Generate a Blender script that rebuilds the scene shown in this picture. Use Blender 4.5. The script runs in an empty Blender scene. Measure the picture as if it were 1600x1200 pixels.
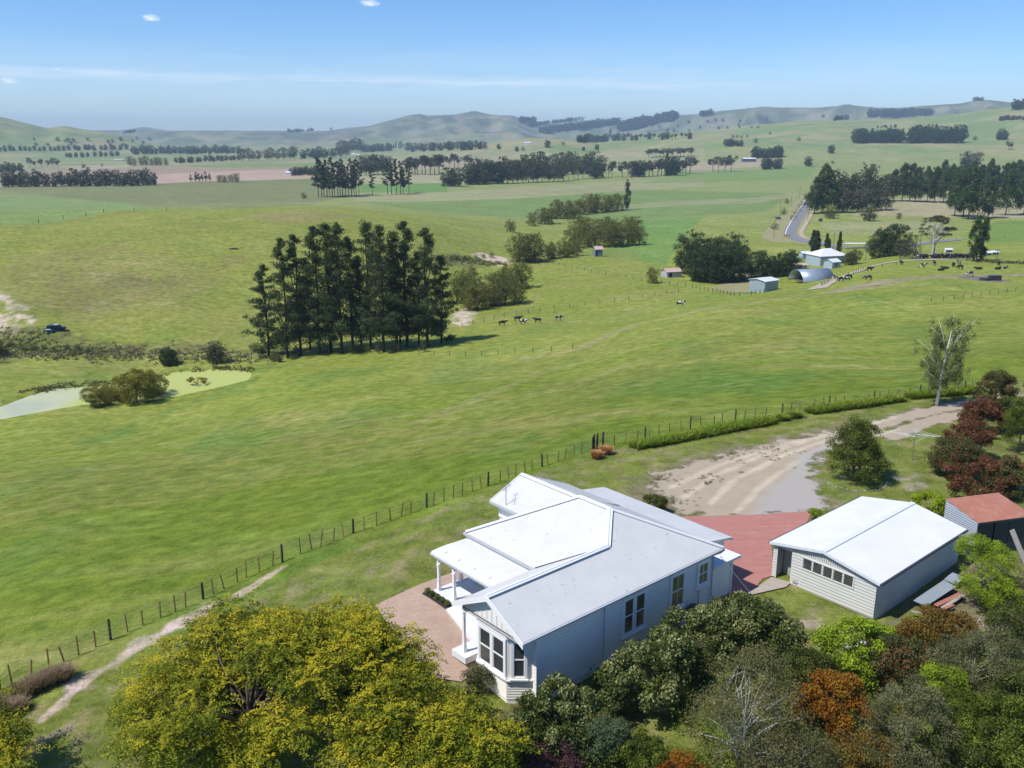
import bpy, bmesh, math, random
import numpy as np
from mathutils import Vector, Matrix
R = math.radians
rng = np.random.default_rng(7); random.seed(7)
SC = bpy.context.scene; COL = SC.collection
# ---------------------------------------------------------------- camera, sky, sun, exposure
FPX = 1400.0; H = 27.0; PIT = math.atan(388 / FPX)
cam_d = bpy.data.cameras.new('camera'); cam = bpy.data.objects.new('camera', cam_d); COL.objects.link(cam)
cam_d.sensor_width = 36; cam_d.lens = 36 * FPX / 1600
cam_d.clip_start = 0.5; cam_d.clip_end = 60000
cam.location = (0, 0, H); cam.rotation_euler = (R(90) - PIT, 0, 0)
SC.camera = cam
SUN_DIR = Vector((-1.0, -0.50, 0.0)).normalized() * math.cos(R(56)) + Vector((0, 0, math.sin(R(56))))
sun_d = bpy.data.lights.new('sun', 'SUN'); sun_d.energy = 4.4; sun_d.angle = R(0.5); sun_d.color = (1, 0.955, 0.87)
sun = bpy.data.objects.new('sun', sun_d); COL.objects.link(sun)
sun.rotation_euler = SUN_DIR.to_track_quat('Z', 'Y').to_euler()
SC.view_settings.view_transform = 'Standard'; SC.view_settings.look = 'None'
SC.view_settings.exposure = 0.3; SC.view_settings.gamma = 1.0
try: SC.view_settings.use_curve_mapping = False
except Exception: pass
SC.cycles.max_bounces = 6; SC.cycles.diffuse_bounces = 4; SC.cycles.glossy_bounces = 2
SC.cycles.transmission_bounces = 3; SC.cycles.transparent_max_bounces = 6; SC.cycles.volume_bounces = 0
SC.cycles.use_denoising = True
world = bpy.data.worlds.new('World'); SC.world = world; world.use_nodes = True
def build_world():
    nt = world.node_tree; N = nt.nodes; L = nt.links; N.clear()
    out = N.new('ShaderNodeOutputWorld'); bg = N.new('ShaderNodeBackground'); sky = N.new('ShaderNodeTexSky')
    sky.sky_type = 'NISHITA'; sky.sun_disc = False
    sky.sun_elevation = R(56)
    sky.sun_rotation = math.atan2(SUN_DIR.x, SUN_DIR.y)
    sky.altitude = 200; sky.air_density = 0.8; sky.dust_density = 0.4; sky.ozone_density = 3.5
    bg.inputs['Strength'].default_value = 0.125
    # thin streaks and puffs of high cloud, mixed into the sky by direction
    tc = N.new('ShaderNodeTexCoord'); sep = N.new('ShaderNodeSeparateXYZ'); L.new(tc.outputs['Generated'], sep.inputs[0])
    def M(op, a, b=None, c=None, clamp=False):
        n = N.new('ShaderNodeMath'); n.operation = op; n.use_clamp = clamp
        for i, v in enumerate((a, b, c)):
            if v is None: continue
            if isinstance(v, (int, float)): n.inputs[i].default_value = v
            else: L.new(v, n.inputs[i])
        return n.outputs[0]
    az = M('ARCTAN2', sep.outputs[0], sep.outputs[1]); el = M('ARCSINE', sep.outputs[2])
    cmb = N.new('ShaderNodeCombineXYZ'); L.new(M('MULTIPLY', az, 4.0), cmb.inputs[0]); L.new(M('MULTIPLY', el, 55.0), cmb.inputs[1])
    nz = N.new('ShaderNodeTexNoise'); nz.inputs['Scale'].default_value = 1.6; nz.inputs['Detail'].default_value = 6; nz.inputs['Roughness'].default_value = 0.6
    L.new(cmb.outputs[0], nz.inputs['Vector'])
    def band(c0, w, a0, a1, slope=0.0):      # a band in elevation c0 +- w between two azimuths
        e = M('SUBTRACT', M('SUBTRACT', el, M('MULTIPLY', az, slope)), c0)
        g = M('SUBTRACT', 1.0, M('ABSOLUTE', M('DIVIDE', e, w)), clamp=True)
        ma = N.new('ShaderNodeMapRange'); ma.interpolation_type = 'SMOOTHSTEP'; L.new(az, ma.inputs[0]); ma.inputs[1].default_value = a0; ma.inputs[2].default_value = a0 + 0.16
        mb = N.new('ShaderNodeMapRange'); mb.interpolation_type = 'SMOOTHSTEP'; L.new(az, mb.inputs[0]); mb.inputs[1].default_value = a1 - 0.2; mb.inputs[2].default_value = a1
        return M('MULTIPLY', M('MULTIPLY', g, ma.outputs[0]), M('SUBTRACT', 1.0, mb.outputs[0]))
    nn = M('MULTIPLY', M('SUBTRACT', nz.outputs['Fac'], 0.30), 3.0, clamp=True)
    streak = M('MULTIPLY', M('ADD', band(0.0535, 0.008, -0.62, 0.3, -0.008), M('MULTIPLY', band(0.0575, 0.0035, -0.5, -0.15, -0.006), 0.6)), nn)
    veil = M('MULTIPLY', M('MULTIPLY', band(0.05, 0.05, -0.7, 0.55), nn), 0.22)
    def puff(a, e, ra, re):
        c2 = N.new('ShaderNodeCombineXYZ'); L.new(M('DIVIDE', M('SUBTRACT', az, a), ra), c2.inputs[0]); L.new(M('DIVIDE', M('SUBTRACT', el, e), re), c2.inputs[1])
        ln = N.new('ShaderNodeVectorMath'); ln.operation = 'LENGTH'; L.new(c2.outputs[0], ln.inputs[0])
        n3 = N.new('ShaderNodeTexNoise'); n3.inputs['Scale'].default_value = 1.4; n3.inputs['Detail'].default_value = 4; L.new(c2.outputs[0], n3.inputs['Vector'])
        return M('MULTIPLY', M('SUBTRACT', M('MULTIPLY', n3.outputs['Fac'], 2.3), ln.outputs['Value'], clamp=True), .9, clamp=True)
    pf = []
    for px_, py_, ra_, re_ in ((235, 28, .0075, .0034), (577, 5, .009, .0034), (14, 126, .0075, .0034), (90, 108, .004, .0012)):
        d_ = ray(px_, py_); d_ = d_ / np.linalg.norm(d_); pf.append(puff(float(math.atan2(d_[0], d_[1])), float(math.asin(d_[2])), ra_, re_))
    tot = M('MULTIPLY', streak, 0.42)
    tot = M('ADD', tot, veil)
    for p in pf: tot = M('MAXIMUM', tot, p)
    mx = N.new('ShaderNodeMix'); mx.data_type = 'RGBA'; L.new(tot, mx.inputs['Factor']); hs = N.new('ShaderNodeHueSaturation'); hs.inputs['Saturation'].default_value = 1.22; hs.inputs['Value'].default_value = 1.0; L.new(sky.outputs[0], hs.inputs['Color']); tn = N.new('ShaderNodeMix'); tn.data_type = 'RGBA'; tn.blend_type = 'MULTIPLY'; tn.inputs['Factor'].default_value = 1; L.new(hs.outputs[0], tn.inputs[6]); tn.inputs[7].default_value = (.90, .97, 1.07, 1); L.new(tn.outputs[2], mx.inputs[6]); mx.inputs[7].default_value = (6.6, 7.2, 8.0, 1)
    L.new(mx.outputs[2], bg.inputs[0]); L.new(bg.outputs[0], out.inputs[0])
# ---------------------------------------------------------------- pixel rays
CP, SP = math.cos(PIT), math.sin(PIT)
def ray(px, py):
    px = np.asarray(px, float); py = np.asarray(py, float)
    x = (px - 800) / FPX; u = (600 - py) / FPX
    return np.stack([x, CP + u * SP, -SP + u * CP], -1)
def unp(px, py, z):
    d = ray(px, py); t = (z - H) / d[..., 2]
    return np.array([0, 0, H]) + t[..., None] * d if np.ndim(t) else np.array([0, 0, H]) + t * d
# ---------------------------------------------------------------- numpy noise
_perm = np.random.default_rng(3).permutation(256); _perm = np.concatenate([_perm, _perm, _perm])
_ga = np.random.default_rng(4).uniform(0, 2 * np.pi, 256)
def noise2(x, y):
    x = np.asarray(x, float); y = np.asarray(y, float)
    xi = np.floor(x).astype(int); yi = np.floor(y).astype(int); fx = x - xi; fy = y - yi
    def g(ix, iy, dx, dy):
        a = _ga[_perm[_perm[ix & 255] + (iy & 255)]]
        return np.cos(a) * dx + np.sin(a) * dy
    u = fx * fx * fx * (fx * (fx * 6 - 15) + 10); v = fy * fy * fy * (fy * (fy * 6 - 15) + 10)
    a = g(xi, yi, fx, fy); b = g(xi + 1, yi, fx - 1, fy); c = g(xi, yi + 1, fx, fy - 1); d = g(xi + 1, yi + 1, fx - 1, fy - 1)
    return (a + (b - a) * u + (c - a) * v + (a - b - c + d) * u * v) * 1.5
def fbm(x, y, o=4):
    s = 0; a = 1
    for k in range(o): s = s + a * noise2(x * 2**k + 17 * k, y * 2**k - 11 * k); a *= 0.5
    return s
def sstep(a, b, x):
    t = np.clip((x - a) / (b - a), 0, 1); return t * t * (3 - 2 * t)
def in_poly(x, y, P):
    P = np.asarray(P); ins = np.zeros(np.shape(x), bool); n = len(P)
    for i in range(n):
        x0, y0 = P[i][:2]; x1, y1 = P[(i + 1) % n][:2]
        if y0 == y1: continue
        c = ((y0 > y) != (y1 > y)) & (x < (x1 - x0) * (y - y0) / (y1 - y0) + x0); ins ^= c
    return ins
def dist_line(x, y, P, closed=False):
    P = np.asarray(P); d = np.full(np.shape(x), 1e9); n = len(P)
    for i in range(n if closed else n - 1):
        a = P[i][:2]; b = P[(i + 1) % n][:2]; ab = b - a; l2 = max(ab @ ab, 1e-9)
        t = np.clip(((x - a[0]) * ab[0] + (y - a[1]) * ab[1]) / l2, 0, 1)
        d = np.minimum(d, np.hypot(x - a[0] - t * ab[0], y - a[1] - t * ab[1]))
    return d
def sdist(x, y, P):
    d = dist_line(x, y, P, True); return np.where(in_poly(x, y, P), -d, d)
# ---------------------------------------------------------------- object helpers
def tag(o, label=None, cat=None, group=None, kind=None):
    if label: o['label'] = label
    if cat: o['category'] = cat
    if group: o['group'] = group
    if kind: o['kind'] = kind
    return o
def thing(name, label, cat, loc=(0, 0, 0), rz=0, group=None):
    o = bpy.data.objects.new(name, None); COL.objects.link(o); o.empty_display_size = 0.3
    o.location = loc; o.rotation_euler = (0, 0, rz); return tag(o, label, cat, group)
def copy_tree(o, parent=None):
    c = o.copy(); COL.objects.link(c); c.parent = parent
    for ch in list(o.children): copy_tree(ch, c)
    return c
def mesh_np(name, V, F, mats=None, fmat=None, smooth=False, tint=None, col=None):
    """F: (n,k) int array of equal-sided faces, or list of such arrays"""
    Fs = F if isinstance(F, list) else [F]
    me = bpy.data.meshes.new(name); V = np.asarray(V, np.float32)
    me.vertices.add(len(V)); me.vertices.foreach_set('co', V.ravel())
    nl = sum(f.size for f in Fs); npol = sum(len(f) for f in Fs)
    me.loops.add(nl); me.polygons.add(npol)
    me.loops.foreach_set('vertex_index', np.concatenate([np.asarray(f, np.int32).ravel() for f in Fs]))
    tot = np.concatenate([np.full(len(f), f.shape[1], np.int32) for f in Fs])
    st = np.concatenate([[0], np.cumsum(tot)[:-1]]).astype(np.int32)
    me.polygons.foreach_set('loop_start', st); me.polygons.foreach_set('loop_total', tot)
    if smooth: me.polygons.foreach_set('use_smooth', np.ones(npol, bool))
    if fmat is not None: me.polygons.foreach_set('material_index', np.asarray(fmat, np.int32))
    if mats is not None:
        for m in (mats if isinstance(mats, (list, tuple)) else [mats]): me.materials.append(m)
    if tint is not None:
        a = me.attributes.new('tint', 'FLOAT', 'FACE'); a.data.foreach_set('value', np.asarray(tint, np.float32))
    if col is not None:
        a = me.color_attributes.new('Col', 'FLOAT_COLOR', 'POINT'); c4 = np.ones((len(V), 4), np.float32); c4[:, :3] = col; a.data.foreach_set('color', c4.ravel())
    me.update(calc_edges=True); me.validate(); return me
def link(name, me, parent=None, loc=None):
    o = bpy.data.objects.new(name, me); COL.objects.link(o)
    if parent: o.parent = parent
    if loc is not None: o.location = loc
    return o
class MB:
    """collects boxes, prisms, bars and polygons, then links them as one mesh object"""
    def __init__(s): s.V = []; s.F = []
    def add(s, V, F):
        b = len(s.V); s.V += [tuple(map(float, v)) for v in V]; s.F += [tuple(i + b for i in f) for f in F]; return s
    def box(s, x0, x1, y0, y1, z0, z1):
        V = [(x, y, z) for z in (z0, z1) for y in (y0, y1) for x in (x0, x1)]
        return s.add(V, [(0, 2, 3, 1), (4, 5, 7, 6), (0, 1, 5, 4), (2, 6, 7, 3), (0, 4, 6, 2), (1, 3, 7, 5)])
    def prism(s, P, z0, z1):      # P ccw xy outline
        n = len(P); V = [(p[0], p[1], z0) for p in P] + [(p[0], p[1], z1) for p in P]
        return s.add(V, [tuple(range(n - 1, -1, -1)), tuple(range(n, 2 * n))] + [(i, (i + 1) % n, n + (i + 1) % n, n + i) for i in range(n)])
    def slab(s, P, t):            # polygon of 3d points, thickened straight down by t
        n = len(P); V = [tuple(p) for p in P] + [(p[0], p[1], p[2] - t) for p in P]
        return s.add(V, [tuple(range(n)), tuple(range(2 * n - 1, n - 1, -1))] + [(i, n + i, n + (i + 1) % n, (i + 1) % n) for i in range(n)])
    def extr(s, P, d):            # polygon of 3d points extruded by vector d
        n = len(P); d = Vector(d); V = [tuple(p) for p in P] + [tuple(Vector(p) + d) for p in P]
        return s.add(V, [tuple(range(n)), tuple(range(2 * n - 1, n - 1, -1))] + [(i, n + i, n + (i + 1) % n, (i + 1) % n) for i in range(n)])
    def bar(s, a, b, w, h=None, up=(0, 0, 1)):
        a = Vector(a); b = Vector(b); h = h or w; d = (b - a).normalized(); up = Vector(up)
        if abs(d.dot(up)) > 0.98: up = Vector((1, 0, 0))
        x = d.cross(up).normalized() * (w / 2); y = x.cross(d).normalized() * (h / 2)
        V = [a - x - y, a + x - y, a + x + y, a - x + y, b - x - y, b + x - y, b + x + y, b - x + y]
        return s.add(V, [(0, 3, 2, 1), (4, 5, 6, 7), (0, 1, 5, 4), (1, 2, 6, 5), (2, 3, 7, 6), (3, 0, 4, 7)])
    def tube(s, pts, r, n=8):
        pts = [Vector(p) for p in pts]; rr = r if isinstance(r, (list, tuple)) else [r] * len(pts); V = []
        for i, p in enumerate(pts):
            d = (pts[min(i + 1, len(pts) - 1)] - pts[max(i - 1, 0)]).normalized()
            u = Vector((0, 0, 1)) if abs(d.z) < 0.95 else Vector((1, 0, 0)); x = d.cross(u).normalized(); y = x.cross(d)
            for k in range(n):
                a = 2 * math.pi * k / n; V.append(p + (x * math.cos(a) + y * math.sin(a)) * rr[i])
        F = [(i * n + k, i * n + (k + 1) % n, (i + 1) * n + (k + 1) % n, (i + 1) * n + k) for i in range(len(pts) - 1) for k in range(n)]
        F += [tuple(range(n - 1, -1, -1)), tuple(range((len(pts) - 1) * n, len(pts) * n))]
        return s.add(V, F)
    def mesh(s, name, mat, smooth=False, bevel=0):
        me = bpy.data.meshes.new(name); me.from_pydata(s.V, [], s.F); me.update()
        bm = bmesh.new(); bm.from_mesh(me)
        bmesh.ops.recalc_face_normals(bm, faces=bm.faces)
        if bevel: bmesh.ops.bevel(bm, geom=bm.edges[:], offset=bevel, segments=1, affect='EDGES', clamp_overlap=True)
        if smooth:
            for f in bm.faces: f.smooth = True
        bm.to_mesh(me); bm.free(); me.materials.append(mat); return me
    def build(s, name, mat, parent=None, smooth=False, bevel=0): return link(name, s.mesh(name, mat, smooth, bevel), parent)
# ---------------------------------------------------------------- materials
class NT:
    def __init__(s, name):
        s.m = bpy.data.materials.new(name); s.m.use_nodes = True; s.t = s.m.node_tree; s.N = s.t.nodes; s.L = s.t.links
        s.b = s.N['Principled BSDF']; s.out = s.N['Material Output']; s.b.inputs['Specular IOR Level'].default_value = 0.3
    def n(s, ty, **kw):
        n = s.N.new('ShaderNode' + ty)
        for k, v in kw.items(): setattr(n, k, v)
        return n
    def put(s, sock, v):
        if isinstance(v, bpy.types.NodeSocket): s.L.new(v, sock)
        elif isinstance(v, (tuple, list)) and len(v) == 3 and sock.type == 'RGBA': sock.default_value = (*v, 1)
        else: sock.default_value = v
    def math(s, op, a, b=0.0, clamp=False):
        n = s.n('Math', operation=op, use_clamp=clamp); s.put(n.inputs[0], a); s.put(n.inputs[1], b); return n.outputs[0]
    def mix(s, f, a, b, bt='MIX'):
        n = s.n('Mix', data_type='RGBA', blend_type=bt); s.put(n.inputs['Factor'], f); s.put(n.inputs[6], a); s.put(n.inputs[7], b); return n.outputs[2]
    def noise(s, scale, detail=4, rough=0.55, vec=None, dist=0.0):
        n = s.n('TexNoise'); n.inputs['Scale'].default_value = scale; n.inputs['Detail'].default_value = detail; n.inputs['Roughness'].default_value = rough; n.inputs['Distortion'].default_value = dist
        if vec is None: vec = s.obj()
        s.L.new(vec, n.inputs['Vector']); return n.outputs['Fac']
    def obj(s):
        if not hasattr(s, '_tc'): s._tc = s.n('TexCoord')
        return s._tc.outputs['Object']
    def mapv(s, vec, scale=(1, 1, 1), rot=(0, 0, 0)):
        n = s.n('Mapping'); s.L.new(vec, n.inputs[0]); n.inputs['Scale'].default_value = scale; n.inputs['Rotation'].default_value = rot; return n.outputs[0]
    def ramp(s, f, a, b, va=0.0, vb=1.0):
        n = s.n('MapRange'); s.put(n.inputs[0], f); n.inputs[1].default_value = a; n.inputs[2].default_value = b; n.inputs[3].default_value = va; n.inputs[4].default_value = vb; return n.outputs[0]
    def bump(s, h, strength=0.3, dist=0.02):
        n = s.n('Bump'); s.put(n.inputs['Height'], h); n.inputs['Strength'].default_value = strength; n.inputs['Distance'].default_value = dist; s.L.new(n.outputs[0], s.b.inputs['Normal'])
    def base(s, c, rough=0.8):
        s.put(s.b.inputs['Base Color'], c); s.put(s.b.inputs['Roughness'], rough); return s
def plain(name, c, rough=0.6, var=0.12, scale=3.0, metal=0.0):
    t = NT(name); f = t.noise(scale, 5); lo = tuple(x * (1 - var) for x in c); hi = tuple(min(1, x * (1 + var)) for x in c)
    t.base(t.mix(f, lo, hi), rough); t.b.inputs['Metallic'].default_value = metal; return t.m
def leaf_mat(name, c, var=0.45, sub=0.35, hue2=None, spec=0.08, rough=0.6):
    t = NT(name); at = t.n('Attribute', attribute_name='tint'); f = at.outputs['Fac']
    lo = tuple(x * (1 - var) for x in c); hi = tuple(x * (1 + var) for x in c)
    if hue2:
        a = t.mix(t.ramp(f, 0.0, 0.6), lo, c); colr = t.mix(t.ramp(f, 0.45, 1.0), a, hue2)
    else: colr = t.mix(f, lo, hi)
    t.b.inputs['Specular IOR Level'].default_value = spec
    t.base(colr, rough)
    tr = t.n('BsdfTranslucent'); t.put(tr.inputs[0], t.mix(0.5, colr, (c[0] * 1.6, c[1] * 1.5, c[2] * 0.6)))
    ms = t.n('MixShader'); ms.inputs[0].default_value = sub; t.L.new(t.b.outputs[0], ms.inputs[1]); t.L.new(tr.outputs[0], ms.inputs[2]); t.L.new(ms.outputs[0], t.out.inputs[0])
    return t.m
HAZE = 9.0e-5; HZT = 285
# ---------------------------------------------------------------- terrain height
XYZ = [(0,45,0),(10,44,0),(4,50,.1),(-3,44,.35),(-6,50,.4),(-8,46,.3),(0,55,.3),(8,60,0),(20,50,0),(28,55,0),(14,62,0),(22,75,.1),(0,34,-.6),(15,34,-.5),(-15,34,-1.5),(25,40,-.2),(35,55,.3),(36,70,.5),
       (0,18,-2.5),(-20,18,-3.5),(20,18,-2),(42,34,0),(44,90,.6),(60,110,.5)]
PXZ = [(30,1070,-2.2),(250,960,-1.8),(470,865,-1.4),(640,800,-1),(800,740,-.8),(930,700,-.5),(1100,665,-.3),(1260,635,0),(1430,612,.3),(1580,600,.5),(1700,590,.5),
 (600,880,-.5),(450,950,-.9),(200,1100,-1.6),
 (0,900,-6),(300,850,-4.8),(500,780,-4.8),(700,720,-3.8),(900,660,-3.2),(1100,620,-2.8),(1300,590,-2.2),(1500,570,-2),(1700,560,-2),
 (0,750,-16),(300,740,-11.5),(600,680,-10),(900,600,-9.5),(1200,550,-7),(1500,510,-7),(1700,510,-7),
 (0,665,-26.3),(-100,700,-26),(130,637,-27),(330,608,-27),(200,700,-19.5),(400,600,-25),(400,640,-20),(560,600,-19),(480,560,-26.5),(690,545,-24.5),(700,580,-19),
 (850,560,-17),(1000,510,-16),(1100,482,-15),(1250,460,-14),(1400,430,-13),(1560,430,-12),(1600,470,-9.5),(1300,500,-10),(1700,440,-11),
 (800,500,-26),(900,490,-25),(1000,472,-24),(1100,462,-22),(1310,437,-19),(700,500,-28),(800,472,-28),(840,440,-28),(950,430,-28),(1030,432,-27),
 (1160,460,-23.5),(1215,452,-23.5),(1270,440,-24),(1283,412,-25),(1400,404,-18),(1520,405,-17),(1650,405,-16),(1350,412,-22),
 (0,540,-28.5),(200,545,-28.5),(380,545,-28),(470,530,-27.5),(0,590,-27),(100,580,-27.5),(300,560,-28),
 (0,500,-24),(100,505,-25),(250,500,-25),(360,500,-26),(0,430,-17),(150,440,-19),(300,440,-20),(420,470,-24),(0,380,-12),(200,380,-12),(400,380,-13),(550,400,-18),
 (-100,345,-9),(0,345,-9),(200,335,-8),(350,328,-8),(480,328,-9),(600,345,-13),(700,370,-20),(780,385,-26),(640,430,-24),(730,415,-27.5),
 (0,322,-22),(200,322,-24),(450,317,-26),(-100,322,-22),(0,305,-25),(300,300,-29),(600,312,-30),(700,330,-30),(800,345,-30),(900,370,-29.5),(1000,400,-28.5),
 (1100,350,-30),(1200,330,-31),(1200,385,-29),(1350,385,-28),(1350,320,-30),(1500,330,-29),(1650,350,-28),(600,280,-31),(100,280,-31),(-100,280,-31),(900,290,-31),(1300,290,-31),(1650,290,-31)]
C = np.array([p for p in XYZ] + [tuple(unp(a, b, z)) for a, b, z in PXZ], float)
def _uv(x, y):
    y = np.asarray(y, float); x = np.asarray(x, float)
    return np.clip(x / np.maximum(y, 18), -0.85, 0.85) * 2.2, np.log(np.maximum(y, 12)) * 1.0
cu, cv = _uv(C[:, 0], C[:, 1])
def _k(r2): return 0.5 * r2 * np.log(r2 + 1e-9)
_n = len(C); _A = np.zeros((_n + 3, _n + 3)); _A[:_n, :_n] = _k((cu[:, None] - cu)**2 + (cv[:, None] - cv)**2) + np.eye(_n) * 2e-4
_A[:_n, _n:] = np.c_[np.ones(_n), cu, cv]; _A[_n:, :_n] = _A[:_n, _n:].T
_W = np.linalg.solve(_A, np.r_[C[:, 2], 0, 0, 0])
POND = [tuple(unp(a, b, -27.3)[:2]) for a, b in [(-140,695),(-60,668),(0,656),(60,645),(130,633),(185,631),(265,622),(330,608),(388,594),(394,584),(380,578),(335,577),(270,582),(235,594),(135,604),(92,607),(50,617),(0,636),(-60,650)]]
def _base(x, y):
    x = np.asarray(x, float); y = np.asarray(y, float); sh = np.broadcast(x, y).shape
    x = np.broadcast_to(x, sh).ravel(); y = np.broadcast_to(y, sh).ravel(); u, v = _uv(x, y); out = np.empty(len(x))
    for i in range(0, len(x), 20000):
        a, b = u[i:i+20000], v[i:i+20000]
        out[i:i+20000] = _k((a[:, None] - cu)**2 + (b[:, None] - cv)**2) @ _W[:_n] + _W[_n] + _W[_n+1] * a + _W[_n+2] * b
    return out.reshape(sh)
LAY = [  # crest distance, foot distance, fall-off distance, skyline (px, py), gully strength
 (4300, 2900, 7000, [(-900,170),(-300,168),(-60,176),(0,183),(40,193),(75,201),(100,197),(125,202),(160,206),(200,216),(240,226),(290,236),(330,250)], .16),
 (11000, 8600, 13300, [(-900,195),(100,212),(150,211),(180,205),(225,199),(255,203),(275,206),(300,209),(320,207),(345,211),(420,213),(600,211),(900,205),(1300,200),(2400,195)], .35),
 (7200, 4600, 9400, [(250,240),(330,219),(380,212),(430,208),(500,206),(545,200),(580,197),(600,190),(640,181),(655,179),(670,182),(710,180),(725,178),(740,175),(770,181),(800,182),(830,190),(860,194),(880,191),(920,189),(960,193),(1010,190),(1080,190),(1200,195),(1400,200),(1800,205)], .22),
 (6200, 5200, 8500, [(900,205),(1000,192),(1060,181),(1110,176),(1160,172),(1200,168),(1260,166),(1330,166),(1400,170),(1450,167),(1500,162),(1530,158),(1580,161),(1700,157),(2500,170)], .3),
 (3700, 1500, 5200, [(650,245),(800,236),(900,226),(960,217),(1000,214),(1060,209),(1120,203),(1180,198),(1250,190),(1300,187),(1340,190),(1400,189),(1450,185),(1500,181),(1560,173),(1600,167),(1800,163),(2500,173)], .05),
 (2500, 1750, 3600, [(560,250),(690,236),(770,222),(830,215),(870,217),(930,226),(1000,222),(1080,214),(1200,216),(1300,220),(1400,218),(1500,216),(1600,214),(1800,220)], .05)]
LT = []
for D, D0, D1, sk, gs in LAY:
    d = ray([p[0] for p in sk], [p[1] for p in sk]); az = np.arctan2(d[:, 0], d[:, 1]); te = d[:, 2] / np.hypot(d[:, 0], d[:, 1])
    LT.append((D, D0, D1, az, H + te * D, gs))
def zf(x, y):
    x = np.asarray(x, float); y = np.asarray(y, float); r = np.hypot(x, y); az = np.arctan2(x, np.maximum(y, 1e-3))
    z = _base(x, y); w = sstep(650, 1250, r); z = z * (1 - w) - 31.0 * w
    z = np.clip(z, -31.5, 3)
    roll = fbm(x / 62, y / 62, 3) * 0.85 * sstep(60, 250, r) * (1 - sstep(500, 900, r)); z = z + roll
    if np.max(r) > 1300:
        for D, D0, D1, a, h, gs in LT:
            hh = np.interp(az, a, h) + 31
            t = np.clip((r - D0) / (D - D0), 0, 1); t = np.where(r > D, 1 - sstep(D, D1, r) * 0.9, t * t * (3 - 2 * t))
            wv = D / 9.0
            g = 1 - np.abs(fbm(x / wv, y / wv, 4)) * 1.7
            q = t * (1 - t) * 4
            lz = -31 + hh * np.clip(t + (g - 0.55) * (q * gs * 1.6 + gs * 0.25 * t), 0, None)
            z = np.where(hh > 0, np.maximum(z, lz), z)
        rr = sstep(-0.02, 0.16, az) * sstep(1400, 2200, r) * (1 - sstep(4500, 7000, r))
        z = z + rr * (fbm(x / 420 + 3, y / 420, 3) * 9 + 2)
    if np.any((r > 90) & (r < 330)):
        m = (r > 90) & (r < 330) & (x < -20)
        if np.any(m):
            xs, ys = (np.broadcast_to(v, z.shape)[m] for v in (x, y)); s = sdist(xs, ys, POND)
            zz = np.where(s < 0, -27.3 - np.minimum(-s * 0.3, 1.0), -27.3 + np.minimum(s * 0.35, 0.5) )
            wq = 1 - sstep(1.5, 9, s); z = z.copy(); z[m] = z[m] * (1 - wq) + zz * wq
    return z
def G(px, py):                     # where the pixel's ray meets the land
    d = ray(px, py); hv = math.hypot(d[0], d[1]); s = np.exp(np.linspace(math.log(20), math.log(16000), 900)) / hv
    z = zf(d[0] * s, d[1] * s); k = np.nonzero(H + d[2] * s < z)[0]
    if not len(k): k = [len(s) - 1]
    a, b = s[max(k[0] - 1, 0)], s[k[0]]
    ss = np.linspace(a, b, 40); z = zf(d[0] * ss, d[1] * ss); j = np.nonzero(H + d[2] * ss <= z)[0]; t = ss[j[0]] if len(j) else b
    return Vector((d[0] * t, d[1] * t, float(zf(np.array([d[0] * t]), np.array([d[1] * t]))[0])))
def zg(x, y): return float(zf(np.array([x]), np.array([y]))[0])
def U(px, py, z): return Vector(unp(px, py, z))
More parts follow.
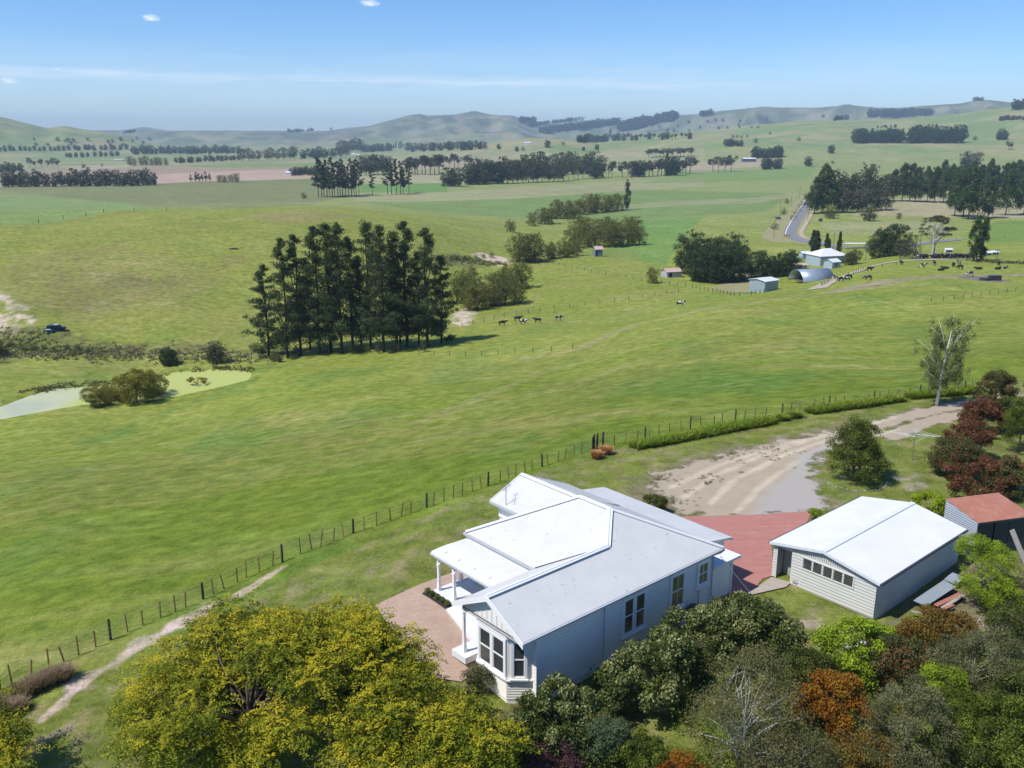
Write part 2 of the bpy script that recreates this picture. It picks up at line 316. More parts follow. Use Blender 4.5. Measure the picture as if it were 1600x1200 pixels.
# ---------------------------------------------------------------- ground sheet
def W(P, z=None): return [tuple(G(a, b)[:2]) if z is None else tuple(unp(a, b, z)[:2]) for a, b in P]
DRIVE = W([(1015,748),(1030,737),(1090,722),(1160,700),(1230,687),(1300,678),(1372,665),(1440,648),(1500,636),(1560,630),(1610,622),(1610,640),(1560,643),(1505,652),(1440,672),(1400,690),(1345,694),(1300,704),(1285,722),(1268,745),(1275,765),(1292,780),(1300,795),(1268,806),(1180,806),(1090,806),(1050,800),(1042,780),(1020,765)], 0.1)
GRAVEL = W([(1300,700),(1250,712),(1235,740),(1200,770),(1170,806),(1268,806),(1300,795),(1275,760),(1268,745)], 0.1)
RUTS = [W([(1372,672),(1420,658),(1470,646),(1510,638),(1600,626)], .2), W([(1395,690),(1440,670),(1480,660),(1510,655)], .2)]
def ground():
    # polar grid round a point behind the camera: fine near, coarse far
    y0 = -25.0
    ang = np.unique(np.concatenate([np.radians(np.arange(-88, -36, 1.0)), np.radians(np.arange(-36, 36, 0.16)), np.radians(np.arange(36, 88.01, 1.0))]))
    rad = [6.0]
    while rad[-1] < 13500: rad.append(rad[-1] * (1.0046 if rad[-1] > 40 else 1.03))
    rad = np.array(rad); A, Rr = np.meshgrid(ang, rad); X = np.sin(A) * Rr; Y = y0 + np.cos(A) * Rr
    Y = np.where(Rr < 8, y0 - 20, Y)
    Z = zf(X, Y); nr, na = X.shape
    V = np.stack([X, Y, Z], -1).reshape(-1, 3)
    idx = np.arange(nr * na).reshape(nr, na); F = np.stack([idx[:-1, :-1], idx[:-1, 1:], idx[1:, 1:], idx[1:, :-1]], -1).reshape(-1, 4)
    x, y = V[:, 0], V[:, 1]; r = np.hypot(x, y)
    # own colours of pasture, crops, bare soil (linear albedo)
    col = np.zeros((len(V), 3)); near = np.array([.133, .188, .018]); mid = np.array([.195, .235, .035]); far = np.array([.20, .235, .075])
    w1 = sstep(90, 200, r)[:, None]; w2 = sstep(350, 900, r)[:, None]
    col[:] = near * (1 - w1) + mid * w1; col = col * (1 - w2) + far * w2
    n1 = fbm(x / 30, y / 30, 5); n2 = fbm(x / 220 + 9, y / 220, 4)
    # dry streaks following the contours of the hillside
    st = fbm((x * .35 + y * .94) / 5.5 + fbm(x / 40, y / 40, 2), (x * .94 - y * .35) / 60, 3)
    dry = np.array([.27, .255, .075]); k = (sstep(.05, .8, n1 * .5 + st * .55) * .55 * (1 - sstep(500, 900, r)))[:, None]; col = col * (1 - k) + dry * k
    lush = np.array([.090, .180, .030]); k = (sstep(.1, .7, fbm(x / 18 - 5, y / 34, 3)) * .5 * (1 - sstep(150, 400, r)))[:, None]; col = col * (1 - k) + lush * k
    def paint(P, c, soft=0.2, k=1.0, z=-31.0, rag=0.0, px=True):
        nonlocal col
        Q = [tuple(unp(a, b, z)[:2]) for a, b in P] if px else P
        Qa = np.array(Q); lo = Qa.min(0) - 60; hi = Qa.max(0) + 60
        m = (x > lo[0]) & (x < hi[0]) & (y > lo[1]) & (y < hi[1])
        if not m.any(): return
        xs, ys = x[m], y[m]; D = np.hypot(xs, ys); s = sdist(xs, ys, Q)
        s = s + rag * fbm(xs / max(rag * 3, .6), ys / max(rag * 3, .6), 3)
        sw = np.maximum(soft * D * .005, .05); q = (k * (1 - sstep(-sw, sw, s)) * (1 if px else sstep(-.75, .15, fbm(xs / 3, ys / 2, 4))))[:, None]; col[m] = col[m] * (1 - q) + np.array(c) * q
    # --- far plain
    T = (.30, .225, .155); PK = (.36, .27, .18); OL = (.15, .17, .06); BG = (.12, .21, .05); TL = (.27, .26, .13)
    paint([(-200,262),(0,258),(120,258),(210,254),(340,252),(620,246),(800,240),(800,262),(560,268),(250,291),(80,292),(-200,296)], T, k=.75)
    paint([(240,290),(250,272),(460,262),(560,262),(560,277),(470,279),(300,286)], PK, k=.9)
    paint([(80,268),(260,261),(450,259),(560,259),(560,262),(450,264),(250,272),(80,284)], (.26,.19,.12), k=.8)
    paint([(285,259),(400,255),(500,254),(560,256),(500,260),(330,262)], BG)
    paint([(95,262),(160,259),(205,257),(205,261),(130,266)], (.36,.30,.2))
    paint([(0,250),(60,245),(170,246),(190,252),(120,258),(0,261)], BG, k=.8)
    paint([(-200,292),(0,292),(250,287),(300,284),(480,280),(560,285),(550,308),(480,322),(300,330),(200,326),(0,298),(-200,296)], OL)
    paint([(500,247),(700,246),(860,247),(860,255),(700,257),(500,256)], PK, k=.8)
    paint([(560,272),(700,268),(800,272),(800,282),(700,286),(560,287)], TL)
    paint([(565,288),(700,286),(700,300),(560,301)], BG)
    paint([(540,303),(700,300),(900,287),(1100,276),(1100,290),(900,303),(700,318),(560,318)], TL, k=.6)
    paint([(560,318),(800,311),(1000,297),(1240,302),(1200,330),(1000,345),(800,340),(650,335)], (.13,.2,.055), k=.8)
    paint([(930,252),(1100,249),(1100,264),(960,268)], TL)
    paint([(1070,259),(1220,256),(1225,264),(1080,270)], PK, k=.7)
    paint([(1080,266),(1280,262),(1260,280),(1000,287)], BG, k=.6)
    paint([(1240,300),(1250,305),(1180,318),(1050,322),(900,332),(900,326),(1050,314),(1180,309)], TL, k=.5)
    paint([(1370,315),(1450,308),(1700,310),(1700,350),(1500,343),(1330,340)], (.30,.27,.14), k=.85)
    paint([(1560,350),(1700,350),(1700,400),(1540,402),(1500,380)], (.09,.19,.03), k=.6)
    paint([(1280,350),(1480,350),(1480,368),(1300,370)], TL, k=.5)
    paint([(800,350),(1000,345),(1100,340),(1080,360),(1040,425),(900,400),(1000,385),(940,345)], (.10,.21,.045), k=.7)
    rgt = (sstep(1500, 2400, r) * (1 - sstep(5000, 8000, r)))[:, None] * .85; nn = sstep(-.5, .7, n2 + fbm(x / 90, y / 90, 3) * .4)[:, None]
    hc = np.array([.15, .215, .075]) * (1 - nn) + np.array([.25, .235, .11]) * nn; col = col * (1 - rgt) + hc * rgt
    fr = sstep(4700, 6000, r)[:, None]; fc = np.array([.10, .13, .075]) * (1 - nn) + np.array([.20, .20, .12]) * nn; col = col * (1 - fr) + fc * fr
    # --- hill across the creek
    hm = (x < 60) & (r > 235) & (r < 470); q = (hm * .55)[:, None] * sstep(-.4, .6, n1 + n2)[:, None]; col = col * (1 - q) + np.array([.19, .20, .045]) * q
    paint(W([(70,470),(60,440),(130,415),(200,420),(250,440),(220,480),(120,490)]), (.22,.155,.08), 1.5, .55, rag=5, px=False)
    paint(W([(135,430),(200,425),(235,445),(205,455),(170,452)]), (.06,.065,.03), 1, .75, rag=4, px=False)
    paint(W([(245,440),(280,432),(290,448),(255,452)]), (.12,.1,.05), 1, .6, rag=3, px=False)
    paint(W([(80,392),(110,388),(135,402),(120,404)]), (.13,.10,.05), 1, .5, rag=2, px=False)
    paint(W([(-100,305),(0,305),(200,316),(258,328),(160,332),(100,347),(0,352),(-100,352)]), (.15,.235,.075), 1, .8, rag=2, px=False)
    paint(W([(-100,296),(0,294),(250,290),(490,286),(540,300),(495,318),(440,324),(330,328),(260,326),(200,315),(0,304),(-100,304)]), (.165,.185,.07), .6, .85, rag=2, px=False)
    paint(W([(0,352),(100,347),(160,332),(260,329),(330,331),(440,326),(520,323),(600,334),(680,358),(740,373),(800,387),(700,405),(640,470),(460,520),(0,520),(-100,520),(-100,352)]), (.205,.215,.045), .6, .5, rag=2, px=False)
    paint(W([(390,334),(500,328),(560,338),(480,350),(400,346)]), (.23,.17,.08), 2, .5, rag=5, px=False); paint(W([(340,400),(380,395),(400,412),(350,418)]), (.2,.15,.07), 1, .4, rag=4, px=False)
    paint(W([(0,400),(200,380),(330,430),(300,480),(60,500),(0,470)]), (.21,.185,.07), 2, .4, rag=8, px=False)
    for P, k_ in (([(-50,760),(0,742),(250,712),(420,690),(600,672),(800,650),(1000,632),(1000,650),(820,690),(640,722),(430,752),(200,790),(-50,830)], .42), ([(420,665),(700,640),(860,600),(1050,545),(1300,510),(1300,530),(1080,580),(900,640),(700,680),(480,700)], .38), ([(640,560),(860,560),(1000,520),(1200,480),(1200,500),(1000,545),(860,585),(640,600)], .3)):
        paint(W(P), (.225,.215,.055), 4, k_, rag=6, px=False)
    SOIL = (.55, .45, .33)
    for P in ([(-40,455),(0,457),(30,474),(46,483),(40,485),(5,470),(-40,466)], [(14,482),(22,480),(30,492),(50,494),(46,499),(20,494)], [(-30,490),(5,492),(28,500),(0,502),(-30,500)], [(-10,515),(5,503),(12,515),(0,530)], [(12,520),(22,503),(28,512),(26,524)], [(40,502),(54,500),(52,506)],
              [(738,398),(752,394),(790,403),(800,412),(780,416),(752,404)], [(707,492),(730,480),(745,490),(722,512),(708,505)]):
        paint(W(P), SOIL, 1, .95, rag=1.2, px=False)
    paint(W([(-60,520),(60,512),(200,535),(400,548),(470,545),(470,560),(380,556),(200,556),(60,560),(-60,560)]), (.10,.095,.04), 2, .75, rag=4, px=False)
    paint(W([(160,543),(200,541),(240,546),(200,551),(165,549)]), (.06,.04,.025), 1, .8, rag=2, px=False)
    paint(W([(660,400),(720,398),(790,412),(760,418),(700,415)]), (.09,.08,.04), 1, .7, rag=3, px=False)
    # --- pasture tracks
    def line(P, wd, c, k=.6, z=None, rag=0.3):
        nonlocal col
        Q = np.array(W(P, z)); d = dist_line(x, y, Q) + rag * fbm(x / 2, y / 2, 2); q = (k * (1 - sstep(wd * .5, wd, d)))[:, None]; col = col * (1 - q) + np.array(c) * q
    TR = (.27, .245, .10)
    line([(820,560),(868,553),(905,545),(960,520),(1000,505),(1060,494),(1130,478),(1250,462),(1340,452),(1450,445)], 2.6, TR, .6)
    line([(640,665),(760,620),(840,585),(920,560)], 1.2, TR, .35); line([(420,690),(560,660),(700,640),(800,600)], 1.0, TR, .3)
    line([(480,720),(640,690),(800,668),(1000,640)], .8, TR, .35); line([(250,300),(330,330)], 2, TR, .3)
    line([(650,660),(760,632),(900,600),(1010,560),(1120,530)], .8, TR, .35)
    line([(730,345),(800,378),(880,400)], 2, TR, .4); line([(842,455),(838,470),(810,487),(780,500)], .9, TR, .5)
    line([(470,328),(360,345)], 1.5, (.26,.24,.12), .5); line([(1330,452),(1500,430),(1620,428)], 5, (.25,.21,.12), .6)
    line([(1385,438),(1305,455)], 3, (.30,.24,.17), .5)
    line([(1305,452),(1340,443),(1400,432),(1430,428)], 3, (.34,.28,.2), .0)
    line([(85,700),(190,690),(300,665),(380,640)], .8, TR, .25)
    # mud round the trough
    P0 = G(1535, 436); d = np.hypot(x - P0.x, (y - P0.y) * .6) + fbm(x / 3, y / 3, 2); q = (.9 * (1 - sstep(4, 7, d)))[:, None]; col = col * (1 - q) + np.array([.16,.13,.11]) * q
    # --- yard lawn, worn patches
    yard = in_poly(x, y, W([(0,1075),(250,963),(470,868),(640,803),(800,742),(930,703),(1100,668),(1260,638),(1430,615),(1620,602),(1800,900),(1700,1900),(-300,1900)], 0.0)) & (r < 150)
    ya = np.where(yard, 1.0, 0.0)[:, None]; worn = sstep(-.05, .6, fbm(x / 1.6, y / 1.6, 4) + .35 * fbm(x / 9, y / 9, 2))[:, None]
    lc = np.array([.150, .185, .030]) * (1 - worn * .5) + np.array([.25, .21, .10]) * worn * .5; col = col * (1 - ya) + lc * ya
    line([(60,1112),(118,1060),(200,1005),(300,960),(400,905),(440,882)], .32, (.44,.36,.23), .85, -1.2, rag=.35)
    line([(118,1060),(170,1030),(230,1000),(290,965),(340,935)], .75, (.46,.385,.265), .85, -1.4, rag=.6)
    line([(20,1190),(45,1160),(110,1130)], .35, (.4,.32,.22), .6, -1.5, rag=.3)
    paint(W([(600,895),(640,870),(700,848),(720,860),(660,890),(620,915)], 0), (.27,.22,.10), 3, .5, rag=1.5, px=False)
    paint(W([(985,800),(960,765),(1010,745),(1080,712),(1200,685),(1330,668),(1330,690),(1200,720),(1050,760),(1060,806)], .1), (.23,.19,.11), 3, .75, rag=1.2, px=False)
    paint(W([(1245,975),(1270,955),(1290,960),(1275,985)], 0), (.36,.29,.2), 1, .8, rag=.5, px=False)
    paint(W([(1400,755),(1435,752),(1450,768),(1420,772)], 0), (.42,.35,.26), 1, .8, rag=.5, px=False)
    paint(W([(1420,880),(1520,880),(1620,920),(1620,1000),(1540,1000),(1400,965)], 0), (.19,.15,.10), 2, .8, rag=1, px=False)
    paint(W([(1525,965),(1560,955),(1570,985),(1545,1010)], 0), (.5,.42,.32), 1, .8, rag=.4, px=False)
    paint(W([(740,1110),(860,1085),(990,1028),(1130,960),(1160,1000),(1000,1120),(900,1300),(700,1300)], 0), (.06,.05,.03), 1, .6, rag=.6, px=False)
    # masks used by the shader for ragged edges: r = driveway, g = gravel
    mk = np.zeros((len(V), 3)); m = (r < 170) & (y > 30); xs, ys = x[m], y[m]
    s = sdist(xs, ys, DRIVE); mk[m, 0] = np.clip(.5 - s * .22, 0, 1)
    strip = sstep(2.2, 1.0, dist_line(xs, ys, W([(1400,681),(1440,662),(1480,652),(1520,645)], .1))) ; mk[m, 0] = mk[m, 0] - strip * .45
    for q in RUTS: mk[m, 0] = np.maximum(mk[m, 0], 1.25 - dist_line(xs, ys, q) * .75)
    tr = np.zeros(len(xs))
    for P in ([(1070,775),(1120,742),(1190,712),(1260,693),(1330,678),(1400,661)], [(1110,785),(1150,748),(1220,715),(1290,695)], [(1150,800),(1190,760),(1240,728),(1300,700),(1400,682)], [(1200,800),(1230,765),(1262,735),(1310,705)], [(1050,760),(1120,728),(1200,702),(1300,683)]):
        tr = np.maximum(tr, 1 - sstep(.12, .45, np.abs(dist_line(xs, ys, W(P, .1)) + .12 * fbm(xs / 2, ys / 2, 2))))
    mk[m, 2] = tr
    s = sdist(xs, ys, GRAVEL); mk[m, 1] = np.clip(.5 - s * .3, 0, 1)
    col *= (1 + .10 * n1 + .05 * n2)[:, None]; col = np.clip(col, 0.01, .8)
    t = NT('pasture'); a = t.n('Attribute', attribute_name='Col'); g = t.n('Attribute', attribute_name='mask'); sp = t.n('SeparateColor'); t.L.new(g.outputs['Color'], sp.inputs[0])
    ob = t.obj(); f1 = t.noise(0.55, 6, .65); f2 = t.noise(4.0, 8, .8); f3 = t.noise(.11, 4, .6)
    tuss = t.noise(1.6, 5, .75, t.mapv(ob, (1, .45, 1), (0, 0, .5)), 1.2)
    v = t.math('ADD', t.math('MULTIPLY', f1, .5), t.math('MULTIPLY', f2, .5))
    c = t.mix(t.ramp(v, .40, .60), t.mix(1.0, a.outputs['Color'], (.58, .64, .55), 'MULTIPLY'), t.mix(1.0, a.outputs['Color'], (1.5, 1.38, 1.7), 'MULTIPLY'))
    sheen_tint = t.noise(.16, 8, .72, t.mapv(ob, (.55, 1.5, 1), (0, 0, -.35)), .8); c = t.mix(t.ramp(sheen_tint, .5, .68, 0, .55), c, t.mix(1.0, c, (1.5, 1.4, 2.3), 'MULTIPLY')); c = t.mix(t.ramp(sheen_tint, .32, .46, .35, 0), c, t.mix(1.0, c, (.66, .82, .8), 'MULTIPLY')); c = t.mix(t.ramp(t.noise(1.1, 7, .8), .56, .66, 0, .55), c, t.mix(1.0, c, (.52, .62, .5), 'MULTIPLY')); c = t.mix(t.ramp(tuss, .50, .72, 0, .6), c, t.mix(1.0, c, (1.35, 1.15, 1.2), 'MULTIPLY')); c = t.mix(t.ramp(f3, .45, .75, 0, .35), c, t.mix(1.0, c, (.72, .95, .9), 'MULTIPLY'))  # sheen of the grass painted into the colour as paler and darker streaks
    fn = t.noise(.55, 9, .68); fd = t.noise(.9, 5, .6)
    gv = t.mix(f1, (.29, .242, .18), (.39, .33, .25)); gv = t.mix(t.math('MULTIPLY', sp.outputs[2], t.ramp(f1, .3, .6, .25, .8)), gv, (.52, .45, .34)); gv = t.mix(t.ramp(fd, .55, .75, 0, .4), gv, (.24, .19, .125))
    gr = t.mix(f2, (.29, .27, .25), (.38, .355, .33))
    mg = t.ramp(t.math('ADD', sp.outputs[1], t.math('MULTIPLY', t.math('SUBTRACT', fn, .5), .5)),   .30, .72)
    sf = t.mix(mg, gv, gr)
    md = t.ramp(t.math('ADD', sp.outputs[0], t.math('MULTIPLY', t.math('SUBTRACT', fn, .5), 1.7)), .42, .60)
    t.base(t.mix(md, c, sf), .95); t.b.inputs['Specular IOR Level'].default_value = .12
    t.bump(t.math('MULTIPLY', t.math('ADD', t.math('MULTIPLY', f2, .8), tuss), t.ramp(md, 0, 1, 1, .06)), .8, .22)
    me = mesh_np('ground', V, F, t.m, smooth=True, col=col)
    at = me.color_attributes.new('mask', 'FLOAT_COLOR', 'POINT'); c4 = np.ones((len(V), 4), np.float32); c4[:, :3] = mk; at.data.foreach_set('color', c4.ravel())
    o = link('ground', me); tag(o, kind='structure')
ground()
def sheet(name, P, mat, off=0.02, step=0.5, z=None, rag=0.0, world=False, kind='structure', thick=0.0):
    Q = P if world else W(P, z); Qa = np.array(Q); bm = bmesh.new()
    # densified ragged outline, triangulated, then draped
    pts = []
    for i in range(len(Q)):
        a = Vector(Q[i]); b = Vector(Q[(i + 1) % len(Q)]); n = max(1, int((b - a).length / step))
        for k in range(n):
            p = a.lerp(b, k / n); nr = Vector(((b - a).y, -(b - a).x)).normalized() if (b - a).length else Vector((0, 0))
            p = p + nr * float(noise2(p.x * .7, p.y * .7)) * rag; pts.append(p)
    vs = [bm.verts.new((p.x, p.y, 0)) for p in pts]; f = bm.faces.new(vs); bmesh.ops.triangulate(bm, faces=[f])
    for it in range(7):
        es = [e for e in bm.edges if e.calc_length() > step * 3 and not e.is_boundary]
        if not es: break
        bmesh.ops.subdivide_edges(bm, edges=es, cuts=1); bmesh.ops.triangulate(bm, faces=bm.faces[:])
    xy = np.array([v.co[:2] for v in bm.verts]); zz = zf(xy[:, 0], xy[:, 1])
    for v, h in zip(bm.verts, zz): v.co.z = float(h) + off
    bmesh.ops.recalc_face_normals(bm, faces=bm.faces[:])
    if bm.faces[:] and sum(fc.normal.z for fc in bm.faces) < 0: bmesh.ops.reverse_faces(bm, faces=bm.faces[:])
    me = bpy.data.meshes.new(name); bm.to_mesh(me); bm.free(); me.materials.append(mat)
    o = link(name, me); tag(o, kind=kind); return o
# pond water with duckweed
t = NT('duckweed_water'); f = t.noise(.12, 4, .6); f2 = t.noise(1.5, 5, .6)
ob = t.obj(); sx = t.n('SeparateXYZ'); t.L.new(ob, sx.inputs[0])
wd = t.ramp(t.math('ADD', sx.outputs[0], t.math('MULTIPLY', f, 30.0)), -72, -84)
c = t.mix(f2, (.36, .40, .10), (.42, .46, .14)); c2 = t.mix(t.ramp(t.noise(.09, 3), .45, .6), (.42, .45, .29), (.36, .39, .28)); t.base(t.mix(wd, c, c2), .55)
m = MB(); m.add([(a, b, -27.3) for a, b in POND], [tuple(range(len(POND)))])
tag(m.build('pond', t.m), kind='structure')
# ---------------------------------------------------------------- building helpers
def corr(name, c, axis, pitch=0.076, strength=0.35, spots=0.0, rough=0.45, stain=0.0, stc=(.3,.28,.25)):
    t = NT(name); ob = t.obj(); w = t.n('TexWave', wave_type='BANDS', bands_direction=axis, wave_profile='SIN'); w.inputs['Scale'].default_value = 0.314 / pitch / 1.0; w.inputs['Distortion'].default_value = 0
    t.L.new(ob, w.inputs['Vector']); f = t.noise(.6, 5, .6); f2 = t.noise(9, 4, .6)
    c2 = t.mix(t.ramp(f, .3, .7), tuple(x * .90 for x in c), c)
    c2 = t.mix(t.ramp(w.outputs['Fac'], 0, .5, .2, 0), c2, tuple(x * .55 for x in c))  # rib shading painted in: troughs of the corrugation get a darker colour
    if stain: c2 = t.mix(t.ramp(t.noise(1.4, 6, .7, None, .5), .45, .75, 0, stain), c2, stc)
    if spots:
        v = t.n('TexVoronoi'); v.inputs['Scale'].default_value = 1.25; v.inputs['Randomness'].default_value = 1; t.L.new(ob, v.inputs['Vector'])
        k = t.math('LESS_THAN', v.outputs['Distance'], t.math('MULTIPLY', t.ramp(f2, .48, .7), .11 * spots)); c2 = t.mix(t.math('MULTIPLY', k, .8), c2, (.23, .22, .22))
    t.base(c2, rough); t.bump(w.outputs['Fac'], strength, .02); return t.m
WHITE = plain('white_paint', (.80, .80, .80), .5, .05, 1.2)
WALLW = plain('weatherboard_paint', (.82, .79, .745), .55, .06, .9)
FLASH = plain('white_flashing', (.68, .69, .70), .45, .03)
GUT = plain('grey_gutter', (.42, .44, .47), .4, .08)
DARKB = plain('dark_edge', (.05, .055, .07), .6, .1)
RA = corr('roof_iron_across', (.60, .60, .595), 'X', pitch=.15, spots=2.5, stain=.10); RB = corr('roof_iron_along', (.60, .60, .595), 'Y', pitch=.15, spots=2.0, stain=.10)
RC = corr('veranda_iron', (.66, .66, .655), 'Y', strength=.9, pitch=.2, stain=.12)
t = NT('window_glass'); t.base(t.mix(t.noise(1.2, 3), (.03, .035, .04), (.075, .08, .085)), .03); t.b.inputs['Specular IOR Level'].default_value = 1.0; GLASS = t.m
t = NT('blind_behind_glass'); t.base(t.mix(t.noise(2.5, 4), (.06, .06, .035), (.17, .15, .07)), .08); t.b.inputs['Specular IOR Level'].default_value = .6; GBLIND = t.m
def clad(m, p0, p1, z0, z1, board=.2, dep=.028, ext=None, gap=0.0):
    """lapped boards on the outside of the line p0->p1 (outside = right hand); ext(z) -> (s0, s1) fraction range"""
    p0 = Vector(p0); p1 = Vector(p1); d = p1 - p0; L = d.length; d = d / L; n = Vector((d.y, -d.x)); z = z0
    while z < z1 - 1e-4:
        zt = min(z + board, z1); e0 = ext(z) if ext else (0, L); e1 = ext(zt) if ext else (0, L)
        if e0[1] - e0[0] < .02: break
        def P(s, o, zz): q = p0 + d * s + n * o; return (q.x, q.y, zz)
        if gap:
            zt2 = zt - gap
            m.add([P(e0[0], dep, z), P(e0[1], dep, z), P(e0[1], dep * .8, zt2), P(e0[0], dep * .8, zt2), P(e0[0], 0, z), P(e0[1], 0, z), P(e0[1], 0, zt2), P(e0[0], 0, zt2)], [(0, 1, 2, 3), (4, 5, 1, 0), (3, 2, 6, 7), (0, 3, 7, 4), (1, 5, 6, 2)])
            z += board; continue
        m.add([P(e0[0], dep, z), P(e0[1], dep, z), P(e1[1], 0.0, zt), P(e1[0], 0.0, zt), P(e0[0], -.02, z), P(e0[1], -.02, z)], [(0, 1, 2, 3), (4, 5, 1, 0)])
        z += board
def window(par, p0, p1, z0, z1, cols=2, sash=True, blind=True, mat=None, out=.03, fr=.17, sill=True, bars=0, name='window', midfr=None):
    """window on the outside of p0->p1: frame, sill, panes"""
    mat = mat or WHITE; p0 = Vector(p0); p1 = Vector(p1); d = (p1 - p0); L = d.length; d /= L; n = Vector((d.y, -d.x)); ang = math.atan2(d.y, d.x)
    def bx(m, s0, s1, o0, o1, a, b):
        c = [p0 + d * s + n * o for s, o in ((s0, o0), (s1, o0), (s1, o1), (s0, o1))]; m.prism([(q.x, q.y) for q in c[::-1]], a, b)
    m = MB(); th = out + .05; mf = midfr or fr
    bx(m, 0, fr, -.02, th, z0, z1); bx(m, L - fr, L, -.02, th, z0, z1); bx(m, fr, L - fr, -.02, th, z1 - fr, z1); bx(m, fr, L - fr, -.02, th, z0, z0 + fr * .7)
    iw = (L - 2 * fr - mf * (cols - 1)) / cols
    for k in range(1, cols): s = fr + iw * k + mf * (k - 1); bx(m, s, s + mf, -.02, th - .003, z0 + fr * .7, z1 - fr)
    w = m.build(name, mat, par)
    zm = z0 + (z1 - z0) * .5
    g = MB(); g2 = MB(); rl = MB()
    for k in range(cols):
        s = fr + k * (iw + mf); (g2 if blind else g).box(0, 0, 0, 0, 0, 0) if False else None
        bx(g2 if blind else g, s + .04, s + iw - .04, 0, .034, zm if sash else z0 + .1, z1 - fr - .04)
        if sash:
            bx(g, s + .04, s + iw - .04, 0, .024, z0 + fr * .7 + .04, zm - .02); bx(rl, s, s + iw, 0, .06, zm - .035, zm + .035)
            for (u0, u1) in ((s, s + .045), (s + iw - .045, s + iw)): bx(rl, u0, u1, 0, .05, z0 + fr * .7, z1 - fr)
            bx(rl, s + .045, s + iw - .045, 0, .05, z1 - fr - .045, z1 - fr); bx(rl, s + .045, s + iw - .045, 0, .05, z0 + fr * .7, z0 + fr * .7 + .045)
            for q in range(bars): u = s + iw * (q + 1) / (bars + 1); bx(rl, u - .015, u + .015, 0, .047, z0 + fr * .7 + .045, z1 - fr - .045)
    if g.V: g.build('pane', GLASS, w)
    if g2.V: g2.build('pane', GBLIND, w)
    if rl.V: rl.build('sash', mat, w)
    if sill: m = MB(); bx(m, -.06, L + .06, -.01, th + .07, z0 - .07, z0); m.build('sill', mat, w)
    return w
HX, HY, HTH = 0.471, 37.345, 0.712
def hw(a, b): c, s = math.cos(HTH), math.sin(HTH); return (HX + a * c - b * s, HY + a * s + b * c)
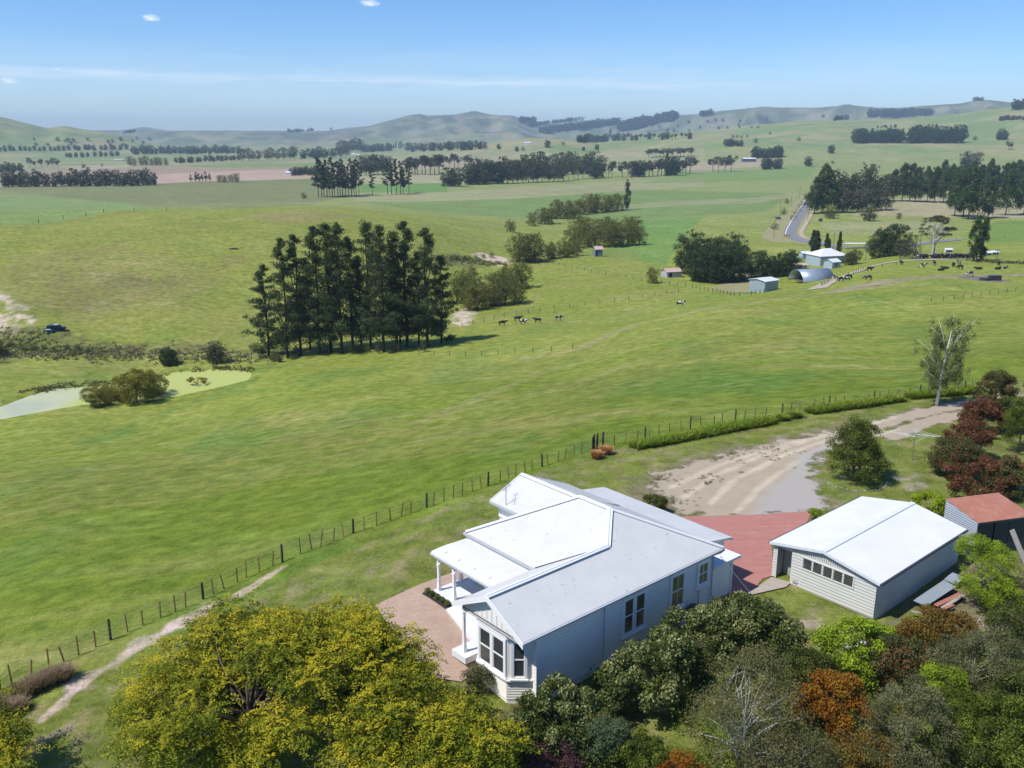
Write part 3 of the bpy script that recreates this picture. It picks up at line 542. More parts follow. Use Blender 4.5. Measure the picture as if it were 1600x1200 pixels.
# ---------------------------------------------------------------- villa
def house():
    T = thing('villa', 'white weatherboard villa with a hipped white iron roof, bay window and front veranda', 'house', (HX, HY, 0), HTH)
    B, w, rl, ae, he, tt, tf, Lb = 4.496, 2.606, 2.42, 5.529, 3.993, .513, .446, 4.845
    A = tt * B / tf; hr = he + tt * B; La = ae + A + Lb; bC = 2 * B + rl; aR = ae + A
    Rr = (aR, B, hr); Pm = (aR, B + rl, hr); J = (ae + tt * w / tf, w, he + tt * w); G0 = (0, w, he + tt * w); V = (ae, 2 * w, he); Cc = (ae, bC, he); K = (La, 0, he); K2 = (La, bC, he)
    th = .05
    # walls
    m = MB(); z0 = 0.1; zw = 3.9; i = .45
    wl = 2 * w - .5
    poly = [(1.35, i), (La - .45, i), (La - .45, bC - i), (5.98, bC - i), (5.98, wl), (1.35, wl)]
    m.prism(poly, z0 - .6, zw)
    core = m.build('wall', WALLW, T)
    m = MB()
    e = .003
    clad(m, (1.35, i - e), (La - .45, i - e), z0, zw - .02, gap=.035); clad(m, (5.98 - e, bC - i), (5.98 - e, wl), z0, zw - .02); clad(m, (1.35, wl + e), (1.35 - 0, wl + e + .001), z0, z0 + .01)
    clad(m, (5.98, wl + e), (1.35, wl + e), z0, zw - .02)
    gx = lambda z: (0, wl - i) if z < 3.9 else (0, 0)
    clad(m, (1.35 - e, wl), (1.35 - e, i), z0, zw - .02)
    m.build('weatherboards', WALLW, core)
    for q_ in ((1.31, 1.45, i - .04, i + .1, z0, zw), (1.31, 1.45, wl - .1, wl + .04, z0, zw), (6.0, 6.06, i - .045, i, z0, zw)): m = MB(); m.box(*q_); m.build('corner_board', WHITE, core)
    m = MB(); m.box(1.45, La - .5, i - .06, i - .02, z0 - .02, z0 + .16); m.build('base_board', WHITE, core)
    # gable wall over the bay: vertical battens
    m = MB(); ga = .3; m.extr([(ga, .3, 3.75), (ga, 2 * w - .3, 3.75), (ga, 2 * w - .3, 3.9), (ga, w, 3.9 + tt * (w - .3) - .02), (ga, .3, 3.9)], (.06, 0, 0)); gp = m.build('gable_panel', WALLW, T)
    for k in range(1, 12):
        b = .3 + k * (2 * w - .6) / 12; m = MB(); m.box(ga - .03, ga, b - .025, b + .025, 3.76, 3.86 + tt * (w - .3 - abs(b - w))); m.build('batten', WHITE, gp); m = MB(); m.box(ga - .06, ga, .3, 2 * w - .3, 3.60, 3.752); m.box(.36, 1.35, .2, 2 * w - .2, 3.66, 3.70); m.build('soffit', WHITE, gp)
    # roof slopes
    def slope(P, mat, t=th, nm='roof_slope', lift=0.0): m = MB(); m.slab([(x, y, z + lift) for x, y, z in P], t); return m.build(nm, mat, T)
    slope([G0, (0, 0, he), K, Rr, J], RA); slope([Rr, Pm, Cc, V, J], RB); slope([J, V, (0, 2 * w, he), G0], RA)
    slope([Rr, K, K2, Pm], RB); slope([Pm, K2, Cc], RA)
    a2 = 8.13; zl = 6.18; ze = 5.08; bb = 12.2
    slope([(10.7, 6.95, zl), (10.7, bb, zl), (a2, bb, ze), (a2, 8.9, ze)], RB); slope([(10.7, bb, zl), (10.7, 7.0, zl), (15.0, 7.6, 4.35), (15.0, bb, 4.35)], RB)
    m = MB(); m.prism([(8.5, 9.5), (14.6, 9.5), (14.6, 11.75), (8.5, 11.75)], 0, 4.3); m.extr([(8.5, 11.6, 4.2), (14.6, 11.6, 4.2), (14.6, 11.6, 4.45), (10.7, 11.6, 6.05), (8.5, 11.6, 5.1)], (0, .15, 0)); m.build('side_wing_wall', WALLW, T)
    m = MB(); m.slab([(8.5, 8.9, 5.13), (8.5, 11.75, 5.13), (8.42, 11.75, 5.1), (8.42, 8.9, 5.1)], 1.0); m.build('frieze', WHITE, T)
    # lean-to behind
    slope([(14.9, .1 + .4, 3.75), (18.84, 1.73, 3.02), (18.84, 12.6, 3.02), (14.9, 12.6, 3.75)][0:0] or [(14.9, 1.73, 3.72), (18.84, 1.73, 3.02), (18.84, 12.6, 3.02), (14.9, 12.6, 3.72)], RB, .12, 'lean_to_roof')
    m = MB(); m.prism([(15.1, 2.05), (18.5, 2.05), (18.5, 12.3), (15.1, 12.3)], -.3, 2.98); clad(m, (15.1, 2.045), (18.5, 2.045), 0, 2.95); m.build('lean_to_wall', WALLW, T)
    m = MB(); m.slab([(15.35, .35, 2.66), (17.95, .35, 2.62), (17.95, 2.1, 2.62), (15.35, 2.1, 2.66)], .16); m.build('porch_roof', FLASH, T)
    m = MB(); m.prism([(15.2, .75), (17.6, .75), (17.6, 2.04), (15.2, 2.04)], -.3, 2.5); clad(m, (15.2, .745), (17.6, .745), 0, 2.45); pw = m.build('porch_wall', WALLW, T)
    m = MB(); m.box(17.5, 17.66, .68, .84, 0, 2.47); m.build('corner_board', WHITE, pw)
    # veranda
    z_e, z_t = 3.18, 3.72; av, bv = 3.42, 12.05
    n = 7; prof = []
    for k in range(n + 1):
        u = k / n; a = av + (5.98 - av) * u; z = z_e + (z_t - z_e) * (1 - (1 - u)**2.2) ; prof.append((a, z))
    prof = [(av - .02, z_e - .16), (av + .02, z_e - .05)] + [(a + .05, z) for a, z in prof]
    m = MB(); V_ = []; 
    for a, z in prof:
        hip = max(0, (a - av)) * .95; V_ += [(a, 2 * w + .02, z), (a, bv - hip * .55, z)]
    F_ = [(2 * k, 2 * k + 1, 2 * k + 3, 2 * k + 2) for k in range(len(prof) - 1)]; m.add(V_, F_)
    # return slope on the left side of the veranda
    top = prof[-1]; V2 = []
    for a, z in prof:
        hip = max(0, (a - av)) * .95; V2 += [(a, bv - hip * .55, z), (6.6, bv - hip * .55, z)]
    m.add(V2, [(2 * k, 2 * k + 1, 2 * k + 3, 2 * k + 2) for k in range(len(prof) - 1)])
    vr = m.build('veranda_roof', RC, T); sl = vr.modifiers.new('Solidify', 'SOLIDIFY'); sl.thickness = .03; sl.offset = -1
    m = MB()
    for b in (6.6, 8.0, 9.4, 10.7): m.bar((av + .25, b + .35, z_e + .17), (5.9, b + .1, z_t + .015), .03, .012)
    m.build('roof_lap', GUT, vr)
    m = MB(); m.box(av + .1, av + .2, 2 * w - .5, bv - .12, z_e - .26, z_e - .06); m.box(av + .1, 6.4, bv - .24, bv - .14, z_e - .26, z_e - .06); m.build('veranda_beam', WHITE, T)
    m = MB(); m.box(av - .1, av + .02, 2 * w + .02, bv, z_e - .2, z_e - .1); m.build('gutter', GUT, T)
    def post(a, b, z0, z1):
        m = MB(); m.box(a - .07, a + .07, b - .07, b + .07, z0 + .5, z1); m.box(a - .1, a + .1, b - .1, b + .1, z0, z0 + .35); m.box(a - .085, a + .085, b - .085, b + .085, z0 + .35, z0 + .5); m.box(a - .1, a + .1, b - .1, b + .1, z1 - .5, z1 - .42)
        return m.build('post', WHITE, T)
    def bracket(par, a, b, z, da, db, r=.55):
        m = MB(); pts = []
        for k in range(7):
            q = k / 6 * math.pi / 2; pts.append((a + da * r * (1 - math.cos(q)), b + db * r * (1 - math.cos(q)), z - r + r * math.sin(q)))
        for k in range(6): m.bar(pts[k], pts[k + 1], .05, .09)
        m.build('bracket', WHITE, par)
    zt = z_e - .25
    for a, b, s in ((3.55, 11.5, (-1,)), (3.55, 10.0, (1, -1)), (3.55, 6.9, (1, -1)), (5.2, 11.5, ())):
        p = post(a, b, .8, zt)
        for q in s: bracket(p, a, b + .06 * q, zt, 0, q)
        if b > 11: bracket(p, a + .06, b, zt, 1, 0)
    p = post(.62, 5.28, .8, 3.62); bracket(p, .62, 5.2, 3.62, 0, -1, .75)
    m = MB(); m.box(.5, .74, 4.6, 5.45, 3.6, 3.74); m.box(.55, 6, 5.2, 5.34, 3.55, 3.72); m.build('porch_beam', WHITE, T)
    m = MB(); m.box(3.2, 5.99, 4.72, 11.75, .45, .8); m.box(.25, 3.2, 4.72, 5.9, .45, .8); m.build('deck', plain('deck_paint', (.62, .64, .66), .6, .06, 1.5), T)
    m = MB(); m.prism([(2.7, 9.7), (1.9, 6.3), (1.9, 5.9), (3.2, 5.9), (3.2, 9.7)][::-1], .3, .62); m.build('landing', plain('landing_paint', (.68, .70, .72), .6, .05), T)
    # front door and window of the veranda wall
    window(T, (5.96, 10.9), (5.96, 9.9), 1.2, 3.0, 1); m = MB(); m.box(5.9, 5.97, 7.6, 8.6, .82, 3.0); d = m.build('door', plain('door_paint', (.25, .28, .3), .5), T)
    # bay window
    a0 = .38; bl, br, sl_, sr = 3.78, 1.55, 4.55, .72
    bay = [(1.35, sr), (1.35, sl_), (a0, bl), (a0, br)]
    m = MB(); m.prism(bay[::-1] if False else [(1.35, sr), (1.35, sl_), (a0, bl), (a0, br)], -.5, 3.62)
    if True:
        clad(m, (a0 - .003, bl), (a0 - .003, br), 0, 1.05, .15); clad(m, (a0, br), (1.35, sr - .003), 0, 1.05, .15)
    by = m.build('bay', WALLW, T)
    window(by, (a0, bl - .02), (a0, br + .02), 1.18, 3.3, 2, blind=False, fr=.16, midfr=.2); window(by, (a0 + .16, br - .145), (1.35 - .22, sr + .155), 1.18, 3.3, 1, blind=False, fr=.13); window(by, (1.35 - .2, sl_ - .16), (a0 + .2, bl + .14), 1.18, 3.3, 1, blind=False, fr=.13)
    m = MB(); m.prism([(1.35, sr - .1), (1.35, sl_ + .1), (a0 - .12, bl + .08), (a0 - .12, br - .08)], 1.03, 1.11); m.build('sill_trim', WHITE, by); m = MB(); m.prism([(1.35, sr - .06), (1.35, sl_ + .06), (a0 - .08, bl + .05), (a0 - .08, br - .05)], 3.36, 3.5); m.build('head_trim', WHITE, by)
    for b_, s in ((br - .02, 1), (bl + .02, -1)): bracket(by, a0 - .02, b_, 3.6, -.0, 0, .3) if False else None
    # barge boards, ridge caps, gutters
    def cap(p, q, r=.17, dz=.03):
        m = MB(); p = Vector(p) + Vector((0, 0, dz)); q = Vector(q) + Vector((0, 0, dz)); m.bar(p, q, r * 2, .05); m.tube([p + Vector((0, 0, .03)), q + Vector((0, 0, .03))], .055, 8); m.build('ridge_cap', FLASH, T)
    cap(Rr, Pm); cap(Rr, J); cap(J, G0); cap(Rr, K, .13); cap(Pm, Cc, .14, .05); cap((10.7, 7, zl), (10.7, bb, zl))
    m = MB(); m.bar(Vector(J) - Vector((0, 0, .0)), Vector(V) + Vector((0, 0, .03)), .10, .03); m.build('valley_flashing', DARKB, T)
    m = MB(); d0 = .16
    for (p, q) in ((G0, (0, 0, he)), (G0, (0, 2 * w, he))):
        p = Vector(p); q = Vector(q); q = q + (q - p).normalized() * .12; m.extr([p + Vector((-.05, 0, .05)), q + Vector((-.05, 0, .05)), q + Vector((-.05, 0, -.24)), p + Vector((-.05, 0, -.24))], (.05, 0, 0))
    m.build('bargeboard', WHITE, T)
    m = MB(); p = Vector((10.7, bb, zl)); q = Vector((a2, bb, ze)); q2 = Vector((15.0, bb, 4.35))
    for e in (q, q2): m.extr([p + Vector((0, 0, .05)), e + Vector((0, 0, .05)), e + Vector((0, 0, -.2)), p + Vector((0, 0, -.2))], (0, .04, 0))
    m.build('bargeboard', WHITE, T)
    m = MB(); m.box(.02, La + .02, -.11, -.005, he - .14, he - .02); m.box(La + .005, La + .12, 0, bC, he - .14, he - .02); m.box(ae - .12, ae - .005, 2 * w + .05, bC + .1, he - .14, he - .02); m.box(a2 - .12, a2 - .005, 9.6, bb, ze - .14, ze - .02); m.box(18.85, 18.97, 1.7, 12.6, 2.84, 2.98); m.build('gutter', GUT, T)
    m = MB(); m.box(.1, La, 0.0, .05, he - .24, he - .06); m.box(ae, ae + .04, 2 * w + .02, bC, he - .3, he - .07); m.box(.1, La, .05, .5, he - .26, he - .23); m.build('fascia', WHITE, T)
    m = MB(); m.box(ae + .05, 5.99, 2 * w, bC - .4, he - .3, he - .27); m.build('soffit', WHITE, T)
    # windows of the long wall
    window(T, (7.45, .43), (9.4, .43), 1.15, 3.42, 2, midfr=.22); window(T, (11.35, .43), (12.72, .43), 1.22, 3.46, 1, bars=1); window(T, (13.75, .43), (14.9, .43), 1.85, 3.42, 1, bars=1, blind=False)
    m = MB(); m.tube([(15.1, .36, 3.75), (15.1, .33, 3.5), (15.1, .33, .1)], .045); m.tube([(15.6, -.05, 3.85), (15.75, .3, 3.5), (15.5, .6, 3.3), (15.5, .6, 2.8)], .05); m.build('downpipe', GUT, T)
    m = MB(); m.tube([(13.95, .34, 1.7), (13.95, .34, .1)], .03); m.build('waste_pipe', GUT, T); m = MB(); m.tube([(6.03, .36, 3.7), (6.03, .36, .1)], .028, 6); m.build('waste_pipe', GUT, T)
    # television aerial on the side wing eave
    m = MB(); q = Vector((8.3, 10.9, 5.15)); m.tube([q, q + Vector((0, 0, 1.2))], .022, 6); m.bar(q + Vector((-.45, -.3, 1.15)), q + Vector((.5, .3, 1.15)), .02)
    for k in range(7): c_ = q + Vector((-.45 + .155 * k, -.3 + .1 * k, 1.15)); m.bar(c_ + Vector((.12, -.2, 0)), c_ + Vector((-.12, .2, 0)), .012)
    m.bar(q + Vector((.5, .3, 1.0)), q + Vector((.5, .3, 1.4)), .02); m.build('television_aerial', plain('aerial_metal', (.2, .2, .21), .4), T)
    return T
house()
def lw(P, off): return Matrix.Translation((HX, HY, 0)) @ Matrix.Rotation(HTH, 4, 'Z') @ Vector(P) + Vector(off)
# overhead cable leaving the back corner of the villa
a = lw((15.3, -.02, 3.55), (0, 0, 0)); b = Vector(unp(1262, 1010, 1.6)); b2 = a + (b - a) * 1.0
m = MB(); pts = [a.lerp(Vector((b.x, b.y, b.z)), k / 12) - Vector((0, 0, math.sin(math.pi * k / 12) * .35)) for k in range(13)]
m.tube(pts, .018, 6); tag(m.build('overhead_cable', plain('cable', (.10, .11, .13), .6)), 'black cable sagging from the back corner of the white villa', 'cable')
# paving
t = NT('stamped_concrete'); br = t.n('TexBrick'); br.inputs['Scale'].default_value = 2.2; t.L.new(t.mapv(t.obj(), (1, 1, 1), (0, 0, -HTH)), br.inputs['Vector']); t.put(br.inputs['Color1'], (.39, .28, .215)); t.put(br.inputs['Color2'], (.45, .33, .255)); t.put(br.inputs['Mortar'], (.30, .22, .17)); br.inputs['Mortar Size'].default_value = .012
c = t.mix(t.ramp(t.noise(.7, 6, .7), .4, .7, 0, .5), br.outputs[0], (.31, .20, .145)); t.base(c, .75); PAVE = t.m
sheet('patio', [hw(.17, 13.3), hw(4.7, 13.3), hw(9, 13.2), hw(9, 11.8), hw(3.7, 12.1), hw(2.8, 12.1), hw(2.85, 9.8), hw(3.2, 9.6), hw(3.2, 4.8), hw(-.6, 4.0), hw(-1.6, 5), hw(-1.5, 8), hw(-.7, 10.5)], PAVE, .06, .5, world=True)
t = NT('red_concrete'); f = t.noise(.45, 6, .65); f2 = t.noise(.9, 5, .7, t.mapv(t.obj(), (.3, 1.6, 1), (0, 0, -.4)), 1.5)
c = t.mix(f, (.32, .13, .11), (.40, .19, .16)); c = t.mix(t.ramp(f2, .5, .72, 0, .35), c, (.52, .34, .29)); c = t.mix(t.ramp(t.noise(3, 5), .55, .75, 0, .3), c, (.20, .055, .05)); t.base(c, .8); REDC = t.m
sheet('red_apron', [tuple(unp(a_, b_, .05)[:2]) for a_, b_ in [(1050,807),(1090,806),(1180,806),(1268,803),(1262,818),(1230,845),(1205,850)]] + [tuple(U(1300, 812, .05)[:2]), tuple(U(1210,900,.05)[:2]), tuple(U(1192,905,.05)[:2]), tuple(U(1175,925,.05)[:2]), tuple(U(1128,935,.05)[:2]), hw(15, 1), hw(15, 8)][1:], REDC, .05, .6, world=True)
t = NT('grey_concrete'); t.base(t.mix(t.noise(2, 6, .7), (.28, .24, .20), (.42, .37, .32)), .85); CONC = t.m
sheet('concrete_path', [tuple(unp(a_, b_, .08)[:2]) for a_, b_ in [(1168,928),(1205,903),(1236,911),(1228,918),(1175,930)]], CONC, .09, .5, world=True)
# planter bed of little box balls by the veranda
m = MB(); P = [hw(a_, b_) for a_, b_ in ((2.75, 12.15), (3.25, 12.15), (3.25, 9.75), (2.75, 9.75))]
tag(m.prism(P[::-1] if False else P, .2, .62).build('planter_bed', plain('dark_soil', (.035, .03, .028), .95, .3, 8)), kind='structure')
SX, SY, STH = 20.922, 46.11, .712
def sw_(a, b): c, s = math.cos(STH), math.sin(STH); return (SX + a * c - b * s, SY + a * s + b * c)
def garage():
    T = thing('garage', 'long white garage with striped siding, low gable roof and five windows in a row', 'garage', (SX, SY, 0), STH)
    W_, L_, he, hr = 7.177, 11.27, 2.43, 3.112
    SD = plain('pale_siding', (.60, .60, .57), .5, .06, .8); CW = corr('garage_roof_iron', (.72, .725, .73), 'X', pitch=.2, strength=.12)
    BL = NT('white_block'); bk = BL.n('TexBrick'); bk.inputs['Scale'].default_value = 1.0; bk.inputs['Mortar Size'].default_value = .006; bk.inputs['Brick Width'].default_value = .4; bk.inputs['Row Height'].default_value = .2
    BL.L.new(BL.mapv(BL.obj(), (1, 1, 1), (R(90), 0, 0)), bk.inputs['Vector']); BL.put(bk.inputs['Color1'], (.55,.56,.55)); BL.put(bk.inputs['Color2'], (.51,.52,.515)); BL.put(bk.inputs['Mortar'], (.42, .42, .41)); BL.base(BL.mix(BL.ramp(BL.noise(.9, 6, .7), .5, .8, 0, .5), bk.outputs[0], (.34, .33, .30)), .8)
    o = .22
    dz0, dz1 = 5.72, 6.72
    m = MB()   # side and back walls
    m.box(o, L_ - .1, o, o + .15, -.4, he - .03); m.box(o, L_ - .1, W_ - .3, W_ - .15, -.4, he - .03); m.box(L_ - .25, L_ - .1, o + .15, W_ - .3, -.4, he - .03)
    wl = m.build('wall', BL.m, T)
    m = MB(); m.box(o, o + .12, o + .15, dz0, -.4, he - .05); m.box(o, o + .12, dz1, W_ - .3, -.4, he - .05); m.box(o, o + .12, dz0, dz1, 2.2, he - .05)
    gz = lambda b: he + (hr - he) * (1 - abs(b - W_ / 2) / (W_ / 2)) - .06
    m.extr([(o, .25, he - .06), (o, W_ - .25, he - .06), (o, W_ - .25, gz(W_ - .25)), (o, W_ / 2, gz(W_ / 2)), (o, .25, gz(.25))], (.12, 0, 0))
    clad(m, (o - .003, dz0), (o - .003, o), 0.12, 2.32, .20, .05, gap=.05); clad(m, (o - .003, W_ - .15), (o - .003, dz1), .12, 2.32, .20, .05, gap=.05)
    fw = m.build('siding', SD, T)
    m = MB()
    for k in range(46):      # vertical ribbed panel in the gable
        b = .3 + k * (W_ - .6) / 46; zb = 2.30
        if gz(b) > zb + .04: m.box(o - .05, o - .003, b, b + .07, zb - .02, gz(b))
    m.build('gable_cladding', SD, T)
    m = MB()
    for a0, b0, a1, b1 in ((0, 0, L_, W_ / 2),): m.slab([(-.02, -.05, he), (L_, -.05, he), (L_, W_ / 2, hr), (-.02, W_ / 2, hr)], .05)
    m.build('roof_slope', CW, T); m = MB(); m.slab([(-.02, W_ / 2, hr), (L_, W_ / 2, hr), (L_, W_ + .05, he), (-.02, W_ + .05, he)], .05); m.build('roof_slope', CW, T)
    m = MB(); m.bar((-.03, W_ / 2, hr + .015), (L_ + .01, W_ / 2, hr + .015), .34, .03); m.build('ridge_cap', plain('grey_ridge', (.62, .64, .70), .45), T)
    m = MB(); m.bar((-.04, -.05, he - .05), (-.04, W_ / 2, hr - .05), .03, .18); m.bar((-.04, W_ + .05, he - .05), (-.04, W_ / 2, hr - .05), .03, .18); m.build('bargeboard', plain('barge_grey', (.62, .66, .70), .4), T)
    m = MB(); m.box(0, L_, -.15, -.055, he - .13, he - .03); m.box(0, L_, W_ + .055, W_ + .15, he - .13, he - .02); m.build('gutter', DARKB, T)
    window(T, (o - .03, 5.0), (o - .03, 1.58), 1.38, 2.2, 5, sash=False, blind=False, fr=.06, sill=False, out=.0, mat=SD)
    # open sliding doorway: dark inside, ribbed door edge
    m = MB(); m.box(o + .9, o + 1.0, dz0 - .6, dz1 + .1, 0, 2.25); m.build('inner_door', corr('ribbed_door', (.42, .42, .40), 'Y', .18, .8), T)
    m = MB(); m.box(o - .05, o + .1, dz0 - .06, dz0, 0, 2.25); m.box(o - .05, o + .1, dz1, dz1 + .06, 0, 2.25); m.build('door_frame', SD, T)
    m = MB(); m.box(-.05 + o, o, dz0 - .55, dz0 - .2, .14, .42); v = m.build('vent', plain('vent_metal', (.22, .23, .24), .5), T)
    m = MB(); m.box(o - .06, o - .003, o, dz0, 0, .12); m.build('footing', CONC, T)
garage()
def redshed():
    T = thing('tin_shed', 'small blue-grey tin shed with a rusty red lean-to roof and dark open front', 'shed', (*sw_(0, 0), 0), STH)
    # corners from the photo (shed axes): front-left, back-left, back-right
    P0 = U(1529, 817, 2.75) ; P1 = U(1477, 779.5, 3.25); P2 = U(1560, 769.5, 3.25); P3 = P0 + (P2 - P1)
    inv = (Matrix.Translation((SX, SY, 0)) @ Matrix.Rotation(STH, 4, 'Z')).inverted(); Q = [inv @ v for v in (P0, P1, P2, P3)]
    ir = corr('rusty_iron', (.40, .16, .105), 'X', .09, .3, stain=.6, stc=(.50, .27, .20)); bl = corr('galvanised_blue', (.40, .45, .50), 'Z', .16, 1.0, stain=.2, stc=(.5, .5, .5))
    m = MB(); m.slab([Q[0], Q[3], Q[2], Q[1]], .04); m.build('roof', ir, T)
    n = lambda a, b, k: a + (b - a) * k
    m = MB(); bw = [n(Q[0], Q[1], .02) + Vector((0.0, 0, -.06)), n(Q[1], Q[0], .02) + Vector((0, 0, -.06))]; d = (Q[3] - Q[0]).normalized()
    m.extr([bw[0], bw[1], Vector((bw[1].x, bw[1].y, -.3)), Vector((bw[0].x, bw[0].y, -.3))], d * .05)
    b2 = [n(Q[3], Q[2], .02) + Vector((0, 0, -.06)), n(Q[2], Q[3], .02) + Vector((0, 0, -.06))]; m.extr([b2[0], b2[1], Vector((b2[1].x, b2[1].y, -.3)), Vector((b2[0].x, b2[0].y, -.3))], -d * .05)
    m.extr([bw[1], b2[1], Vector((b2[1].x, b2[1].y, -.3)), Vector((bw[1].x, bw[1].y, -.3))], (Q[0] - Q[1]).normalized() * .04); m.build('wall', bl, T)
    dk = plain('dark_iron', (.035, .05, .06), .5, .3, 3); m = MB(); i_ = (Q[1] - Q[0]).normalized() * .12; f0 = bw[0] + i_; f1 = b2[0] + i_
    for u0, u1, off in ((.03, .33, 0), (.36, .62, -.05), (.63, .97, 0)):
        a = f0.lerp(f1, u0) - i_ * off; b = f0.lerp(f1, u1) - i_ * off; m.extr([a + Vector((0, 0, -.05)), b + Vector((0, 0, -.05)), Vector((b.x, b.y, -.3)), Vector((a.x, a.y, -.3))], i_ * .4)
    m.build('front_panel', dk, T)
    m = MB(); m.bar(Q[0] + Vector((0, 0, -.08)), Q[3] + Vector((0, 0, -.08)), .08, .12); m.build('fascia', dk, T)
redshed()
wood = plain('grey_timber', (.33, .30, .28), .8, .25, 4)
a = U(1581, 828, 2.6); b = U(1607, 892, .1); m = MB(); m.bar(b, a, .32, .08, up=(0, -1, .3)); tag(m.build('timber_plank', wood), 'long grey weathered plank leaning against the rusty roofed shed', 'plank')
shiron = corr('blue_sheet_iron', (.28, .33, .38), 'Y', .12, .8)
for k, (pa, lb) in enumerate(((( (1427,938),(1447,948),(1494,918),(1474,909)), 'lower of two blue-grey roofing iron sheets on the ground beside the garage'), (((1474,905),(1494,914),(1508,904),(1488,897)), 'upper small roofing iron sheet on the ground near the yellow-green shrub'))):
    P = [U(x_, y_, .28) for x_, y_ in pa]; m = MB(); m.slab([p + Vector((0, 0, .04 * j)) for j, p in enumerate(P)], .03); tag(m.build('iron_sheet', shiron), lb, 'roofing sheet')
rd = plain('red_board', (.34, .14, .11), .8, .3, 5)
for k, (x0, y0, x1, y1, mt, wd_, lb) in enumerate(((1462,946,1500,928,rd,.3,'dull red board lying on the ground beside the roofing iron'),(1472,950,1505,930,wood,.22,'pale grey board lying along the red board on the ground'),(1448,962,1490,945,rd,.2,'short red board nearest the brown-green bush below the garage'),(1424,955,1462,962,wood,.14,'dark timber length lying at the foot of the garage wall'))):
    m = MB(); m.bar(U(x0, y0, .12 + .03 * k), U(x1, y1, .16 + .03 * k), wd_, .04); tag(m.build('timber_board', mt), lb, 'board')
# things against the long wall of the villa
def on_house(a, b, z): return Matrix.Translation((HX, HY, 0)) @ Matrix.Rotation(HTH, 4, 'Z') @ Vector((a, b, z))
m = MB(); n = 22; r0, r1 = .48, .62; pts = []
c = on_house(13.1, .15, .62); ax = Vector((math.cos(HTH), math.sin(HTH), 0)); up = Vector((0, 0, 1))
m.tube([c + ax * math.cos(2 * math.pi * k / n) * .5 + up * math.sin(2 * math.pi * k / n) * .5 for k in range(n + 1)], .09, 8)
for k in range(6): q = math.pi * k / 6; m.bar(c - ax * math.cos(q) * .45 - up * math.sin(q) * .45, c + ax * math.cos(q) * .45 + up * math.sin(q) * .45, .05)
tag(m.build('garden_wheel', plain('dark_wheel', (.07, .065, .07), .7)), 'large dark spoked wheel leaning against the long villa wall', 'wheel')
m = MB(); q0 = on_house(11.05, -.25, .1); q1 = on_house(12.3, -.1, .1); q2 = on_house(12.3, .3, 1.15); q3 = on_house(11.05, .3, 1.15)
for a_, b_ in ((q0, q1), (q1, q2), (q2, q3), (q3, q0)): m.bar(a_, b_, .12, .08)
for k in range(1, 8): m.bar(q0.lerp(q1, k / 8), q3.lerp(q2, k / 8), .08, .03)
tag(m.build('timber_pallet', plain('pale_pallet', (.42, .44, .46), .7)), 'pale grey slatted pallet propped under the villa window', 'pallet')
# rotary clothes line on the lawn
def clothesline():
    b = U(1424, 727, .1); b.z = zg(b.x, b.y); T = thing('clothes_line', 'metal clothes line on a single pole standing on the lawn by the red hedge', 'clothes line', b)
    mt = plain('galvanised', (.5, .52, .53), .4, .1, 3, .3); dk = plain('line_pole', (.16, .15, .14), .6)
    m = MB(); m.tube([(0, 0, -.1), (0, 0, 2.35)], .035); m.build('pole', dk, T)
    m = MB(); h = 2.3
    tips = [(-1.95, .35), (.3, 1.0), (1.9, -1.15), (-.55, -1.1)]
    for x_, y_ in tips: m.tube([(0, 0, h), (x_, y_, h + .12)], .022, 6)
    m.tube([(0, 0, h - .7), (-.9, .16, h + .02)], .014, 6); m.tube([(0, 0, h - .7), (.9, -.5, h + .02)], .014, 6)
    m.build('arm', mt, T)
    m = MB()
    for s in (1.0, .75, .5):
        for k in range(4): p, q = tips[k], tips[(k + 1) % 4]; m.tube([(p[0] * s, p[1] * s, h + .12 * s), (q[0] * s, q[1] * s, h + .12 * s)], .008, 4)
    m.build('line', mt, T)
clothesline()
# ---------------------------------------------------------------- vegetation library
def rdir(n, up=0.0):
    v = rng.normal(size=(n, 3)); v[:, 2] += up; return v / np.linalg.norm(v, axis=1, keepdims=True)
def leaves(P, Dn, ln, wd, tint, jitter=.8, fold=0.0, along=None, aj=.5):
    """a rhombic leaf at every point P, roughly facing Dn; along = preferred long axis"""
    n = len(P); nrm = Dn + rng.normal(size=(n, 3)) * jitter; nrm /= np.linalg.norm(nrm, axis=1, keepdims=True)
    a = rng.normal(size=(n, 3)) if along is None else along + rng.normal(size=(n, 3)) * aj
    a = a - nrm * np.sum(a * nrm, 1, keepdims=True); a /= np.linalg.norm(a, axis=1, keepdims=True) + 1e-9; b = np.cross(nrm, a)
    s = rng.uniform(.7, 1.3, (n, 1)); L = ln * s; Wd = wd * s
    V = np.stack([P - a * L * .5, P + b * Wd * .5 - a * L * .05, P + a * L * .5, P - b * Wd * .5 - a * L * .05], 1).reshape(-1, 3)
    return V, np.arange(4 * n).reshape(n, 4), tint
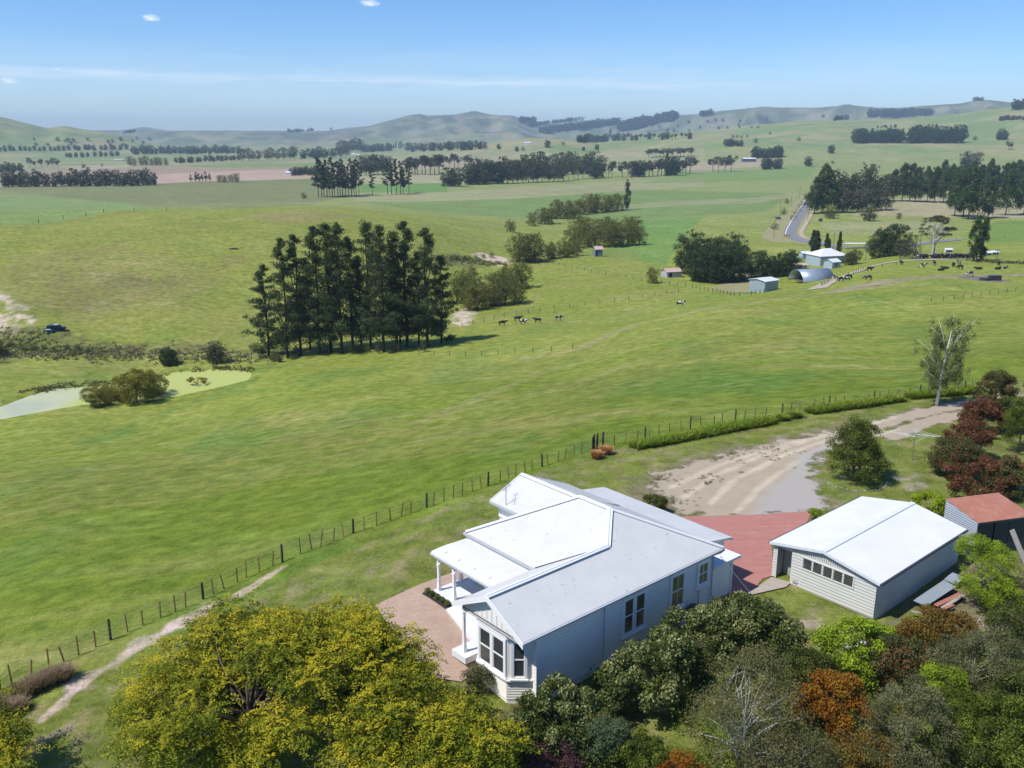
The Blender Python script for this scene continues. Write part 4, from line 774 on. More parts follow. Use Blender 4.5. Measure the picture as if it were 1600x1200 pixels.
def puff_leaves(puffs, n, ln, wd, up=.3, shell=.45, along_out=False, flat=.0, seedt=.25, droop=0.0, jitter=.8):
    """puffs: (k,6) centre, radii. n leaves spread over them"""
    pf = np.asarray(puffs, float); area = (pf[:, 3] * pf[:, 4] + pf[:, 4] * pf[:, 5] + pf[:, 3] * pf[:, 5]) ; idx = rng.choice(len(pf), n, p=area / area.sum())
    d = rdir(n, up); r = rng.uniform(0, 1, (n, 1)) ** shell; r = r * rng.uniform(.85, 1.12, (n, 1))
    P = pf[idx, :3] + d * r * pf[idx, 3:6]; pt = rng.uniform(-1, 1, len(pf)) * seedt
    t = np.clip(.5 + pt[idx] + rng.normal(size=n) * .16, 0, 1)
    al = None
    if along_out: al = d.copy(); al[:, 2] -= droop
    if droop and not along_out: al = np.tile([0, 0, -1.0], (n, 1))
    return leaves(P, d + np.array([0, 0, flat]), ln, wd, t, jitter, along=al)
def env_puffs(lobes, k, pr, squash=.75, inner=.12, low=-.35, jit=.2, top=0.0):
    """clumps spread over the outside of the union of lobes (cx,cy,cz,rx,ry,rz)"""
    lb = np.asarray(lobes, float); ar = lb[:, 3] * lb[:, 4] + lb[:, 3] * lb[:, 5]; out = []
    tries = 0
    while len(out) < k and tries < k * 40:
        tries += 1; i = rng.choice(len(lb), p=ar / ar.sum()); d = rdir(1, .25 + top)[0]
        if d[2] < low: continue
        f = 1.0 if rng.random() > inner else rng.uniform(.3, .8); c = lb[i, :3] + d * lb[i, 3:6] * f * rng.uniform(1 - jit, 1 + jit * .4)
        q = ((c - lb[:, :3]) / lb[:, 3:6]); qq = (q ** 2).sum(1); qq[i] = 9
        if f == 1.0 and (qq < .5).any(): continue
        r = pr * rng.uniform(.65, 1.3); out.append((*c, r, r, r * squash))
    return np.array(out)
def trunk_mesh(name, mat, h, r, puffs=None, lean=(0, 0), limbs=8, stems=1, split=.35, rl=.25, z0=-.4, base_spread=.15):
    m = MB()
    for s in range(stems):
        a = 2 * math.pi * s / max(stems, 1) + random.random(); ox = base_spread * math.cos(a) * (stems > 1); oy = base_spread * math.sin(a) * (stems > 1)
        tx = ox * 4 + lean[0]; ty = oy * 4 + lean[1]; pts = [(ox, oy, z0)]; n = 5
        for k in range(1, n + 1): u = k / n; pts.append((ox + tx * u + random.uniform(-.03, .03) * h * .4, oy + ty * u + random.uniform(-.03, .03) * h * .4, h * u))
        m.tube(pts, [r * (1 - .85 * k / n) for k in range(n + 1)], 7)
        if puffs is not None and len(puffs):
            sel = rng.choice(len(puffs), min(limbs, len(puffs)), replace=False)
            for i in sel:
                c = Vector(puffs[i][:3]); u = max(.12, min(.9, (c.z / h) * random.uniform(.45, .75))); k = u * n; j = int(k); p = Vector(pts[j]).lerp(Vector(pts[min(j + 1, n)]), k - j)
                mid = p.lerp(c, .5) + Vector((random.uniform(-.1, .1), random.uniform(-.1, .1), .08)) * (c - p).length; rr = r * rl * (1.2 - u)
                m.tube([p, mid, c], [rr * 1.4, rr, rr * .3], 5)
    return m.mesh(name, mat, smooth=True)
BARK = plain('brown_bark', (.10, .075, .055), .9, .35, 4); GBARK = plain('grey_bark', (.20, .18, .155), .9, .3, 4); PBARK = plain('pale_bark', (.46, .44, .40), .8, .3, 5); DBARK = plain('dark_bark', (.05, .04, .033), .9, .3, 4)
L_PINE = leaf_mat('pine_needles', (.055, .080, .032), .6, .25); L_DARK = leaf_mat('dark_evergreen', (.048, .074, .026), .5, .22); L_GUM = leaf_mat('gum_leaves', (.080, .092, .045), .5, .3, (.13, .10, .06))
L_WIL = leaf_mat('willow_leaves', (.155, .165, .045), .45, .4, (.22, .20, .055)); L_POP = leaf_mat('poplar_leaves', (.065, .105, .032), .5, .3); L_OLV = leaf_mat('olive_leaves', (.13, .135, .05), .45, .35); L_MID = leaf_mat('mid_green_leaves', (.085, .115, .038), .5, .3)
L_FAR = leaf_mat('far_tree_leaves', (.045, .07, .04), .4, .15)
def tmpl(kind, h, leaf, nl, mat, bark, **k):
    """meshes of one kind of tree, ground at z=0; returns (crown mesh, trunk mesh, height, width)"""
    rw = k.get('rw', .4) * h
    if kind == 'round':
        lo = k.get('lo', .12); c = (1 + lo) / 2 * h; hh = (1 - lo) / 2 * h
        lobes = [(0, 0, c, rw * .8, rw * .8, hh * .95)] + [(rw * .42 * math.cos(a), rw * .42 * math.sin(a), c + hh * random.uniform(-.35, .25), rw * .55, rw * .55, hh * .62) for a in [random.random() + q * 1.26 for q in range(5)]]
        pf = env_puffs(lobes, k.get('np', 40), h * k.get('pr', .11), low=-.75)
        ex = []
        for q in range(int(k.get('np', 40) * .55)):
            a = random.random() * 6.28; f = random.uniform(.3, 1) ** .6; zz = h * random.uniform(lo + .02, .42); r_ = h * k.get('pr', .11) * random.uniform(.8, 1.2); g = rw * (.62 + .5 * zz / h) * f; ex.append((g * math.cos(a), g * math.sin(a), zz, r_, r_, r_))
        for q in range(5): ex.append((0, 0, h * (.25 + .12 * q), rw * .6, rw * .6, h * .14))
        pf = np.vstack([pf, np.array(ex)])
    elif kind == 'column':
        pf = []
        for q in range(k.get('np', 40)):
            u = random.random(); z = h * (.08 + .9 * u); prof = rw * (math.sin(min(1, u * 1.5 + .22) * math.pi / 2) * (1 - max(0, u - .5) * 1.75)); a = random.random() * 6.28; f = random.uniform(.5, 1); pr_ = h * k.get('pr', .06) * random.uniform(.7, 1.2)
            pf.append((prof * f * math.cos(a), prof * f * math.sin(a), z, pr_, pr_, pr_ * 1.7))
        pf = np.array(pf)
    elif kind == 'cone':
        pf = []
        for q in range(k.get('np', 50)):
            u = random.random() ** .8; z = h * (.16 + .82 * u); prof = rw * (1 - u) ** .62 * min(1, .35 + u * 3) * 1.05; a = random.random() * 6.28; f = random.uniform(.45, 1); pr_ = h * k.get('pr', .085) * random.uniform(.7, 1.25) * (1.15 - .6 * u)
            pf.append((prof * f * math.cos(a), prof * f * math.sin(a), z, pr_, pr_, pr_ * 1.2))
        pf = np.array(pf)
    elif kind == 'open':      # gum: bare lower trunk, clumped crown
        lobes = [(random.uniform(-.5, .5) * rw, random.uniform(-.5, .5) * rw, h * random.uniform(.5, .85), rw * .5, rw * .5, h * .13) for _ in range(6)]
        pf = env_puffs(lobes, k.get('np', 34), h * k.get('pr', .08), low=-.9)
    elif kind == 'pine':
        pf = []; nb = k.get('nb', 30)
        for q in range(nb):
            u = (q + random.random()) / nb; z = h * (k.get('z0', .2) + (1 - k.get('z0', .2)) * u); L = rw * (1 - u) ** .62 * random.uniform(.55, 1.1) * (1.0 if u > .12 else .65) + .03 * h * (u > .9) * 0 + h * .012; a = random.random() * 6.28
            for j in range(3):
                f = (.35, .7, 1)[j]; pr_ = h * .032 * random.uniform(.8, 1.35) * (1.2 - .45 * u); pf.append((L * f * math.cos(a), L * f * math.sin(a), z + L * f * f * .22 + random.uniform(-.01, .01) * h, pr_ * 1.25, pr_ * 1.25, pr_ * .8))
        for q in range(4): pf.append((random.uniform(-.01, .01) * h, random.uniform(-.01, .01) * h, h * (.93 + .02 * q), h * .018, h * .018, h * .03))
        pf = np.array(pf)
    V, F, t = puff_leaves(pf, nl, leaf, leaf * k.get('asp', .6), up=k.get('up', .25), shell=k.get('shell', .45), along_out=k.get('along', False), droop=k.get('droop', 0), jitter=k.get('jit', .8))
    V[:, 2] = np.maximum(V[:, 2], .05); cm = mesh_np('crown', V, F, mat, tint=t)
    tm = trunk_mesh('trunk', bark, h * k.get('th', .75), h * k.get('tr', .02), pf, limbs=k.get('limbs', 7), stems=k.get('stems', 1), rl=k.get('rl', .35))
    return cm, tm, h, rw * 2
TT = {}
def variants(key, n, *a, **k): TT[key] = [tmpl(*a, **k) for _ in range(n)]
# far kinds: 20 m trees of coarse leaves
variants('dark', 3, 'round', 20, 1.5, 1500, L_DARK, DBARK, rw=.40, lo=.0, np=44, pr=.13, limbs=3)
variants('gum', 4, 'open', 22, 1.2, 900, L_GUM, GBARK, rw=.30, np=26, pr=.10, limbs=8, tr=.022)
variants('gumdense', 3, 'round', 22, 1.3, 1100, L_GUM, GBARK, rw=.36, lo=.14, np=30, pr=.12, limbs=5)
variants('conifer', 3, 'cone', 24, 1.3, 1100, L_DARK, DBARK, rw=.27, np=44, limbs=2)
variants('tallpine', 3, 'pine', 34, 1.1, 1500, L_PINE, DBARK, rw=.15, z0=.25, nb=26, th=.96, tr=.010, limbs=0)
variants('willow', 4, 'round', 10, .5, 2300, L_WIL, BARK, rw=.50, lo=.0, np=44, pr=.12, limbs=6, droop=.6, stems=2)
variants('poplar', 3, 'column', 22, .8, 2600, L_POP, BARK, rw=.12, np=44, limbs=2)
variants('plantation', 4, 'cone', 26, .95, 4600, L_POP, BARK, rw=.29, np=100, pr=.085, limbs=6, tr=.014)
variants('scrub', 3, 'round', 14, .8, 900, L_GUM, PBARK, rw=.36, lo=.1, np=26, pr=.12, limbs=12)
variants('bush', 3, 'round', 5, .35, 900, L_MID, BARK, rw=.55, lo=.0, np=26, pr=.14, limbs=3)
variants('farwood', 2, 'round', 16, 2.6, 160, L_FAR, DBARK, rw=.4, lo=.0, np=14, pr=.16, limbs=0)
variants('macro', 3, 'round', 15, .7, 10000, L_DARK, DBARK, rw=.5, lo=.0, np=130, pr=.095, limbs=8, tr=.03, along=True, asp=.35, jit=.5)
variants('olive', 2, 'round', 9, .45, 3600, L_OLV, BARK, rw=.48, lo=.02, np=50, pr=.11, limbs=6)
variants('cypress', 2, 'column', 14, .5, 3500, L_DARK, DBARK, rw=.10, np=50, pr=.05, limbs=0)
variants('bigwillow', 2, 'round', 10, .42, 9000, leaf_mat('yellow_willow_leaves', (.20, .20, .035), .45, .4, (.32, .29, .05)), BARK, rw=.62, lo=.0, np=70, pr=.13, limbs=6, droop=.8, stems=2)
_first = set()
def put(key, pos, h, label, group=None, wide=1.0, name=None, cat='tree', rz=None, v=None):
    cm, tm, th, tw = random.choice(TT[key]) if v is None else TT[key][v]
    s = h / th; o = thing(name or {'dark': 'evergreen_tree', 'gum': 'gum_tree', 'gumdense': 'gum_tree', 'conifer': 'conifer_tree', 'tallpine': 'pine_tree', 'willow': 'willow_tree', 'bigwillow': 'willow_tree', 'poplar': 'poplar_tree', 'plantation': 'poplar_tree', 'scrub': 'scrub_tree', 'bush': 'bush', 'macro': 'macrocarpa_tree', 'olive': 'broad_tree', 'cypress': 'cypress_tree'}[key], label, cat, pos, random.random() * 6.28 if rz is None else rz, group)
    o.scale = (s * wide, s * wide, s); link('crown', cm, o); link('trunk', tm, o); return o
def hgt(p, hpx): return hpx * p.y / FPX * 1.03
def row(key, x0, y0, x1, y1, n, hpx, label, group=None, wide=1.0, jy=.8, var=.22, cat='tree'):
    ks = key if isinstance(key, tuple) else (key,)
    for k in range(n):
        u = (k + .5 + random.uniform(-.25, .25)) / n; p = G(x0 + (x1 - x0) * u, y0 + (y1 - y0) * u + random.uniform(-jy, jy)); h = hgt(p, hpx) * random.uniform(1 - var, 1 + var * .6)
        put(random.choice(ks), p, h, label, group if n > 1 else None, wide, cat=cat)
def wood(x0, y0, x1, y1, n, hpx, depth=3, name='far_forest'):
    Vs = []; Fs = []; ts = []; o = 0
    for k in range(n):
        u = random.random(); p = G(x0 + (x1 - x0) * u, y0 + (y1 - y0) * u + random.uniform(-depth, depth)); cm, tm, th, tw = random.choice(TT['farwood']); s = hgt(p, hpx) * random.uniform(.7, 1.1) / th
        v = np.empty(len(cm.vertices) * 3, np.float32); cm.vertices.foreach_get('co', v); v = v.reshape(-1, 3) * s * np.array([1.3, 1.3, 1]); a = random.random() * 6.28
        v = np.c_[v[:, 0] * math.cos(a) - v[:, 1] * math.sin(a), v[:, 0] * math.sin(a) + v[:, 1] * math.cos(a), v[:, 2]] + np.array(p); Vs.append(v); f = np.arange(len(v)).reshape(-1, 4) + o; Fs.append(f); o += len(v); ts.append(rng.uniform(.2, .8, len(f)))
    tag(link(name, mesh_np(name, np.concatenate(Vs), np.concatenate(Fs), L_FAR, tint=np.concatenate(ts))), kind='stuff')
# ---------------------------------------------------------------- far trees, row by row
row('dark', 2, 292, 243, 290, 22, 25, 'dark evergreen in the long shelterbelt at the far left edge', 'dark shelterbelt trees at the left', .8)
row('dark', -10, 270, 38, 268, 5, 15, 'low dark tree behind the left end of the dark shelterbelt', 'dark trees behind the shelterbelt')
row('gum', 42, 263, 98, 262, 6, 15, 'pale grey-brown thin tree in the row behind the dark shelterbelt', 'grey-brown trees behind the shelterbelt')
row('bush', 130, 263, 131, 263, 1, 8, 'round dark bush alone on the pale brown field at the left', cat='bush', wide=1.0)
row('bush', 159, 261, 160, 261, 1, 5, 'tiny bush alone on the tan field, right of the larger one', cat='bush')
row('conifer', 297, 284, 331, 283, 6, 13, 'small dark conifer in the short row on the brown field', 'small conifers on the brown field')
row('willow', 338, 285, 372, 284, 4, 13, 'rounded olive-brown tree at the right end of the short conifer row', 'rounded olive trees by the small conifers')
row('bush', 474, 311, 475, 311, 1, 12, 'single round dark bush on the grey-green crop field', cat='bush')
row('willow', 200, 259, 263, 258, 8, 13, 'round grey-green tree in the clump at the edge of the tan field', 'round grey-green trees by the tan field', .8)
row('dark', 272, 255, 376, 250, 16, 9, 'tree of the low dark hedge line running beside the bright green strip', 'low dark hedge line trees')
row('gumdense', 376, 252, 464, 249, 10, 19, 'tall dark gum beyond the right end of the low dark hedge line', 'tall dark gums beyond the hedge line')
row('dark', 98, 246, 190, 244, 10, 8, 'small dark far tree in the row left of the valley centre', 'small dark trees left in the valley')
row('dark', 205, 241, 375, 240, 24, 12, 'blue-green distant tree in the belt across the valley floor', 'distant belt across the valley')
row('dark', -5, 236, 200, 234, 26, 8, 'tiny blue-green tree in the belt at the foot of the left hill', 'tree belt at the foot of the left hill')
row(('gumdense', 'dark'), 470, 249, 545, 246, 9, 17, 'dark gum in the belt left of the tan fields in the middle distance', 'dark gums left of the tan fields')
row('gumdense', 530, 240, 566, 238, 6, 22, 'big distant gum in the knot of trees beside the tiny white houses', 'gums beside the tiny houses')
row('dark', 567, 238, 612, 236, 9, 12, 'distant dark tree between the big gums and the small poplars', 'distant trees between gums and poplars')
row('poplar', 613, 233, 632, 232, 5, 10, 'tiny far poplar in the short evenly spaced row', 'tiny far poplars', 1.2)
row(('dark', 'gumdense', 'poplar'), 634, 237, 760, 233, 26, 13, 'distant tree in the mixed belt below the pale middle hills', 'mixed belt below the middle hills')
row('tallpine', 496, 308, 564, 305, 16, 52, 'tall dark pine in the dense stand left of the four thin pines', 'dense stand of tall far pines', 1.2, 1.5)
row('gumdense', 562, 274, 608, 272, 7, 28, 'dark gum in the clump behind the tall far pines', 'dark gums behind the far pines')
row('tallpine', 581, 305, 583, 305, 1, 40, 'thin far pine standing alone between the two pine stands')
row('tallpine', 602, 304, 641, 302, 6, 46, 'thin far pine in the right-hand smaller stand', 'thin pines of the small right stand', 1.1)
row('gum', 632, 273, 688, 272, 9, 30, 'gum in the group behind and right of the thin pines', 'gums right of the thin pines', 1.2)
row('gum', 690, 263, 736, 262, 6, 21, 'gum in the small group on the tan field behind the main belt', 'gums on the tan field', 1.2)
row('dark', 452, 274, 506, 273, 11, 12, 'dark clipped shelter tree in the short belt beside a tiny white shed', 'short clipped belt trees')
row('dark', 694, 292, 716, 291, 2, 27, 'very dark round tree at the left end of the main tree belt', 'dark pair at the left end of the main belt', 1.1)
row('dark', 729, 289, 782, 287, 6, 32, 'dark tree in the left half of the main tree belt', 'dark trees of the main belt', .95)
row(('gumdense', 'gum'), 740, 284, 800, 281, 6, 38, 'taller gum rising behind the left half of the main belt', 'taller gums behind the main belt')
row('gumdense', 782, 287, 884, 283, 13, 33, 'brown-green gum in the middle of the main tree belt', 'brown-green gums of the main belt', .95)
row(('dark', 'gumdense'), 800, 277, 945, 270, 12, 32, 'dark tree showing behind the middle of the main belt', 'trees behind the main belt')
row(('dark', 'gum'), 884, 281, 962, 277, 10, 25, 'smaller dark tree at the right end of the main belt', 'right end of the main belt')
row(('gum', 'dark'), 970, 277, 1058, 273, 13, 26, 'gum in the separate belt right of the main one', 'gums of the separate right belt', 1.2)
row('poplar', 1041, 273, 1042, 273, 1, 38, 'far poplar rising above the separate right belt of gums')
row('gum', 1062, 272, 1080, 271, 3, 28, 'brownish gum at the right end of the separate belt', 'brownish gums ending the separate belt', 1.2)
row('gum', 1110, 269, 1146, 268, 4, 23, 'gum in the small group of four standing on the pinkish field', 'four gums on the pinkish field', 1.2)
row('dark', 1190, 265, 1222, 264, 4, 17, 'round dark tree in the close group below the hedge on the plain', 'round dark trees below the hedge')
row('dark', 1174, 247, 1223, 246, 10, 17, 'dark tree of the clipped block right of the small blue-roofed barn', 'clipped block of dark trees', .8)
row('dark', 901, 223, 950, 222, 12, 12, 'dark tree of the small plantation on the middle ridge', 'small plantation on the middle ridge')
row('poplar', 953, 214, 954, 214, 1, 12, 'small dark spire tree just above the ridge plantation', wide=1.4)
row(('dark', 'gum'), 956, 220, 1082, 217, 18, 11, 'tiny dark tree in the straggling line on the right of the ridge', 'straggling line on the ridge')
row('gum', 1012, 246, 1082, 245, 13, 14, 'bare-looking greyish tree in the row on the plain below the ridge', 'greyish row below the ridge', 1.4)
for x, y, h, lb in ((807,236,9,'round dark tree alone on the green rise, left of two others'),(855,231,12,'darkest lone round tree on the green rise in the middle'),(879,227,7,'small grey-green tree right of the lone dark tree'),(911,236,8,'small round tree alone below the ridge plantation'),(932,235,9,'small dark tree just right of the round one below the plantation'),(779,233,8,'thin small tree standing at the left foot of the green rise'),(817,235,6,'little pale tree beside the round dark tree on the rise'),
                    (1262,260,17,'big round dark tree standing alone left of the poplar plantation'),(1180,223,6,'low bush right of the small dark group on the right hills'),(1203,210,4,'tiny bush in the hollow of the right hills'),(1298,240,15,'narrow oval dark tree alone on the right hillside'),(1285,183,6,'small dark tree alone on the upper right hillside'),(1419,262,7,'small dark round bush on the plain above the poplars'),(1523,220,7,'small grey bush below the upper right hill'),(1300,255,4,'tiny dark bush right of the big round tree'),(1247,221,7,'low wide bush on the slope of the right hills')):
    row('bush' if h < 8 else 'dark', x, y, x + 1, y, 1, h, lb, wide=1.25 if h < 8 else 1.05, cat='bush' if h < 8 else 'tree')
row('bush', 1142, 216, 1170, 214, 4, 4, 'tiny bush in the sprinkle on the left slope of the right hills', 'sprinkled bushes on the right hills', 1.3, cat='bush')
row('dark', 1133, 229, 1160, 228, 6, 11, 'dark tree in the small clump on the left of the right hills', 'small clump on the right hills')
row('dark', 1302, 189, 1326, 186, 7, 7, 'tiny dark tree in the short diagonal row near the skyline', 'short diagonal row near the skyline')
row(('conifer', 'dark'), 1336, 224, 1412, 223, 22, 20, 'dark conifer in the left half of the hillside plantation', 'left half of the hillside plantation', 1.1)
row(('conifer', 'dark'), 1416, 224, 1507, 223, 20, 24, 'dark conifer in the right half of the hillside plantation', 'right half of the hillside plantation', 1.1)
row('dark', 1558, 219, 1572, 218, 3, 15, 'dark tree in the lone trio right of the hillside plantation', 'lone trio on the hillside')
row('gum', 1572, 234, 1584, 234, 2, 12, 'grey bare tree of the pair below the lone trio', 'grey pair on the hillside', 1.4)
row('dark', 1560, 188, 1600, 187, 9, 7, 'tiny dark tree in the row near the top right skyline', 'row near the top right skyline')
row('dark', 1582, 172, 1608, 170, 6, 17, 'tall dark tree in the clump on the right end of the skyline', 'clump at the right end of the skyline', .8)
row('gumdense', 1505, 262, 1530, 261, 3, 23, 'grey-green broad tree in the group above the poplar plantation', 'grey-green trees above the poplars')
row('dark', 1440, 265, 1602, 264, 22, 5, 'clipped dark tree of the long low hedge above the poplars', 'long low hedge above the poplars')
wood(845, 208, 967, 193, 150, 9, 2.2); wood(969, 203, 1055, 184, 200, 11, 4); wood(814, 191, 835, 190, 24, 8, 1); wood(827, 197, 928, 186, 80, 6, .6)
wood(1357, 181, 1455, 178, 130, 8, 3); wood(1095, 181, 1112, 179, 14, 8, .5); wood(1370, 200, 1400, 199, 0 + 8, 5, .5); wood(930, 186, 1010, 182, 30, 6, .5); wood(1516, 158, 1535, 157, 12, 6, .3); wood(190, 209, 215, 206, 12, 5, .5); wood(445, 207, 520, 203, 26, 5, .5); wood(50, 225, 240, 222, 18, 6, 6); wood(980, 200, 1200, 195, 22, 5, 8)
# --- the poplar plantation beyond the road
row('plantation', 1268, 334, 1300, 333, 3, 66, 'tall dense poplar at the left corner of the plantation, beside the road', 'tall poplars at the roadside corner', 1.1)
row(('gumdense', 'plantation'), 1300, 318, 1390, 314, 8, 52, 'tall tree in the dark block behind the pale scrub', 'dark block behind the pale scrub')
row('scrub', 1306, 333, 1388, 328, 11, 40, 'pale-stemmed scrubby tree in front of the dark block beside the road', 'pale-stemmed scrub trees', 1.0)
row('plantation', 1386, 313, 1478, 317, 7, 50, 'poplar in the inner row of the plantation, left part', 'inner left poplars')
row('plantation', 1484, 336, 1508, 339, 2, 66, 'poplar in the nearest pair of the plantation', 'nearest pair of poplars', 1.0)
for x, y, h, lb in ((1512,343,68,'tall poplar directly right of the nearest pair'),(1543,340,62,'poplar fourth from the left in the front plantation row'),(1570,336,64,'poplar second from the right edge in the front plantation row'),(1599,335,62,'poplar at the right edge of the photo in the front row')):
    row('plantation', x, y, x + 1, y, 1, h, lb)
row('plantation', 1465, 306, 1605, 303, 12, 44, 'poplar in the far back rows of the plantation', 'far back poplars')
row('plantation', 1440, 292, 1605, 288, 12, 34, 'darkest poplar in the rearmost plantation row', 'rearmost poplars')
for key, x, y, h, w_, lb in (('willow',1296,342,19,1.25,'yellow-olive dome bush at the roadside below the tall poplars'),('olive',1357,346,24,1.15,'olive-brown spreading tree below the pale scrub'),('willow',1404,342,13,1.0,'small round grey-green bush on the dry field under the poplars'),('bush',1224,335,10,1,'dark bush on the verge nearest the bend of the road'),('bush',1229,318,9,1,'dark bush on the verge halfway up the straight road'),('bush',1210,358,9,1.3,'low dark bush beside the power pole at the bend')):
    row(key, x, y, x + 1, y, 1, h, lb, wide=w_, cat='tree' if h > 20 else 'bush')
# --- willows along the creek
row('willow', 826, 353, 862, 350, 3, 24, 'olive willow at the near left end of the creek row', 'near left willows of the creek row', 1.0)
row('willow', 866, 343, 905, 341, 3, 33, 'tall brownish willow in the middle of the creek row', 'middle willows of the creek row')
row('willow', 907, 336, 972, 329, 6, 28, 'willow in the far right part of the creek row beside the poplar', 'right willows of the creek row')
row('poplar', 979, 328, 980, 328, 1, 46, 'slim poplar standing alone at the end of the creek willows')
row('willow', 797, 362, 798, 362, 1, 22, 'round willow standing alone left of the creek row', wide=1.1)
row('willow', 890, 388, 1006, 383, 7, 32, 'willow along the front of the big rounded thicket', 'front willows of the big thicket', 1.15, 1)
row('willow', 900, 372, 1000, 368, 7, 32, 'willow in the crown of the big rounded thicket', 'crown willows of the big thicket', 1.15, 2)
row('willow', 802, 411, 842, 408, 3, 42, 'tall olive willow beside the pale bank, left of the thicket', 'tall willows beside the bank')
row('willow', 848, 406, 908, 399, 5, 28, 'lower willow between the pale bank and the tiny hut', 'lower willows toward the hut')
row('willow', 1019, 442, 1020, 442, 1, 32, 'lone olive willow on the fence line left of the dark cypress clump', wide=.95)
row('willow', 708, 478, 740, 452, 3, 50, 'green willow half hidden behind the right edge of the pine grove', 'willows behind the pine grove')
row('willow', 728, 486, 812, 472, 6, 44, 'bright olive willow in the rounded group right of the pine grove', 'olive willows right of the grove', 1.0, 2)
row('willow', 760, 462, 822, 448, 4, 40, 'grey-green willow at the back of the rounded group', 'back willows of the rounded group')
# --- farm trees
for x, y, h, w_ in ((1080,428,58,1),(1108,424,60,1.0),(1142,424,60,1.05)): row('macro', x, y, x+1, y, 1, h, 'tall dark clipped cypress tree at the back of the farmyard clump', None, w_)
for o_ in [o for o in COL.objects if o.get('label', '').startswith('tall dark clipped')]: o_['group'] = 'back trees of the farmyard clump'
row('macro', 1084, 441, 1150, 439, 4, 56, 'huge dense dark green tree at the front of the farmyard clump', 'front trees of the farmyard clump', 1.05, 1, .05)
row('macro', 1180, 434, 1238, 430, 4, 38, 'bushy dark conifer between the white shed and the curved barn', 'bushy conifers by the curved barn', .95)
row('olive', 1236, 414, 1237, 414, 1, 26, 'rounded olive-brown tree behind the bushy conifers of the farm')
row('cypress', 1267, 398, 1276, 397, 2, 33, 'thick dark upright cypress left of the farmhouse roof', 'upright cypresses left of the roof', 1.6)
row('cypress', 1289, 396, 1296, 395, 2, 27, 'slim upright cypress behind the farmhouse roof', 'slim cypresses behind the roof', 1.3)
row('cypress', 1309, 405, 1310, 405, 1, 46, 'tall pointed cypress at the right corner of the farmhouse', wide=.9)
row('olive', 1284, 411, 1285, 411, 1, 12, 'small green bush in front of the farmhouse wall', cat='bush'); row('olive', 1322, 414, 1336, 413, 2, 22, 'round grey-olive bush right of the farmhouse', 'grey-olive bushes right of the farmhouse', 1.1, cat='bush')
row('macro', 1374, 402, 1374, 402, 1, 44, 'round dark tree, left one beside the lane', wide=1.0); row('macro', 1396, 400, 1396, 400, 1, 52, 'tallest round dark tree beside the lane', wide=1.0)
row('scrub', 1402, 405, 1428, 404, 3, 36, 'brown thin-leaved tree between the dark trees and the umbrella-shaped gum', 'brown trees beside the umbrella gum', 1.1)
row('poplar', 1520, 409, 1521, 409, 1, 66, 'left stem of the thick green double poplar by the lane', wide=1.1); row('poplar', 1533, 408, 1534, 408, 1, 58, 'right stem of the thick green double poplar by the lane', wide=1.1)
def umbrella_gum():
    p = G(1457, 404); h = hgt(p, 66); T = thing('gum_tree', 'spreading umbrella-topped gum with pale forked trunk beside the lane', 'tree', p); s = h / 66
    lobes = [(0, 0, 56 * s, 17 * s, 12 * s, 7 * s), (-12 * s, 2, 46 * s, 9 * s, 8 * s, 5 * s), (20 * s, -1, 44 * s, 9 * s, 8 * s, 4 * s), (10 * s, -2, 36 * s, 9 * s, 7 * s, 3 * s), (-16 * s, 3, 34 * s, 8 * s, 8 * s, 6 * s)]
    pf = env_puffs(lobes, 80, 4.2 * s, .45, low=-.5); V, F, t = puff_leaves(pf, 5200, .38, .2, shell=.5); link('crown', mesh_np('crown', V, F, L_GUM, tint=t), T)
    link('trunk', trunk_mesh('trunk', PBARK, 40 * s, 2.0 * s, pf, limbs=22, stems=2, rl=.35, base_spread=1.0 * s), T)
umbrella_gum()
# --- pond side
row('olive', 0, 556, 1, 556, 1, 26, 'bright yellow-green bush at the left edge below the eroded bank', cat='bush')
p = G(214, 628); put('bigwillow', p, hgt(p, 54), 'large rounded olive willow between the two halves of the pond', wide=1.05, v=0)
p = G(240, 624); put('bigwillow', p, hgt(p, 44), 'rounded willow leaning over the green half of the pond', wide=.95, v=1)
row('bigwillow', 146, 633, 188, 630, 2, 30, 'low sprawling willow on the dark half of the pond edge', 'low willows on the pond edge', 1.25)
def yellow_tree():
    p = G(310, 607); T = thing('young_willow', 'small yellow umbrella-shaped willow growing out of the green pond', 'tree', p); h = hgt(p, 19)
    pf = env_puffs([(0, 0, h * .7, h * .75, h * .75, h * .28)], 26, h * .16, .6, low=-.4); V, F, t = puff_leaves(pf, 1400, .3, .1, droop=.8); link('crown', mesh_np('crown', V, F, leaf_mat('yellow_willow', (.26, .22, .035), .35, .3), tint=t), T)
    link('trunk', trunk_mesh('trunk', BARK, h * .6, h * .03, pf, limbs=7), T)
yellow_tree()
row('macro', 256, 571, 275, 570, 2, 26, 'dark round evergreen bush on the creek fence above the pond', 'dark bushes above the pond', 1.0, cat='bush')
row('scrub', 325, 566, 346, 568, 3, 36, 'brown-olive thicket bush right of the dark round bushes', 'brown-olive bushes above the pond', 1.2, cat='bush')
